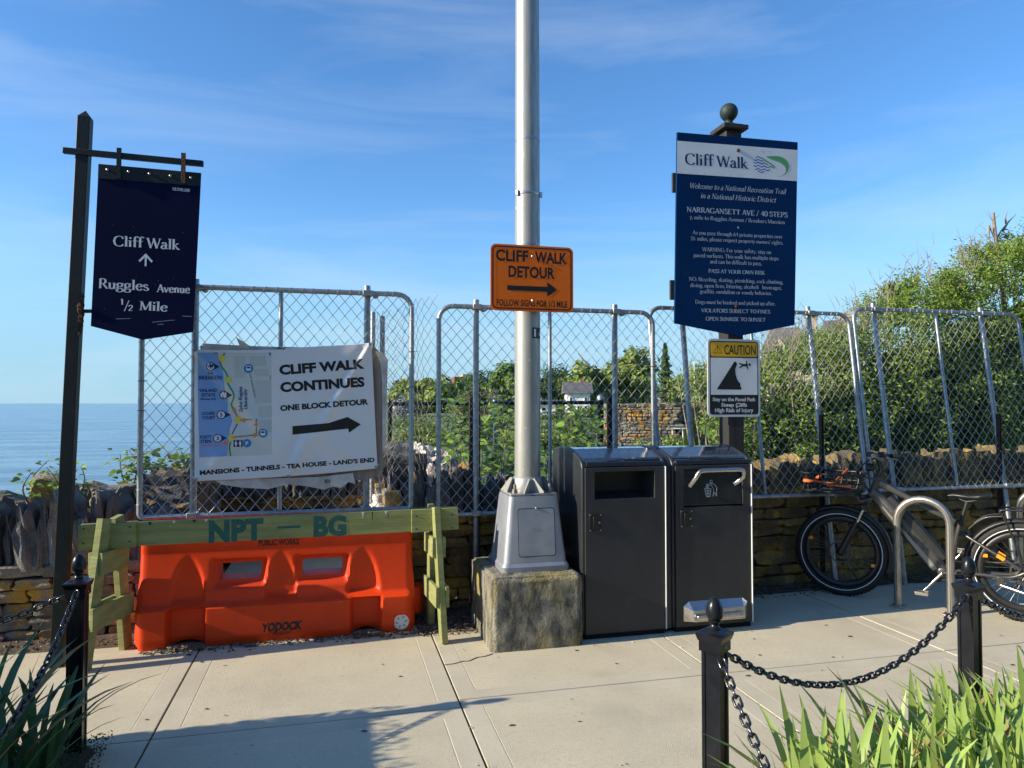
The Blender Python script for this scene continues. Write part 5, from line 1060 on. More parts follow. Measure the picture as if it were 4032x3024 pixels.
        mb = MB(); mb.tube(smooth_path(P, 4), .0155, 12); mb.build('handle', M['steel'], t, smooth=60)
        le = MB(); yy = .0032
        def seg(a, b, wd=.0026):
            a, b = Vector((a[0] - x0, a[1])), Vector((b[0] - x0, b[1])); d = (b - a).normalized(); n = Vector((-d.y, d.x)) * wd / 2; seg.k += 1
            f = lambda z: .003 + .009 * max(0, (z - .88) / .108) - .0015 - .0001 * (seg.k % 4)
            pts = [a + n, b + n, b - n, a - n]; ar = sum(pts[k].x * pts[(k + 1) % 4].y - pts[(k + 1) % 4].x * pts[k].y for k in range(4))
            if ar < 0: pts = pts[::-1]
            le.add([(p.x, min(.0105, f(p.y)) if p.y < .988 else .012 + .023 * (p.y - .988) / .143 - .0018 - .0001 * (seg.k % 4), p.y) for p in pts], [(0, 1, 2, 3)])
        seg.k = 0
        H = disc(2.607, 1.0425, .0095, 10); [seg(H[i], H[(i + 1) % 10]) for i in range(10)]
        for a, b in (((2.568, 1.022), (2.612, 1.029)), ((2.612, 1.029), (2.632, 1.022)), ((2.632, 1.022), (2.648, .998)), ((2.648, .998), (2.641, .978)), ((2.568, 1.022), (2.568, 1.016)), ((2.568, 1.016), (2.606, 1.018)), ((2.606, 1.018), (2.622, .99)), ((2.622, .99), (2.614, .937)), ((2.614, .937), (2.630, .968)), ((2.630, .968), (2.642, .937)), ((2.642, .937), (2.645, .965)), ((2.645, .965), (2.648, .998)),
                     ((2.551, .996), (2.601, .993)), ((2.551, .996), (2.563, .937)), ((2.563, .937), (2.593, .937)), ((2.593, .937), (2.601, .993)), ((2.555, .978), (2.599, .976)), ((2.558, .960), (2.597, .958)), ((2.569, .995), (2.573, .937)), ((2.584, .994), (2.583, .937)), ((2.56, 1.004), (2.575, 1.012)), ((2.575, 1.012), (2.586, 1.003)), ((2.586, 1.003), (2.56, 1.004))): seg(a, b)
        le.build('litter_symbol', M['signwhite'], hp)
        # foot pedal
        px0, px1, pz0, pz1 = hx(2.377), hx(2.876), .066, .212; mb = MB()
        A = [(px0, 0, pz0 + .01), (px0 + .02, 0, pz0), (px1 - .02, 0, pz0), (px1, 0, pz0 + .01), (px1, 0, pz1 - .03), (px1 - .04, 0, pz1), (px0 + .04, 0, pz1), (px0, 0, pz1 - .03)]
        B = [(px0 + .05, -.055, pz0 + .018), (px0 + .055, -.055, pz0 + .015), (px1 - .055, -.055, pz0 + .015), (px1 - .05, -.055, pz0 + .018), (px1 - .05, -.05, pz1 - .055), (px1 - .06, -.045, pz1 - .05), (px0 + .06, -.045, pz1 - .05), (px0 + .05, -.05, pz1 - .055)]
        mb.add(A + B, [(i, (i + 1) % 8, (i + 1) % 8 + 8, i + 8) for i in range(8)] + [list(range(8, 16))]); pd = mb.build('pedal_shroud', M['steel'], t)
        mb = MB(); mb.box(px0 + .062, px1 - .062, -.085, -.056, pz0 + .028, pz0 + .068); mb.build('pedal', M['steel'], pd, bevel=.012, seg=3)
        mb = MB(); [mb.box(px0 + .07 + k * .0106, px0 + .0745 + k * .0106, -.0866, -.084, pz0 + .045, pz0 + .066) for k in range(34)]; mb.build('tread', M['brushed'], pd)
    return t
bin_unit('recycling_bin', 'charcoal street bin with open rectangular slot beside the light pole', 1.632, 2.262, True)
bin_unit('litter_bin', 'charcoal street bin with steel handle, litter symbol and foot pedal', 2.302, 2.935, False)
t = thing('bin_joiner', 'black upright strip filling the gap between the two charcoal bins', 'strip', (2.264, 4.60, 0))
mb = MB(); mb.prismx([(y, z - .004) for y, z in bin_profile(.012, .66, 1.282)], 0.001, .036); mb.build('strip', M['binshell'], t, bevel=.004)

# ================================================================== BOLLARDS AND CHAINS
def make_bollard(label, x, y, rz=0):
    t = thing('bollard', label, 'bollard', (x, y, 0), R(rz), group='black chain bollards'); t.scale = (.77, .77, 1)
    w = .0455; mb = MB()       # square shaft with a sunk panel on every face
    A = []
    for k in range(4):
        a = Matrix.Rotation(R(90 * k), 3, 'Z'); A += [a @ Vector(p) for p in ((-w, -w, 0), (-w + .015, -w, 0), (-w + .019, -w + .006, 0), (w - .019, -w + .006, 0), (w - .015, -w, 0))]
    n = len(A); mb.add([(p.x, p.y, 0) for p in A] + [(p.x, p.y, .728) for p in A], [(i, (i + 1) % n, (i + 1) % n + n, i + n) for i in range(n)] + [list(range(n))[::-1], list(range(n, 2 * n))]); mb.build('shaft', M['blackmetal'], t)
    mb = MB(); Pf = [(.046, .712), (.054, .714), (.054, .748), (.058, .752), (.0655, .770), (.0655, .777), (.050, .782), (.030, .790)]
    for (a, za), (b, zb) in zip(Pf, Pf[1:]): mb.add([(-a, -a, za), (a, -a, za), (a, a, za), (-a, a, za), (-b, -b, zb), (b, -b, zb), (b, b, zb), (-b, b, zb)], [(0, 1, 5, 4), (1, 2, 6, 5), (2, 3, 7, 6), (3, 0, 4, 7)])
    b = Pf[-1]; mb.add([(-b[0], -b[0], b[1]), (b[0], -b[0], b[1]), (b[0], b[0], b[1]), (-b[0], b[0], b[1])], [(0, 1, 2, 3)]); cp = mb.build('cap', M['blackmetal'], t, smooth=30)
    mb = MB(); [mb.lathe([(.004, 0), (.004, .002), (.001, .003)], (p[0], p[1], .73), 8, M=Matrix.Rotation(R(90), 3, ax)) for p, ax in (((.054, 0, 0), 'Y'), ((0, -.054, 0), 'X'))]; mb.build('set_screw', M['steel'], cp)
    mb = MB(); mb.lathe([(.030, .789), (.031, .793), (.022, .798), (.019, .806), (.024, .813), (.030, .816), (.0305, .820), (.026, .822), (.036, .828), (.0405, .838), (.040, .852), (.036, .870), (.028, .886), (.017, .897), (.006, .9025), (.001, .903)], n=22); mb.build('acorn_finial', M['blackmetal'], t, smooth=50)
    return t
B_L, B_F, B_R = (-1.144, 3.704), (1.332, 2.335), (2.807, 2.67)
make_bollard('black acorn-topped bollard by the hanging sign post, left side', *B_L)
make_bollard('nearest black acorn-topped bollard in front of the litter bin', *B_F, 35)
make_bollard('black acorn-topped bollard in front of the bicycle', *B_R, 15)
make_bollard('black acorn-topped bollard off the left edge of the picture', -2.7, 3.72)
mb = MB(); n = 14; a_, r_ = .0095, .0120      # one chain link lying along x
P = []
for i in range(n):
    q = 2 * math.pi * i / n; P.append((math.copysign(a_, math.cos(q)) * (1 if abs(math.cos(q)) > .01 else 0) + r_ * math.cos(q), r_ * math.sin(q), 0))
mb.tube(P, .0049, 7, closed=True); LINK = mb.mesh('link', M['chain'], 180)
def chain(label, a, b, sag, pitch=.0335):
    a, b = Vector(a), Vector(b); t = thing('chain', label, 'chain', a); f = lambda s: (b - a) * s + Vector((0, 0, -4 * sag * s * (1 - s)))
    L_ = 0; T = [0]; N = 400
    for i in range(N): L_ += (f((i + 1) / N) - f(i / N)).length; T.append(L_)
    k = int(L_ / pitch)
    for i in range(k):
        d0 = i * L_ / k; d1 = (i + 1) * L_ / k; s0 = next(j for j in range(N + 1) if T[j] >= d0 - 1e-9) / N; s1 = next(j for j in range(N + 1) if T[j] >= d1 - 1e-6) / N
        p, q = f(s0), f(s1); d = (q - p).normalized(); o = inst('link', LINK, t, (p + q) / 2)
        o.rotation_mode = 'QUATERNION'; e = d.to_track_quat('X', 'Z'); o.rotation_quaternion = e @ Matrix.Rotation(R((90 if i % 2 else 0) + rnd(-9, 9) + 20), 4, 'X').to_quaternion()
chain('black chain sagging between the nearest bollard and the bollard by the bicycle', (B_F[0] + .05, B_F[1] + .01, .695), (B_R[0] - .045, B_R[1] - .03, .735), .235)
chain('black chain hanging from the nearest bollard towards the bottom edge', (B_F[0] - .005, B_F[1] - .05, .70), (1.20, .45, .70), .42)
chain('black chain running right from the bollard by the bicycle', (B_R[0] + .05, B_R[1], .715), (4.45, 3.05, .715), .20)
chain('black chain running left from the left bollard in front of the slate wall', (B_L[0] - .05, B_L[1], .715), (-2.66, 3.72, .715), .17)
chain('black chain running from the left bollard down into the dark iris leaves', (B_L[0] + .01, B_L[1] - .05, .745), (-1.14, 1.9, .745), .33)

# ================================================================== BICYCLE RACKS
def bike_rack(label, x, y, dx, dy):
    w = math.hypot(dx, dy); t = thing('bike_rack', label, 'bike rack', (x, y, 0), math.atan2(dy, dx), group='stainless bike racks')
    mb = MB(); r = w / 2; P = [(0, 0, 0), (0, 0, .25), (0, 0, .5)] + [(r - r * math.cos(R(a)), 0, .855 - r + r * math.sin(R(a))) for a in range(0, 181, 12)] + [(w, 0, .5), (w, 0, .25), (w, 0, 0)]
    mb.tube(P, .029, 16, up0=(0, 1, 0)); mb.build('hoop', M['brushed'], t, smooth=60)
    for s in (-1, 1):       # the seam groove along the hoop
        q = MB(); q.tube([Vector(p) + Vector((0, s * .0285, 0)) for p in P], .0022, 4); q.build('seam', M['dark'], t)
    for u in (0, w): q = MB(); q.box(u - .05, u + .05, -.05, .05, .001, .012); q.build('foot_plate', M['brushed'], t, bevel=.003)
bike_rack('stainless hoop bike rack with the bicycle locked beside it', 4.317, 4.759, .201, -.303)
bike_rack('stainless hoop bike rack at the right edge behind the bicycle saddle', 5.78, 4.98, .201, -.303)

# ================================================================== BICYCLE
RB = Vector((4.925, 4.204, 0)); bang = math.atan2(.764, -.645)
t = thing('bicycle', 'black and grey electric bicycle with front basket leaning by the rack', 'bicycle', RB, bang)
def ring(R_, r, z, x, mtl, name, par, n=48, m=10, y=0., flat=1.):
    mb = MB(); mb.tube([(x + R_ * math.cos(2 * math.pi * i / n), y, z + R_ * math.sin(2 * math.pi * i / n)) for i in range(n)], r, m, closed=True, flat=flat, up0=(0, 1, 0)); return mb.build(name, mtl, par, smooth=60)
def wheel(x, nm):
    ty = ring(.328, .036, .364, x, M['tyre'], 'tyre', t, n=72)
    mb = MB()
    for k in range(72):
        a = 2 * math.pi * k / 72
        for y in (-.018, .018): c = Vector((x + .362 * math.cos(a), y, .364 + .362 * math.sin(a))); mb.beam(c - Vector((0, .012, 0)), c + Vector((0, .012, 0)), .014, .010, (math.cos(a), 0, math.sin(a)))
    mb.build('tread', M['tyre'], ty)
    for s in (-1, 1): ring(.314, .0032, .364, x, M['reflect'], 'reflective_stripe', ty, m=5, y=s * .0345, flat=1.)
    rm = ring(.274, .025, .364, x, M['bikeblack'], 'rim', t, m=8, flat=.7)
    mb = MB()
    for k in range(32):
        a = 2 * math.pi * k / 32; b = a + (.5 if k % 4 < 2 else -.5); y = .03 if k % 2 else -.03
        mb.tube([(x + .035 * math.cos(b), y, .364 + .035 * math.sin(b)), (x + .275 * math.cos(a), 0, .364 + .275 * math.sin(a))], .0012, 4, caps=False)
    mb.build('spokes', M['brushed'], rm)
    mb = MB(); My = Matrix.Rotation(R(90), 3, 'X'); mb.lathe([(.012, -.06), (.035, -.04), (.035, -.03), (.025, -.025), (.025, .025), (.035, .03), (.035, .04), (.012, .06)], (x, 0, .364), 20, M=My); mb.build('hub', M['bikeblack'], rm, smooth=40)
    mb = MB(); mb.tube([(x + .085 * math.cos(2 * math.pi * i / 30), .045, .364 + .085 * math.sin(2 * math.pi * i / 30)) for i in range(30)], .006, 4, closed=True, flat=.15, up0=(0, 1, 0)); mb.build('brake_disc', M['bikegrey'], rm)
    for a in (200, 20): 
        mb = MB(); c = Vector((x + .26 * math.cos(R(a)), .012, .364 + .26 * math.sin(R(a)))); mb.box(c.x - .02, c.x + .02, -.008, .016, c.z - .013, c.z + .013); mb.build('spoke_reflector', M['amber'], rm, bevel=.003)
wheel(1.245, 'front'); wheel(0, 'rear')
def fender(x, a0, a1, r=.385, w=.04):
    mb = MB(); n = 24
    for i in range(n + 1):
        a = R(a0 + (a1 - a0) * i / n)
        for k, (y, dr) in enumerate(((-w, -.022), (-w * .8, -.004), (0, .006), (w * .8, -.004), (w, -.022))): mb.v.append((x + (r + dr) * math.cos(a), y, .364 + (r + dr) * math.sin(a)))
    for i in range(n):
        for k in range(4): q = i * 5 + k; mb.f.append([q, q + 1, q + 6, q + 5]); mb.m.append(0)
    o = mb.build('fender', M['bikeblack'], t, smooth=60); s = o.modifiers.new('s', 'SOLIDIFY'); s.thickness = .002
fender(1.245, 60, 205); fender(0, -12, 165)
def bar(name, P, r, mtl, n=10, sm_=True, par=None, flat=1., up0=None):
    mb = MB(); mb.tube(smooth_path(P, 5) if sm_ and len(P) > 2 else P, r, n, flat=flat, up0=up0); return mb.build(name, mtl, par or t, smooth=60)
# fork, head, frame
for s in (-1, 1):
    f = bar('fork_leg', [(1.245, s * .062, .364), (1.200, s * .062, .46), (1.115, s * .062, .63)], .021, M['bikeblack'], 12); bar('stanchion', [(1.118, s * .062, .61), (1.062, s * .058, .745)], .0135, M['steel'], 10, False, f)
mb = MB(); mb.beam((1.062, -.085, .752), (1.062, .085, .752), .05, .045); mb.build('fork_crown', M['bikeblack'], t, bevel=.01)
bar('head_tube', [(1.03, 0, .79), (.958, 0, 1.00)], .030, M['bikegrey'], 16, False)
bar('stem', [(.955, 0, 1.0), (.935, 0, 1.06), (.965, 0, 1.15), (.985, 0, 1.165)], .020, M['bikeblack'], 12)
bar('steerer_spacer', [(.955, 0, 1.005), (.945, 0, 1.04)], .023, M['bikeblack'], 12, False)
hb = bar('handlebar', [(.86, .33, 1.15), (.93, .22, 1.165), (.985, .06, 1.168), (.985, -.06, 1.168), (.93, -.22, 1.165), (.86, -.33, 1.15)], .0125, M['bikeblack'], 12)
for s in (-1, 1):
    bar('grip', [(.90, s * .25, 1.157), (.855, s * .345, 1.148)], .0185, M['bikeblack'], 14, False); bar('brake_lever', [(.955, s * .17, 1.175), (.985, s * .2, 1.165), (.965, s * .30, 1.15)], .0065, M['steel'], 6); mb = MB(); mb.box(.935, .985, s * .15 - .02, s * .15 + .02, 1.15, 1.195); mb.build('brake_clamp', M['bikeblack'], t, bevel=.006)
mb = MB(); mb.box(.985, 1.03, .02, .075, 1.165, 1.205); mb.build('display', M['bikeblack'], t, bevel=.005)
mb = MB(); mb.lathe([(.004, -.03), (.025, -.025), (.034, .0), (.036, .03), (.030, .034), (.001, .034)], (1.015, 0, 1.075), 16, M=Matrix.Rotation(R(90), 3, 'Y')); mb.build('headlight', M['bikeblack'], t, smooth=50)
for k in range(5): bar('cable', [(.97 + .01 * k, .06 - .03 * k, 1.16), (1.09 + .012 * k, .05 - .025 * k, 1.06 - .01 * k), (1.06, .03 - .012 * k, .93), (1.0, .03 - .01 * k, .84)], .0035, M['bikeblack'], 5)
def slabtube(name, P, hw, hz, mtl, par=None):
    """frame tube of rounded box section along a path in the bicycle's plane"""
    mb = MB(); sec = rrect(-hw, hw, -1, 1, hw * .7, 3)
    P = [Vector((x, 0, z)) for x, z in P]; n = len(sec)
    for i, p in enumerate(P):
        d = (P[min(i + 1, len(P) - 1)] - P[max(i - 1, 0)]).normalized(); u = Vector((-d.z, 0, d.x)); h = hz[i] if isinstance(hz, (list, tuple)) else hz
        S_ = rrect(-hw, hw, -h, h, min(hw, h) * .6, 3); mb.v += [tuple(p + Vector((0, a, 0)) + u * b) for a, b in S_]
    for i in range(len(P) - 1):
        for k in range(n): mb.f.append([i * n + k, i * n + (k + 1) % n, (i + 1) * n + (k + 1) % n, (i + 1) * n + k]); mb.m.append(0)
    mb.f += [list(range(n)), list(range((len(P) - 1) * n, len(P) * n))[::-1]]; mb.m += [0, 0]; return mb.build(name, mtl, par or t, smooth=40)
slabtube('top_tube', [(.985, .965), (.87, .910), (.75, .848), (.6, .765), (.43, .688)], .022, [.030, .026, .023, .020, .018], M['bikegrey'])
dt = slabtube('down_tube', [(1.005, .875), (.92, .780), (.75, .575), (.60, .395), (.52, .300)], .034, [.045, .052, .055, .055, .045], M['bikegrey'])
slabtube('battery', [(.885, .84), (.82, .768), (.70, .625), (.56, .455), (.505, .395)], .030, [.030, .040, .040, .040, .026], M['bikeblack'])
slabtube('decal_panel', [(.93, .765), (.78, .580), (.64, .405), (.565, .31)], .0352, [.006, .022, .030, .026], M['bikegreylt'], dt)
le = MB()
def on_tube(s, a, b, h, mtl, bold=.03):
    polys, w = sans(s, bold); d = Vector((b[0] - a[0], b[1] - a[1])); l = d.length; d /= l; u = Vector((d.y, -d.x)) * -1
    q = MB()
    for k, p in enumerate(polys): q.add([(a[0] + d.x * x * l / w + u.x * -y * h, .0362 + .0001 * (k % 3), a[1] + d.y * x * l / w + u.y * -y * h) for x, y in p][::-1], [list(range(len(p)))])
    q.build('lettering', mtl, dt)
on_tube('POWER BIKES', (.845, .672), (.70, .500), .020, M['bikeblack'])
on_tube('RADRUNNER PLUS', (.958, .835), (.862, .722), .012, M['bikegreylt'], .01)
bar('seat_tube', [(.525, 0, .30), (.455, 0, .39), (.425, 0, .56), (.395, 0, .69)], .0185, M['bikegrey'], 12); bar('seat_post', [(.397, 0, .675), (.350, 0, .845)], .0145, M['bikeblack'], 12, False)
bar('seat_clamp', [(.400, 0, .665), (.393, 0, .695)], .022, M['bikeblack'], 12, False)
# saddle
mb = MB(); SP = [(.475, .018, .885, .012), (.44, .024, .893, .020), (.40, .034, .892, .026), (.34, .06, .89, .030), (.28, .090, .898, .034), (.23, .100, .908, .034), (.20, .085, .912, .026), (.192, .05, .908, .014)]
for x, hw, z, th in SP:
    for k in range(14): a = 2 * math.pi * k / 14; mb.v.append((x, hw * math.cos(a), z + (th if math.sin(a) < 0 else .012) * math.sin(a)))
for i in range(len(SP) - 1):
    for k in range(14): mb.f.append([i * 14 + k, i * 14 + (k + 1) % 14, (i + 1) * 14 + (k + 1) % 14, (i + 1) * 14 + k]); mb.m.append(0)
mb.f += [list(range(14)), list(range((len(SP) - 1) * 14, len(SP) * 14))[::-1]]; mb.m += [0, 0]; mb.build('saddle', M['saddle'], t, smooth=80)
bar('saddle_rail', [(.40, .02, .868), (.35, .022, .852), (.27, .025, .872)], .004, M['steel'], 6)
for s in (-1, 1):
    bar('chain_stay', [(.51, s * .045, .292), (.30, s * .055, .315), (.10, s * .062, .318), (0, s * .07, .364)], .013, M['bikegrey'], 10); ss = bar('seat_stay', [(.415, s * .02, .60), (.375, s * .055, .605), (0.02, s * .068, .385)], .0115, M['bikegrey'], 10, False)
    mb = MB(); mb.beam((.165, s * .065, .475), (.12, s * .066, .447), .030, .027); mb.build('reflector_band', M['amber'], ss)
    bar('rack_stay', [(.0, s * .075, .37), (.06, s * .085, .60), (.13, s * .09, .79)], .007, M['bikeblack'], 8, False); bar('rack_strut', [(.38, s * .03, .605), (.25, s * .06, .735), (.13, s * .075, .765)], .006, M['bikegrey'], 8)
    bar('rack_rail', [(.14, s * .085, .79), (.10, s * .085, .815), (-.25, s * .085, .815)], .008, M['bikeblack'], 8)
bar('rack_hoop', [(.14, .085, .79), (.145, .04, .80), (.145, -.04, .80), (.14, -.085, .79)], .008, M['bikeblack'], 8)
for x in (.05, -.05, -.15): bar('rack_slat', [(x, -.085, .815), (x, .085, .815)], .006, M['bikeblack'], 8, False)
# cranks, pedals, kickstand
mb = MB(); mb.lathe([(.03, -.05), (.038, -.045), (.038, .045), (.03, .05)], (.517, 0, .292), 18, M=Matrix.Rotation(R(90), 3, 'X')); mb.build('bottom_bracket', M['bikegrey'], t, smooth=40)
for s, ex, ez in ((1, .13, -.155), (-1, -.13, .155)):
    bar('crank', [(.517, s * .06, .292), (.517 + ex * .5, s * .072, .292 + ez * .5), (.517 + ex, s * .078, .292 + ez)], .011, M['steel'], 8)
    mb = MB(); cx, cz = .517 + ex, .292 + ez
    for yy in (.085, .165): mb.box(cx - .045, cx + .045, s * yy - .006, s * yy + .006, cz - .012, cz + .012)
    for xx in (-.042, .042): mb.box(cx + xx - .006, cx + xx + .006, min(s * .085, s * .165), max(s * .085, s * .165), cz - .010, cz + .010)
    mb.cyl((cx, s * .078, cz), (cx, s * .165, cz), .010, n=8); mb.build('pedal', M['brushed'], t, bevel=.002)
mb = MB(); mb.tube([(.517 + .075 * math.cos(2 * math.pi * i / 32), -.055, .292 + .075 * math.sin(2 * math.pi * i / 32)) for i in range(32)], .010, 4, closed=True, flat=.3, up0=(0, 1, 0)); mb.build('chainring', M['bikeblack'], t)
bar('drive_chain', [(.517, -.055, .365), (0, -.055, .415)], .004, M['brushed'], 5, False); bar('drive_chain', [(.517, -.055, .218), (0, -.055, .31)], .004, M['brushed'], 5, False)
mb = MB(); mb.box(.12, .17, .06, .08, .25, .32); mb.build('kickstand_plate', M['bikegrey'], t, bevel=.005); bar('kickstand', [(.145, .08, .26), (-.06, .15, .22)], .011, M['steel'], 10, False)
# front basket of tubes with orange webbing
mb = MB(); bx0, bx1, by_, bz0, bz1 = 1.10, 1.50, .165, .87, 1.015
def loop(z, g, r, dx=0): mb.tube(smooth_path([(bx0 + g + dx, -by_ + g, z), (bx1 - g, -by_ + g, z), (bx1 - g, by_ - g, z), (bx0 + g + dx, by_ - g, z)], 5, True), r, 8, closed=True)
loop(bz1, 0, .010); loop(.94, .008, .006); loop(bz0, .02, .009)
for x in (bx0 + .02, bx0 + .15, bx0 + .27, bx1 - .02):
    for s in (-1, 1): mb.tube([(x, s * by_ * .98, bz1), (x + .03, s * (by_ - .025), bz0)], .006, 6)
for y in (-.09, 0, .09): mb.tube([(bx0 + .02, y, bz0), (bx1 - .02, y, bz0)], .006, 6); mb.tube([(bx1, y, bz1), (bx1 - .02, y, bz0)], .006, 6)
bk = mb.build('basket', M['bikeblack'], t, smooth=60)
mb = MB(); mb.box(bx0 + .01, bx1 - .03, -by_ + .02, by_ - .02, bz0 - .016, bz0 - .004); mb.build('basket_floor', M['bikeblack'], bk)
for a, b in (((bx1, by_ + .012, .955), (bx0 + .03, by_ + .012, .925)), ((bx0 + .12, -by_ - .01, 1.03), (bx0 + .22, by_ * .3, .90)), ((bx1 - .12, by_ * .5, 1.0), (bx1 - .02, -by_ * .5, .93))):
    q = MB(); q.beam(a, b, .004, .024, (0, 0, 1)); q.build('orange_strap', M['orange'], bk)
bar('basket_bracket', [(.99, .05, .83), (1.09, .07, .80), (1.12, .08, .84), (1.3, .09, .856)], .010, M['bikegrey'], 8); bar('basket_bracket', [(.99, -.05, .83), (1.09, -.07, .80), (1.12, -.08, .84), (1.3, -.09, .856)], .010, M['bikegrey'], 8)
bar('basket_arm', [(.965, .04, .98), (1.06, .06, 1.0), (1.10, .10, 1.01)], .009, M['bikegrey'], 8)
# ================================================================== PLANTS
def strap_leaf(h, w, bend, fold, mtl, k=7, twist=0.):
    """one sword leaf: folded along its midrib, arching over towards +x"""
    mb = MB()
    for i in range(k + 1):
        s = i / k; x = bend * h * s ** 2.2; z = h * (s - .28 * abs(bend) * s ** 3); ww = w * (.75 + .5 * s) * (1 - s ** 3.2) * .5 + .0008; a = twist * s
        c, n = math.cos(a), math.sin(a); mb.v += [(x - ww * n, -ww * c, z + fold * ww), (x, 0, z), (x + ww * n, ww * c, z + fold * ww)]
    for i in range(k):
        for j in (0, 1): q = i * 3 + j; mb.f.append([q, q + 1, q + 4, q + 3]); mb.m.append(0)
    return mb.mesh('leaf', mtl, 180)
random.seed(21)
LV = {}
for key, mt in (('sun', 'leafsun'), ('dark', 'leafshade'), ('dry', 'leafdry')):
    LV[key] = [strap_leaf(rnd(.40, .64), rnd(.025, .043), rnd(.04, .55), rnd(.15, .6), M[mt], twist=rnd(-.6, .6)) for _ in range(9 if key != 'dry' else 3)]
def iris(label, group, x, y, key, n, hs=1., spread=.10, lean=(0, 0), spots=((0, 0),)):
    t = thing('iris_plant', label, 'plant', (x, y, .03), group=group)
    for i in range(n * len(spots)):
        sx_, sy_ = spots[i % len(spots)]; a = rnd(0, 6.283); r = spread * math.sqrt(random.random()); k = 'dry' if random.random() < .045 else key
        tl = .06 + .30 * random.random() ** 1.3; s = hs * rnd(.72, 1.12)
        o = inst('leaf', random.choice(LV[k]), t, (sx_ + r * math.cos(a), sy_ + r * math.sin(a), -.02), (0, 0, 0), (s, s, s))
        o.rotation_euler = (Matrix.Rotation(a + rnd(-.5, .5), 3, 'Z') @ Matrix.Rotation(tl, 3, 'Y')).to_euler()
        o.rotation_euler.x += lean[0]; o.rotation_euler.y += lean[1]
k = 0; pts = []
while len(pts) < 96 and k < 20000:
    k += 1; x, y = rnd(1.12, 3.1), rnd(1.0, 2.45)
    if y > 2.06 + .20 * (x - 1.2) or x < .735 * y + .03 or x > 1.25 * y + .45: continue
    if min([math.hypot(x - a, y - b) for a, b in pts] or [9]) < .108: continue
    pts.append((x, y))
pts.sort(key=lambda p: p[0] / p[1]); q4 = (len(pts) + 3) // 4; gi = 0
for c_, cn in enumerate(('leftmost', 'second from the left', 'third from the left', 'rightmost')):
    col = sorted(pts[c_ * q4:(c_ + 1) * q4], key=lambda p: p[0] * .24 + p[1] * .97); n3_ = (len(col) + 2) // 3
    for r_, rn in enumerate(('front', 'middle', 'back')):
        sp_ = col[r_ * n3_:(r_ + 1) * n3_]
        if sp_: iris('sunlit strap-leaved iris clump in the right bed, %s of its %s row' % (cn, rn), 'irises in the right flower bed', sp_[0][0], sp_[0][1], 'sun', 30, 1.05 if r_ < 2 else .95, .085, spots=[(a - sp_[0][0], b - sp_[0][1]) for a, b in sp_])
random.seed(33); LL = ['in the middle of the left bed', 'nearest the left bollard', 'behind the left chain', 'in the bottom left corner', 'nearest the viewer in the left bed', 'at the left edge of the picture', 'just left of the left bollard foot']
for x, y, n, h in ((-1.34, 3.20, 30, 1.15), (-1.20, 3.44, 22, .95), (-1.48, 3.42, 26, 1.1), (-1.58, 3.12, 24, 1.2), (-1.30, 2.95, 20, 1.05), (-1.80, 3.35, 18, 1.1), (-1.22, 3.10, 18, .95)):
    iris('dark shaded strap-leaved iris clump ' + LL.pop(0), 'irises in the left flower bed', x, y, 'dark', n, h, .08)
def leaf_quad(mb, p, n, s, asp=.5, rnd_=1.0, mi=0, droop=0.):
    """one small pointed leaf: two halves folded on the midrib"""
    n = (n + Vector((rnd(-1, 1), rnd(-1, 1), rnd(-1, 1))) * rnd_).normalized(); u = n.orthogonal().normalized(); a = rnd(0, 6.283)
    u = (u * math.cos(a) + n.cross(u) * math.sin(a)); w = n.cross(u); u = u - Vector((0, 0, droop)); o = len(mb.v)
    mb.v += [tuple(p - u * s * .5), tuple(p + w * s * asp * .5 + n * s * .08), tuple(p + u * s * .5), tuple(p - w * s * asp * .5 + n * s * .08)]
    mb.f += [[o, o + 1, o + 2], [o, o + 2, o + 3]]; mb.m += [mi, mi]
def crown(mb, c, rx, ry, rz, n, s, clumps=26, asp=.6, shell=.75, rough=1., cr=.30, up=.35):
    C = Vector(c); cl = []
    for k in range(clumps):
        d = Vector((random.gauss(0, 1), random.gauss(0, 1), random.gauss(0, 1))).normalized(); q = shell + (1 - shell) * random.random() if random.random() < .75 else random.random() * shell
        cl.append((C + Vector((d.x * rx, d.y * ry, d.z * rz)) * q * (1 - cr * .5), d, cr * rnd(.6, 1.25)))
    for i in range(n):
        p, d, r = random.choice(cl); e = Vector((random.gauss(0, 1), random.gauss(0, 1), random.gauss(0, 1))).normalized(); q = r * random.random() ** .45
        leaf_quad(mb, p + Vector((e.x * rx, e.y * ry, e.z * rz)) * q, e * .8 + d * .4 + Vector((0, 0, up)), s * rnd(.65, 1.25), asp, .7 * rough)
def trunk(mb, base, top, r, limbs=6, spread=1., k=5):
    b, tp = Vector(base), Vector(top); pts = [b + (tp - b) * i / k + Vector((rnd(-1, 1), rnd(-1, 1), 0)) * .04 * (tp - b).length * (i > 0) for i in range(k + 1)]
    mb.tube(pts, [r * (1 - .75 * i / k) for i in range(k + 1)], 7)
    for j in range(limbs):
        p = pts[rnd_i(1, k)]; a = rnd(0, 6.283); l = spread * rnd(.5, 1.); q = p + Vector((math.cos(a) * l, math.sin(a) * l, l * rnd(.4, 1.0)))
        mb.tube([p, (p + q) / 2 + Vector((0, 0, -.08 * l)), q], [r * .4, r * .28, r * .08], 5)
def rnd_i(a, b): return random.randint(a, b)
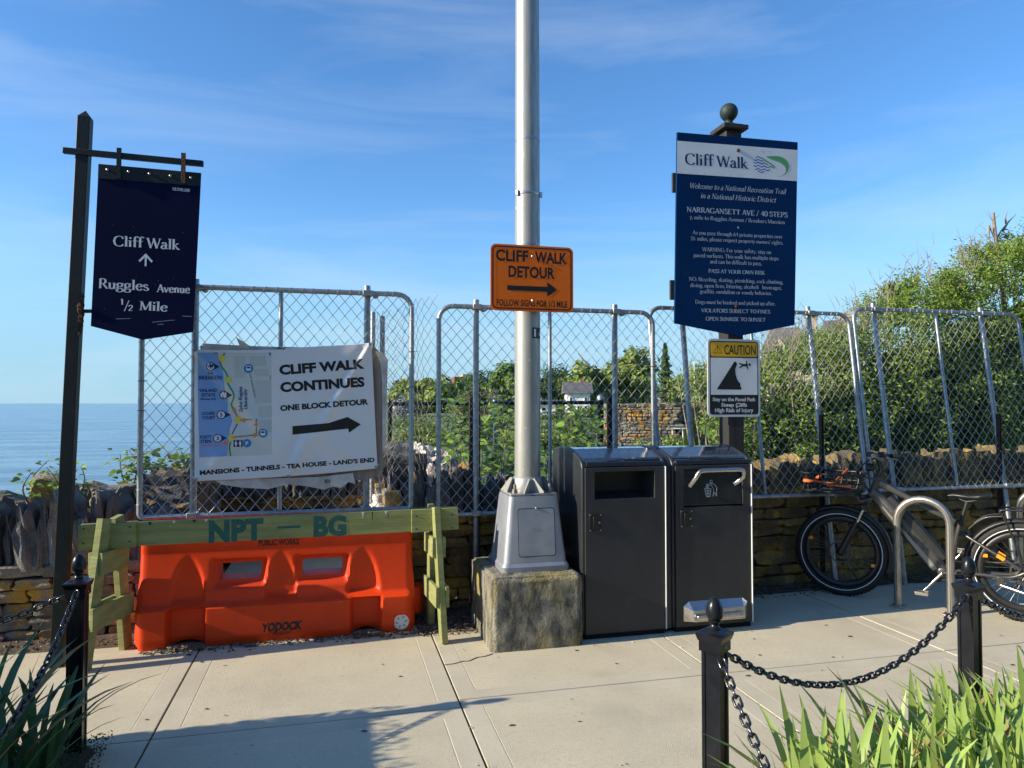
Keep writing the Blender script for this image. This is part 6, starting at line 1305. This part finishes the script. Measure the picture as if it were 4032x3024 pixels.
def tree(name, label, x, y, ztop, rad, mtl, n=1500, s=None, zb=None, flat=1., group='trees beyond the lookout', shape=None, seed=0, cl=30):
    random.seed(seed); z0 = land_z(x, y) - .1 if zb is None else zb; h = ztop - z0; t = thing(name, label, 'tree' if 'tree' in name else 'bush', (x, y, z0), group=group)
    rz = min(h * .5, rad * 1.35) * flat; mb = MB(); trunk(mb, (0, 0, 0), (0, 0, h * .8), max(.03, .05 * h), 7, rad * .7); mb.build('trunk', M['bark'], t)
    mb = MB()
    if shape == 'cone':
        for i in range(n):
            q = random.random() ** .75; zz = h * (.06 + .94 * q); rr = rad * (1 - q) * (.75 + .35 * math.sin(zz * 9)) + .04; a = rnd(0, 6.283); r_ = rr * random.random() ** .35
            leaf_quad(mb, Vector((r_ * math.cos(a), r_ * math.sin(a), zz - .25 * r_)), Vector((math.cos(a), math.sin(a), .3)), (s or .28) * rnd(.7, 1.2), .35, .8)
    else:
        crown(mb, (0, 0, h - rz), rad, rad, rz, int(n * .95), s or rad * .17, cl)
        crown(mb, (rad * rnd(-.25, .25), 0, h * .45), rad * .9, rad * .9, h * .40, int(n * .6), s or rad * .17, int(cl * .8))
    mb.build('crown', M[mtl], t); return t
FT = [('round dark tree farthest left on the far shore', 8.61, 95.7, 4.87, 2.1, 'treedark', 900), ('pale green spreading tree left of the galvanised post on the far bank', 7.41, 62.0, 3.89, 2.6, 'treelight', 2200), ('dark green tree just left of the far brick tower', 12.59, 79.24, 4.98, 2.1, 'tree', 1500),
  ('slim tree just right of the far brick tower', 15.62, 83.63, 5.41, 1.2, 'tree', 900), ('dark tree above the brown shrub', 14.96, 73.5, 5.49, 1.5, 'treedark', 1200), ('small blue-grey tree next to the light pole, left side', 20.5, 92.7, 6.16, 1.4, 'treedark', 900),
  ('large leafy tree half hidden by the light pole', 14.05, 56.2, 5.14, 2.1, 'tree', 2200), ('dark tree immediately right of the light pole', 17.6, 59.4, 5.14, 1.25, 'treedark', 1100), ('broad dark tree left of the white house', 20.5, 62.8, 5.24, 1.7, 'treedark', 1500),
  ('big pale green tree in front of the white house', 20.85, 56.5, 5.96, 2.1, 'treelight', 2800), ('green tree behind the second galvanised post', 28.7, 70.0, 6.52, 1.9, 'tree', 1400), ('tall pale green tree left of the spruce', 25.2, 57.5, 6.43, 1.95, 'treelight', 2600),
  ('low pale green tree right of the spruce', 31.5, 60.1, 4.86, 1.5, 'treelight', 1400), ('pale green tree nearest the caution sign', 34.2, 61.5, 6.19, 1.7, 'treelight', 1800)]
for i, (lab, x, y, zt, rd, mt, n) in enumerate(FT): tree('tree', lab, x, y, zt, rd * 1.22, mt, int(n * 1.35), seed=100 + i, zb=.4)
tree('spruce_tree', 'tall dark spruce between two pale green trees', 31.46, 64.2, 7.42, 1.75, 'treedark', 2200, .42, shape='cone', seed=130, zb=.4)
tree('shrub', 'brown half-bare shrub under the far trees, left of the light pole', 7.64, 35.2, 2.51, .95, 'treebrown', 700, .10, seed=131, group='shrubs on the bank')
tree('shrub', 'olive shrub beside the brown shrub on the far bank', 6.63, 37.5, 2.32, .85, 'treelight', 900, .13, seed=132, group='shrubs on the bank')
tree('shrub', 'grey blossoming shrub at the left end of the far bank', 3.7, 40.3, 2.25, .7, 'blossom', 700, .12, seed=133, group='shrubs on the bank')
SB = [('low shrub on the bank behind the loose fence strip', 3.0, 27., 1.2, 1.1, 'tree'), ('bright shrub on the bank between the two left fence panels', 2.2, 19., 1.15, .9, 'treelight'), ('dull green shrub behind the black fence, left part', 3.6, 20., 1.40, 1.1, 'treedark'), ('green shrub behind the black fence, middle part', 5.0, 22., 1.3, 1.1, 'tree'), ('shrub behind the black fence next to the light pole', 4.6, 15.5, 1.25, 1.0, 'treelight'),
  ('shrub at the left foot of the lichened sea wall', 5.9, 17.4, 1.35, .8, 'tree'), ('rough grass shrub in front of the lichened sea wall', 6.6, 13.6, .95, .8, 'treelight'), ('shrub left of the white house foot', 13.5, 42., 1.15, 1.6, 'treedark'), ('shrub in front of the white house', 17.0, 45., 1.5, 1.7, 'tree'), ('shrub behind the iron fence', 13.8, 33., 1.2, 1.2, 'treelight'),
  ('dark shrub left of the church', 26., 50., 1.6, 1.8, 'treedark'), ('yellow-green shrub growing in the wall arch', 9.55, 17.6, 1.32, .45, 'treelight'), ('shrub right of the white hand rail', 9.2, 14.5, 1.1, .7, 'tree'), ('distant shrub below the brick tower', 9.2, 47., 1.9, 2.2, 'tree'), ('distant shrub on the far left bank', 5.0, 50., 1.9, 1.8, 'treedark'), ('distant shrub right of the flagpole', 26., 40., 2.3, 1.8, 'tree')]
for i, (lab, x, y, zt, rd, mt) in enumerate(SB): tree('shrub', lab, x, y, zt, rd, mt, 1100 if y > 18 else 1700, max(.05, rd * .10), seed=140 + i, zb=land_z(x, y) - .1, group='shrubs on the bank', cl=36)
# ---- knotweed beyond the wall
def broad_leaf(mb, p, d, s, mi=0):
    d = d.normalized(); n = Vector((rnd(-.5, .5), rnd(-.9, .1), 1)).normalized(); w = d.cross(n).normalized(); n = w.cross(d); o = len(mb.v)
    prof = [(0, .0), (.12, .30), (.35, .40), (.62, .30), (.85, .12), (1.0, .0)]
    for u, v in prof: mb.v += [tuple(p + d * u * s + w * v * s + n * v * s * .25 - Vector((0, 0, .25 * s * u * u))), tuple(p + d * u * s - Vector((0, 0, .25 * s * u * u))), tuple(p + d * u * s - w * v * s + n * v * s * .25 - Vector((0, 0, .25 * s * u * u)))]
    for i in range(5):
        for j in (0, 1): q = o + i * 3 + j; mb.f.append([q, q + 1, q + 4, q + 3]); mb.m.append(mi)
def knotweed(label, x, y, z, hgt, wid, stems, leaves, ls, seed, mtl='knot', red=0):
    random.seed(seed); t = thing('knotweed_plant', label, 'plant', (x, y, z), group='knotweed behind the wall'); sb, lb, rb = MB(), MB(), MB()
    for k in range(stems):
        a = Vector((rnd(-wid, wid) * .7, rnd(-.25, .25), 0)); b = a + Vector((rnd(-.3, .3) * wid, rnd(-.3, .2), hgt * rnd(.6, 1.05))); m = (a + b) / 2 + Vector((rnd(-.08, .08), rnd(-.1, .05), .05))
        P = smooth_path([a, m, b], 6); sb.tube(P, [.008 * (1 - .7 * i / len(P)) for i in range(len(P))], 5)
        for i in range(leaves):
            q = P[random.randint(3, len(P) - 1)]; an = rnd(0, 6.283); d = Vector((math.cos(an), math.sin(an) * .8 - .2, rnd(-.3, .6))); st = q + d * rnd(.02, .10)
            broad_leaf(rb if random.random() < red else lb, st, d, ls * rnd(.55, 1.2))
    sb.build('stems', M['bark'], t, smooth=60); lb.build('foliage', M[mtl], t, smooth=60)
    if rb.v: rb.build('young_leaves', M['redleaf'], t, smooth=60)
knotweed('knotweed with large bright leaves beyond the wall, left of the light pole', 1.62, 7.85, .35, 1.20, .42, 13, 24, .125, 51)
knotweed('knotweed with large bright leaves beyond the wall, right of the light pole', 2.62, 7.75, .35, 1.15, .42, 11, 24, .12, 52)
knotweed('low knotweed at the foot of the black fence post', 2.1, 8.1, .35, .85, .4, 9, 22, .11, 53)
knotweed('bushy green plant behind the litter bin and the wooden sign post', 3.75, 6.55, .25, 1.15, .50, 15, 30, .07, 54, 'privet')
knotweed('red-tipped leafy plant on the wall top seen through the leftmost fence panel', -1.35, 6.75, .78, .40, .55, 22, 26, .065, 55, red=.22)
knotweed('small weed sprouting from the wall left of the sign post', -2.12, 5.95, .75, .40, .10, 5, 18, .05, 56)
knotweed('weed half hidden behind the hanging sign post', -1.85, 6.0, .80, .34, .06, 4, 14, .05, 57)
# ---- privet hedge behind the right part of the wall
def hedge_top(x): return 1.90 + .40 * sm(4.2, 5.3, x) + .78 * sm(5.4, 7.0, x) + .68 * sm(7.0, 8.6, x)
def privet(label, x0, x1, seed, n=9000):
    random.seed(seed); area = (x1 - x0) * hedge_top((x0 + x1) / 2); n = int(5600 * area); t = thing('privet_shrub', label, 'shrub', ((x0 + x1) / 2, 7.1, .2), group='privet shrubs behind the wall'); lb, sb = MB(), MB(); cx = (x0 + x1) / 2
    cl = []
    for k in range(int(75 * area)):
        x = rnd(x0 - .1, x1 + .1); zt = hedge_top(x) - .2; q = random.random() ** .5; y = rnd(-.55, .6) if q > .8 else rnd(-.62, -.1); cl.append((Vector((x - cx, y, (zt + .12) * q - .05)), rnd(.08, .22)))
    for i in range(n):
        p, r = random.choice(cl); e = Vector((random.gauss(0, 1), random.gauss(0, 1), random.gauss(0, 1))).normalized(); z_ = p.z + e.z * r
        if z_ < .45 and random.random() < .55: continue
        leaf_quad(lb, p + e * r * random.random() ** .5, e * .5 + Vector((-.3, -.5, .6)), rnd(.035, .062), .42, .8)
    for k in range(46):
        x = rnd(x0, x1); b = Vector((x - cx, rnd(-.1, .3), 0)); h = hedge_top(x) * rnd(.6, .95); tp = b + Vector((rnd(-.35, .35), rnd(-.45, .25), h)); m = (b + tp) / 2 + Vector((rnd(-.15, .15), rnd(-.15, .15), 0)); sb.tube(smooth_path([b, m, tp], 3), [.016, .014, .012, .010, .008, .006, .004], 4, caps=False)
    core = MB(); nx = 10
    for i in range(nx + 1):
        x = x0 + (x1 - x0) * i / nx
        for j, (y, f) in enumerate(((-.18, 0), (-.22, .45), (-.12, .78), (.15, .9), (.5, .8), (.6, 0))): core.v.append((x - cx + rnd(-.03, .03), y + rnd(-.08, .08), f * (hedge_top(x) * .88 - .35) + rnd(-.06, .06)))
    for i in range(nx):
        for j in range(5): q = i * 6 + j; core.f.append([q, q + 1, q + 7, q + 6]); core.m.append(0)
    lb.build('foliage', M['privet'], t); sb.build('stems', M['twig'], t); core.build('dark_core', M['treedark'], t)  # the core is a solid dark sheet standing in for the shaded inside
    tw = MB()
    for k in range(16):
        x = rnd(x0, x1); b = Vector((x - cx, rnd(-.3, .3), hedge_top(x) - .35)); P = [b]
        for q in range(4): P.append(P[-1] + Vector((rnd(-.08, .08), rnd(-.06, .06), rnd(.07, .16))))
        tw.tube(P, [.007, .006, .005, .0035, .0015], 4, caps=False)
        for q in range(4):
            p = random.choice(P[2:]); tw.tube([p, p + Vector((rnd(-.12, .12), rnd(-.05, .05), rnd(.04, .16)))], [.0035, .001], 4, caps=False)
    tw.build('bare_twigs', M['twig'], t)
for i, (a, b, lab) in enumerate(((3.95, 4.95, 'privet shrub just right of the caution sign'), (4.85, 5.75, 'privet shrub behind the bicycle handlebar'), (5.65, 6.55, 'privet shrub behind the rightmost fence panel, left half'), (6.45, 7.4, 'privet shrub behind the rightmost fence panel, right half'), (7.3, 9.0, 'tallest privet shrub at the right edge'))): privet(lab, a, b, 70 + i, 11000 if i < 4 else 16000)
t = thing('dead_snag', 'bare broken tree stub rising above the hedge at top right', 'dead tree', (8.3, 7.35, .2)); random.seed(4)
mb = MB(); P = [(.12, 0, 0), (.10, 0, 1.6), (.06, 0, 2.7), (.0, 0, 3.15), (-.06, 0, 3.55), (-.09, 0, 3.85)]; mb.tube(P, [.040, .036, .030, .026, .022, .018], 8); mb.build('trunk', M['twig'], t, smooth=60)
for p, q in (((-.05, 0, 3.5), (.12, 0, 3.72)), ((.06, 0, 3.62), (.28, 0, 3.86)), ((-.06, 0, 3.52), (-.16, .0, 3.68)), ((0, 0, 3.15), (-.18, 0, 3.45)), ((.12, 0, 3.72), (.14, 0, 3.88)), ((-.16, 0, 3.68), (-.15, 0, 3.5)), ((.02, 0, 3.0), (.3, 0, 3.4)), ((.3, 0, 3.4), (.38, 0, 3.62)), ((.04, 0, 2.9), (-.4, 0, 3.3)), ((-.4, 0, 3.3), (-.46, 0, 3.55)), ((-.4, 0, 3.3), (-.3, 0, 3.5))):
    mb = MB(); mb.tube([p, ((p[0] + q[0]) / 2 + rnd(-.03, .03), 0, (p[2] + q[2]) / 2), q], [.015, .010, .004], 5); mb.build('branch', M['twig'], t)
# clipped hedge added just out of view to throw the broad shade on the paving
random.seed(8); t = thing('added_shade_hedge', 'clipped hedge added off the left edge to shade the paving', 'hedge', (-2.35, 3.25, .03)); mb = MB()
for i in range(5200):
    u, v, w = rnd(-.32, .32), rnd(-1.5, .49), rnd(0, .98); f = random.choice((0, 1, 2)); 
    if f == 0: u = math.copysign(.32, u) + rnd(-.03, .02)
    elif f == 1: w = .98 + rnd(-.04, .02)
    else: v = (.49 if v > -.4 else -1.5) + rnd(-.03, .02)
    leaf_quad(mb, Vector((u, v, w)), Vector((u, v, w)), rnd(.03, .05), .6)
mb.build('foliage', M['tree'], t); mb = MB(); mb.box(-.29, .29, -1.46, .46, 0, .95); mb.build('dark_core', M['core'], t)  # solid dark box fills the added hedge
# ================================================================== FAR BUILDINGS AND BANK
random.seed(61)
t = thing('sea_wall', 'lichened field-stone sea wall beyond the black fence', 'wall', (6.62, 16.92, .3), math.atan2(-.42, 1.62))
mb = MB(); mb.box(.05, 1.72, .10, 1.5, -.2, 1.26); mb.build('core', M['core'], t); z = 0
while z < 1.27:
    h = rnd(.05, .10); x = 0
    while x < 1.75:
        w = rnd(.10, .26); inst('stone', random.choice(SV['sea']), t, (x + w / 2, .09, z + h / 2), (rnd(-.05, .05), rnd(-.04, .04) + random.choice((0, math.pi)), rnd(-.06, .06)), (w, .2, h)); x += w + .012
    z += h + .008
t = thing('stone_wall', 'dark stone wall with a low arch right of the lichened sea wall', 'wall', (8.32, 16.6, .3), math.atan2(.25, 2.6))
z = 0
while z < 1.28:
    h = rnd(.07, .12); x = .03
    while x < 3.2:
        w = rnd(.14, .32)
        if not ((x + w / 2 - .75) ** 2 / .45 ** 2 + z * z / .95 ** 2 < 1): inst('stone', random.choice(SV['grey']), t, (x + w / 2, .5, z + h / 2), (0, random.choice((0, math.pi)), rnd(-.06, .06)), (w, .3, h))
        x += w + .012
    z += h + .008
mb = MB(); mb.box(0, 3.3, 1.1, 1.6, -.2, 1.25); mb.box(1.25, 3.3, .62, 1.1, -.2, 1.25); mb.build('core', M['core'], t)
t = thing('iron_fence', 'black iron picket fence on top of the far sea wall', 'fence', (7.3, 18.7, 1.0), math.atan2(-.44, 1.76))
mb = MB(); [mb.tube([(0, 0, z), (3.6, 0, z)], .012, 6) for z in (.25, .92)]; mb.build('rail', M['blackmetal'], t)
for k in range(30): mb = MB(); x = .03 + k * .122; mb.tube([(x, 0, 0), (x, 0, 1.02)], .013 if k % 7 == 0 else .007, 5); mb.build('picket', M['blackmetal'], t)
t = thing('hand_rail', 'white pipe hand rail on the bank right of the sea wall', 'railing', (7.80, 15.6, .35), -.24)
mb = MB(); mb.tube([(0, 0, .645), (.58, 0, .645)], .017, 8); mb.build('rail', M['whitepaint'], t)
for x in (.02, .27, .55): mb = MB(); mb.tube([(x, 0, 0), (x, 0, .645)], .014, 8); mb.build('post', M['whitepaint'], t)
t = thing('rubble_heap', 'heap of pale broken stones beyond the wall, right of the banner', 'rubble', (1.05, 9.5, .35)); random.seed(62)
RS = stone_variants('rock', M['rubble'], 6, .22, 1)
mb = MB(); mb.lathe([(1.1, -.1), (1.0, .05), (.7, .30), (.35, .52), (.02, .64)], n=16); mb.build('mound', M['rubble'], t)
for k in range(290):
    a = rnd(0, 6.283); r = 1.0 * math.sqrt(random.random()); zz = .66 * (1 - (r / 1.08) ** 1.5); s = rnd(.05, .12)
    inst('rock', random.choice(RS), t, (r * math.cos(a), r * math.sin(a), zz + rnd(-.02, .05)), (rnd(0, 3), rnd(0, 3), rnd(0, 3)), (s * rnd(.8, 1.5), s, s * rnd(.5, .9)))
def house(name, label, x, y, rz, w, d, h, roof, wallm, roofm, wins, z=.4, chim=None):
    t = thing(name, label, 'building', (x, y, z), rz); mb = MB(); mb.box(-w / 2, w / 2, -d / 2, d / 2, -.5, h); mb.build('wall', M[wallm], t)
    o = .25; mb = MB(); mb.add([(-w / 2 - o, -d / 2 - o, h), (w / 2 + o, -d / 2 - o, h), (w / 2 + o, d / 2 + o, h), (-w / 2 - o, d / 2 + o, h), (-w / 2 - o, 0, h + roof), (w / 2 + o, 0, h + roof)], [(0, 1, 5, 4), (2, 3, 4, 5), (0, 4, 3), (1, 2, 5), (3, 2, 1, 0)]); rf = mb.build('roof', M[roofm], t)
    for wx, wz, ww, wh in wins:
        mb = MB(); mb.box(wx - ww / 2, wx + ww / 2, -d / 2 - .05, -d / 2 + .02, wz, wz + wh); f = mb.build('window', M['housewhite'], t); mb = MB(); mb.box(wx - ww / 2 + .06, wx + ww / 2 - .06, -d / 2 - .06, -d / 2 - .03, wz + .06, wz + wh - .06); mb.build('pane', M['glass'], f)
    if chim: mb = MB(); cx, cy, cw, ch = chim; mb.box(cx - cw / 2, cx + cw / 2, cy - cw / 2, cy + cw / 2, h, h + ch); mb.build('chimney', M['brick'], rf)
    return t
house('white_house', 'white clapboard house with grey roof behind the pale green tree', 17.95, 51.6, -.25, 1.75, 2.2, 1.75, .85, 'housewhite', 'slateroof', [(-.55, .35, .25, .5), (0, .35, .25, .5), (.55, .35, .25, .5), (-.55, 1.1, .25, .4), (.55, 1.1, .25, .4)], .60, (.4, .2, .26, 1.15))
house('low_house', 'low grey-roofed house front left of the white house', 15.2, 53.5, -.25, 3.0, 2, .8, .35, 'housewhite', 'slateroof', [(-.8, .25, .4, .35), (.6, .25, .4, .35)], .72)
house('brick_church', 'red brick gabled church with red roof and chimney beyond the spruce', 43.2, 84.5, .9, 2.4, 4.2, 2.0, 1.6, 'brick', 'redroof', [(-.6, .5, .5, 1.0), (.6, .5, .5, 1.0)], .6, (-.7, -1.6, .55, 2.3))
t = thing('brick_tower', 'flat-topped brick tower showing above the far trees', 'building', (20.93, 118.4, .4)); mb = MB(); mb.box(-1.7, 1.7, -1.7, 1.7, 0, 5.6); mb.build('wall', M['brick'], t); mb = MB(); mb.box(-.3, 1.85, -1.85, 1.85, 5.6, 6.0); mb.build('parapet', M['sandstone'], t); 
t = thing('stone_pier', 'pale square stone pier by the iron fence gate', 'stone pier', (9.35, 18.3, .9), -.2); mb = MB(); mb.box(-.17, .17, -.17, .17, 0, .62); mb.build('shaft', M['seastone'], t); mb = MB(); mb.box(-.2, .2, -.2, .2, .621, .68); mb.build('cap', M['sandstone'], t)
t = thing('notice_board', 'small white notice board with orange life ring left of the caution sign', 'notice board', (11.8, 21.8, .5), -.45); mb = MB(); mb.box(-.13, .13, -.015, .015, 1.22, 1.55); mb.build('panel', M['signwhite'], t)
for x in (-.11, .11): mb = MB(); mb.tube([(x, .03, 0), (x, .03, 1.5)], .012, 6); mb.build('post', M['whitepaint'], t)
mb = MB(); mb.tube([(.09 * math.cos(i * .524), -.03, 1.08 + .09 * math.sin(i * .524)) for i in range(12)], .03, 6, closed=True); mb.build('life_ring', M['mapred'], t, smooth=60)
t = thing('flagpole', 'thin white flagpole left of the caution sign', 'flagpole', (19.58, 36.33, .5)); mb = MB(); mb.tube([(0, 0, 0), (0, 0, 3.3)], [.045, .025], 8); mb.build('pole', M['whitepaint'], t); mb = MB(); mb.lathe([(.01, 3.29), (.05, 3.33), (.05, 3.36), (.005, 3.4)], n=8); mb.build('ball', M['whitepaint'], t)
# mansion behind the hedge
t = thing('mansion', 'stone mansion with steep slate roof and chimneys rising above the hedge', 'building', (66, 90, .4), -.62)
mb = MB(); mb.box(-5.6, 7.5, -4, 5, 0, 8.4); mb.build('wall', M['sandstone'], t)
def hip(x0, x1, y0, y1, z0, z1, ix, iy, name='roof'):
    mb = MB(); mb.add([(x0, y0, z0), (x1, y0, z0), (x1, y1, z0), (x0, y1, z0), (x0 + ix, y0 + iy, z1), (x1 - ix, y0 + iy, z1), (x1 - ix, y1 - iy, z1), (x0 + ix, y1 - iy, z1)], [(0, 1, 5, 4), (1, 2, 6, 5), (2, 3, 7, 6), (3, 0, 4, 7), (4, 5, 6, 7)]); return mb.build(name, M['slateroof'], t)
rf = hip(-5.9, .9, -4.3, 5.2, 8.4, 12.1, 1.5, 2.6); hip(.95, 7.8, -4.3, 5.2, 8.4, 12.9, 1.8, 2.6)
for x, y, zb, zt in ((-3.2, -3.9, 7.4, 10.3), (-.6, -3.9, 7.4, 10.3), (3.2, -3.9, 7.4, 10.6)): 
    mb = MB(); mb.prism([(x - .7, zb), (x + .7, zb), (x + .7, zt - .9), (x, zt), (x - .7, zt - .9)], y - .5, y + 1.6); d = mb.build('dormer', M['sandstone'], t); mb = MB(); mb.box(x - .35, x + .35, y - .55, y - .48, zb + .4, zt - 1.1); mb.build('pane', M['glass'], d)
for x, y, h in ((1.0, .6, 13.6), (5.6, .8, 13.9)): mb = MB(); mb.box(x - .8, x + .8, y - .45, y + .45, 9, h); mb.box(x - .9, x + .9, y - .55, y + .55, h, h + .25); mb.build('chimney', M['sandstone'], t)
for x in (-4.4, -2.2, 0, 2.2, 4.4, 6.6):
    for z in (1.5, 5.0): mb = MB(); mb.box(x - .55, x + .55, -4.08, -3.98, z, z + 2.2); wv = mb.build('window', M['housewhite'], t); mb = MB(); mb.box(x - .45, x + .45, -4.12, -4.06, z + .1, z + 2.1); mb.build('pane', M['glass'], wv)
mb = MB(); [mb.tube([(-4.2 + k * .45, -1.7, 12.1), (-4.2 + k * .45, -1.7, 12.75)], .03, 4) for k in range(9)]; mb.tube([(-4.3, -1.7, 12.72), (-.5, -1.7, 12.72)], .04, 4); mb.build('roof_cresting', M['blackmetal'], rf)
# ================================================================== LITTER on the ground
def litter(name, label, places, seed, mtl, smin, smax, chunky=.3):
    random.seed(seed); mb = MB()
    for (x0, x1, y0, y1, z0, n, dens) in places:
        for i in range(n):
            x, y = rnd(x0, x1), y0 + (y1 - y0) * random.random() ** dens; s = rnd(smin, smax); a = rnd(0, 6.283); c, d = math.cos(a) * s, math.sin(a) * s; k = rnd(.15, .5); h = s * chunky * rnd(.3, 1); z = z0 + rnd(0, .006)
            tl = rnd(-.4, .4) * s
            mb.add([(x - c, y - d, z), (x + d * k, y - c * k, z), (x + c, y + d, z + abs(tl)), (x - d * k, y + c * k, z), (x + rnd(-.2, .2) * s, y + rnd(-.2, .2) * s, z + h + .002)], [(0, 1, 4), (1, 2, 4), (2, 3, 4), (3, 0, 4), (3, 2, 1, 0)])
    return tag(mb.build(name, mtl), label, 'litter', kind='stuff')
litter('wood_chips', 'dark wood chips and dead leaves along the foot of the orange barrier', [(-1.2, .6, 5.0, 5.08, .002, 420, 1), (-1.05, -.8, 4.99, 5.12, .012, 160, 1), (.12, .33, 4.99, 5.12, .012, 150, 1), (-1.2, .6, 4.90, 5.03, .001, 90, .5)], 1, M['chip'], .006, .024)
litter('leaf_mould', 'brown leaf mould at the wall foot right of the barrier', [(.58, 1.02, 4.92, 5.45, .012, 420, 1), (3.0, 5.6, 5.28, 5.52, .018, 620, .7), (2.95, 4.4, 5.1, 5.4, .002, 130, .4), (-2.6, -1.2, 5.22, 5.44, .008, 180, .8)], 2, M['chip'], .008, .03)
litter('pale_grit', 'scattered pale pebbles and shell bits around the barrier and plinth', [(-1.1, .6, 4.96, 5.06, .002, 45, 1), (.6, 1.0, 4.85, 5.4, .01, 30, 1), (1.6, 3.2, 4.42, 4.58, .001, 18, 1), (-1.0, 5, 2.9, 4.8, .001, 45, 1), (-2.5, -1.2, 5.2, 5.4, .01, 40, 1)], 3, M['pebble'], .003, .011, .7)
for x in (-.843, .661, 2.2): litter('joint_litter', 'fine grit and twigs caught in the paving joint', [(x - .008, x + .009, 2.6, 5.0, -.012, 150, 1)], int(50 + x * 10), M['chip'], .003, .008)
def tuft(x, y, seed, n=40, s=.05):
    random.seed(seed); mb = MB()
    for i in range(n):
        a = rnd(0, 6.283); b = Vector((x + rnd(-.02, .02), y + rnd(-.04, .04), -.005)); e = b + Vector((math.cos(a) * s * .7, math.sin(a) * s * .7, s * rnd(.3, .9))); w = Vector((-math.sin(a), math.cos(a), 0)) * .0025; mb.add([b - w, b + w, e], [(0, 1, 2)])
    return mb
tuft(.668, 3.02, 5).build('grass_tuft', M['knot'], tag(thing('joint_weed', 'small tuft of grass growing in the middle paving joint', 'weed'), None))
random.seed(77); mb = MB()
for i in range(1500): leaf_quad(mb, Vector((rnd(-1.45, -.98), rnd(3.35, 3.74), .03 + rnd(0, .035))), Vector((0, 0, 1)), rnd(.008, .018), .6)
tag(mb.build('moss_patch', M['moss']), 'low mossy ground cover round the left bollard foot', 'moss', kind='stuff')

# ================================================================== what stands behind the viewer: street, and a row of trees added to hold back sky light
mb = MB(); mb.add([(-60, -14, -.004), (60, -14, -.004), (60, -1.2, -.004), (-60, -1.2, -.004)], [(0, 1, 2, 3)])
tag(mb.build('road', mat('asphalt', (.05, .05, .052), (.07, .07, .07), 3, .9, bump=.4, bscale=200)), kind='structure')
for i, (x, y, h, r, lab) in enumerate(((-9, -16, 10, 4.2, 'leftmost'), (-2, -17, 11, 4.5, 'second from the left'), (5, -16.5, 10.5, 4.4, 'third from the left'), (12, -16, 11.5, 4.6, 'fourth from the left'), (19, -15, 10, 4.4, 'fifth from the left'), (26, -12, 11, 4.6, 'rightmost'))):
    tree('street_tree', 'broad dark tree added behind the viewer to block sky light, %s of the row' % lab, x, y, h, r, 'treedark', 2600, .75, zb=-.05, seed=300 + i, cl=60, group='sky-blocking trees added behind the viewer')
random.seed(90); t = thing('added_shade_tree', 'small round-headed tree added unseen off the left edge to shade the banner', 'tree', (-5.6, 5.32, 0)); mb = MB(); mb.tube([(0, .25, 0), (.02, .2, 1.6), (0, -.05, 2.8), (0, -.3, 3.6)], [.05, .045, .035, .02], 8); mb.build('trunk', M['bark'], t)  # unseen tree, added to shade the barrier and banner
mb = MB(); crown(mb, (0, -.27, 3.74), .55, .25, .84, 3600, .10, 46, shell=.3); mb.build('crown', M['tree'], t)
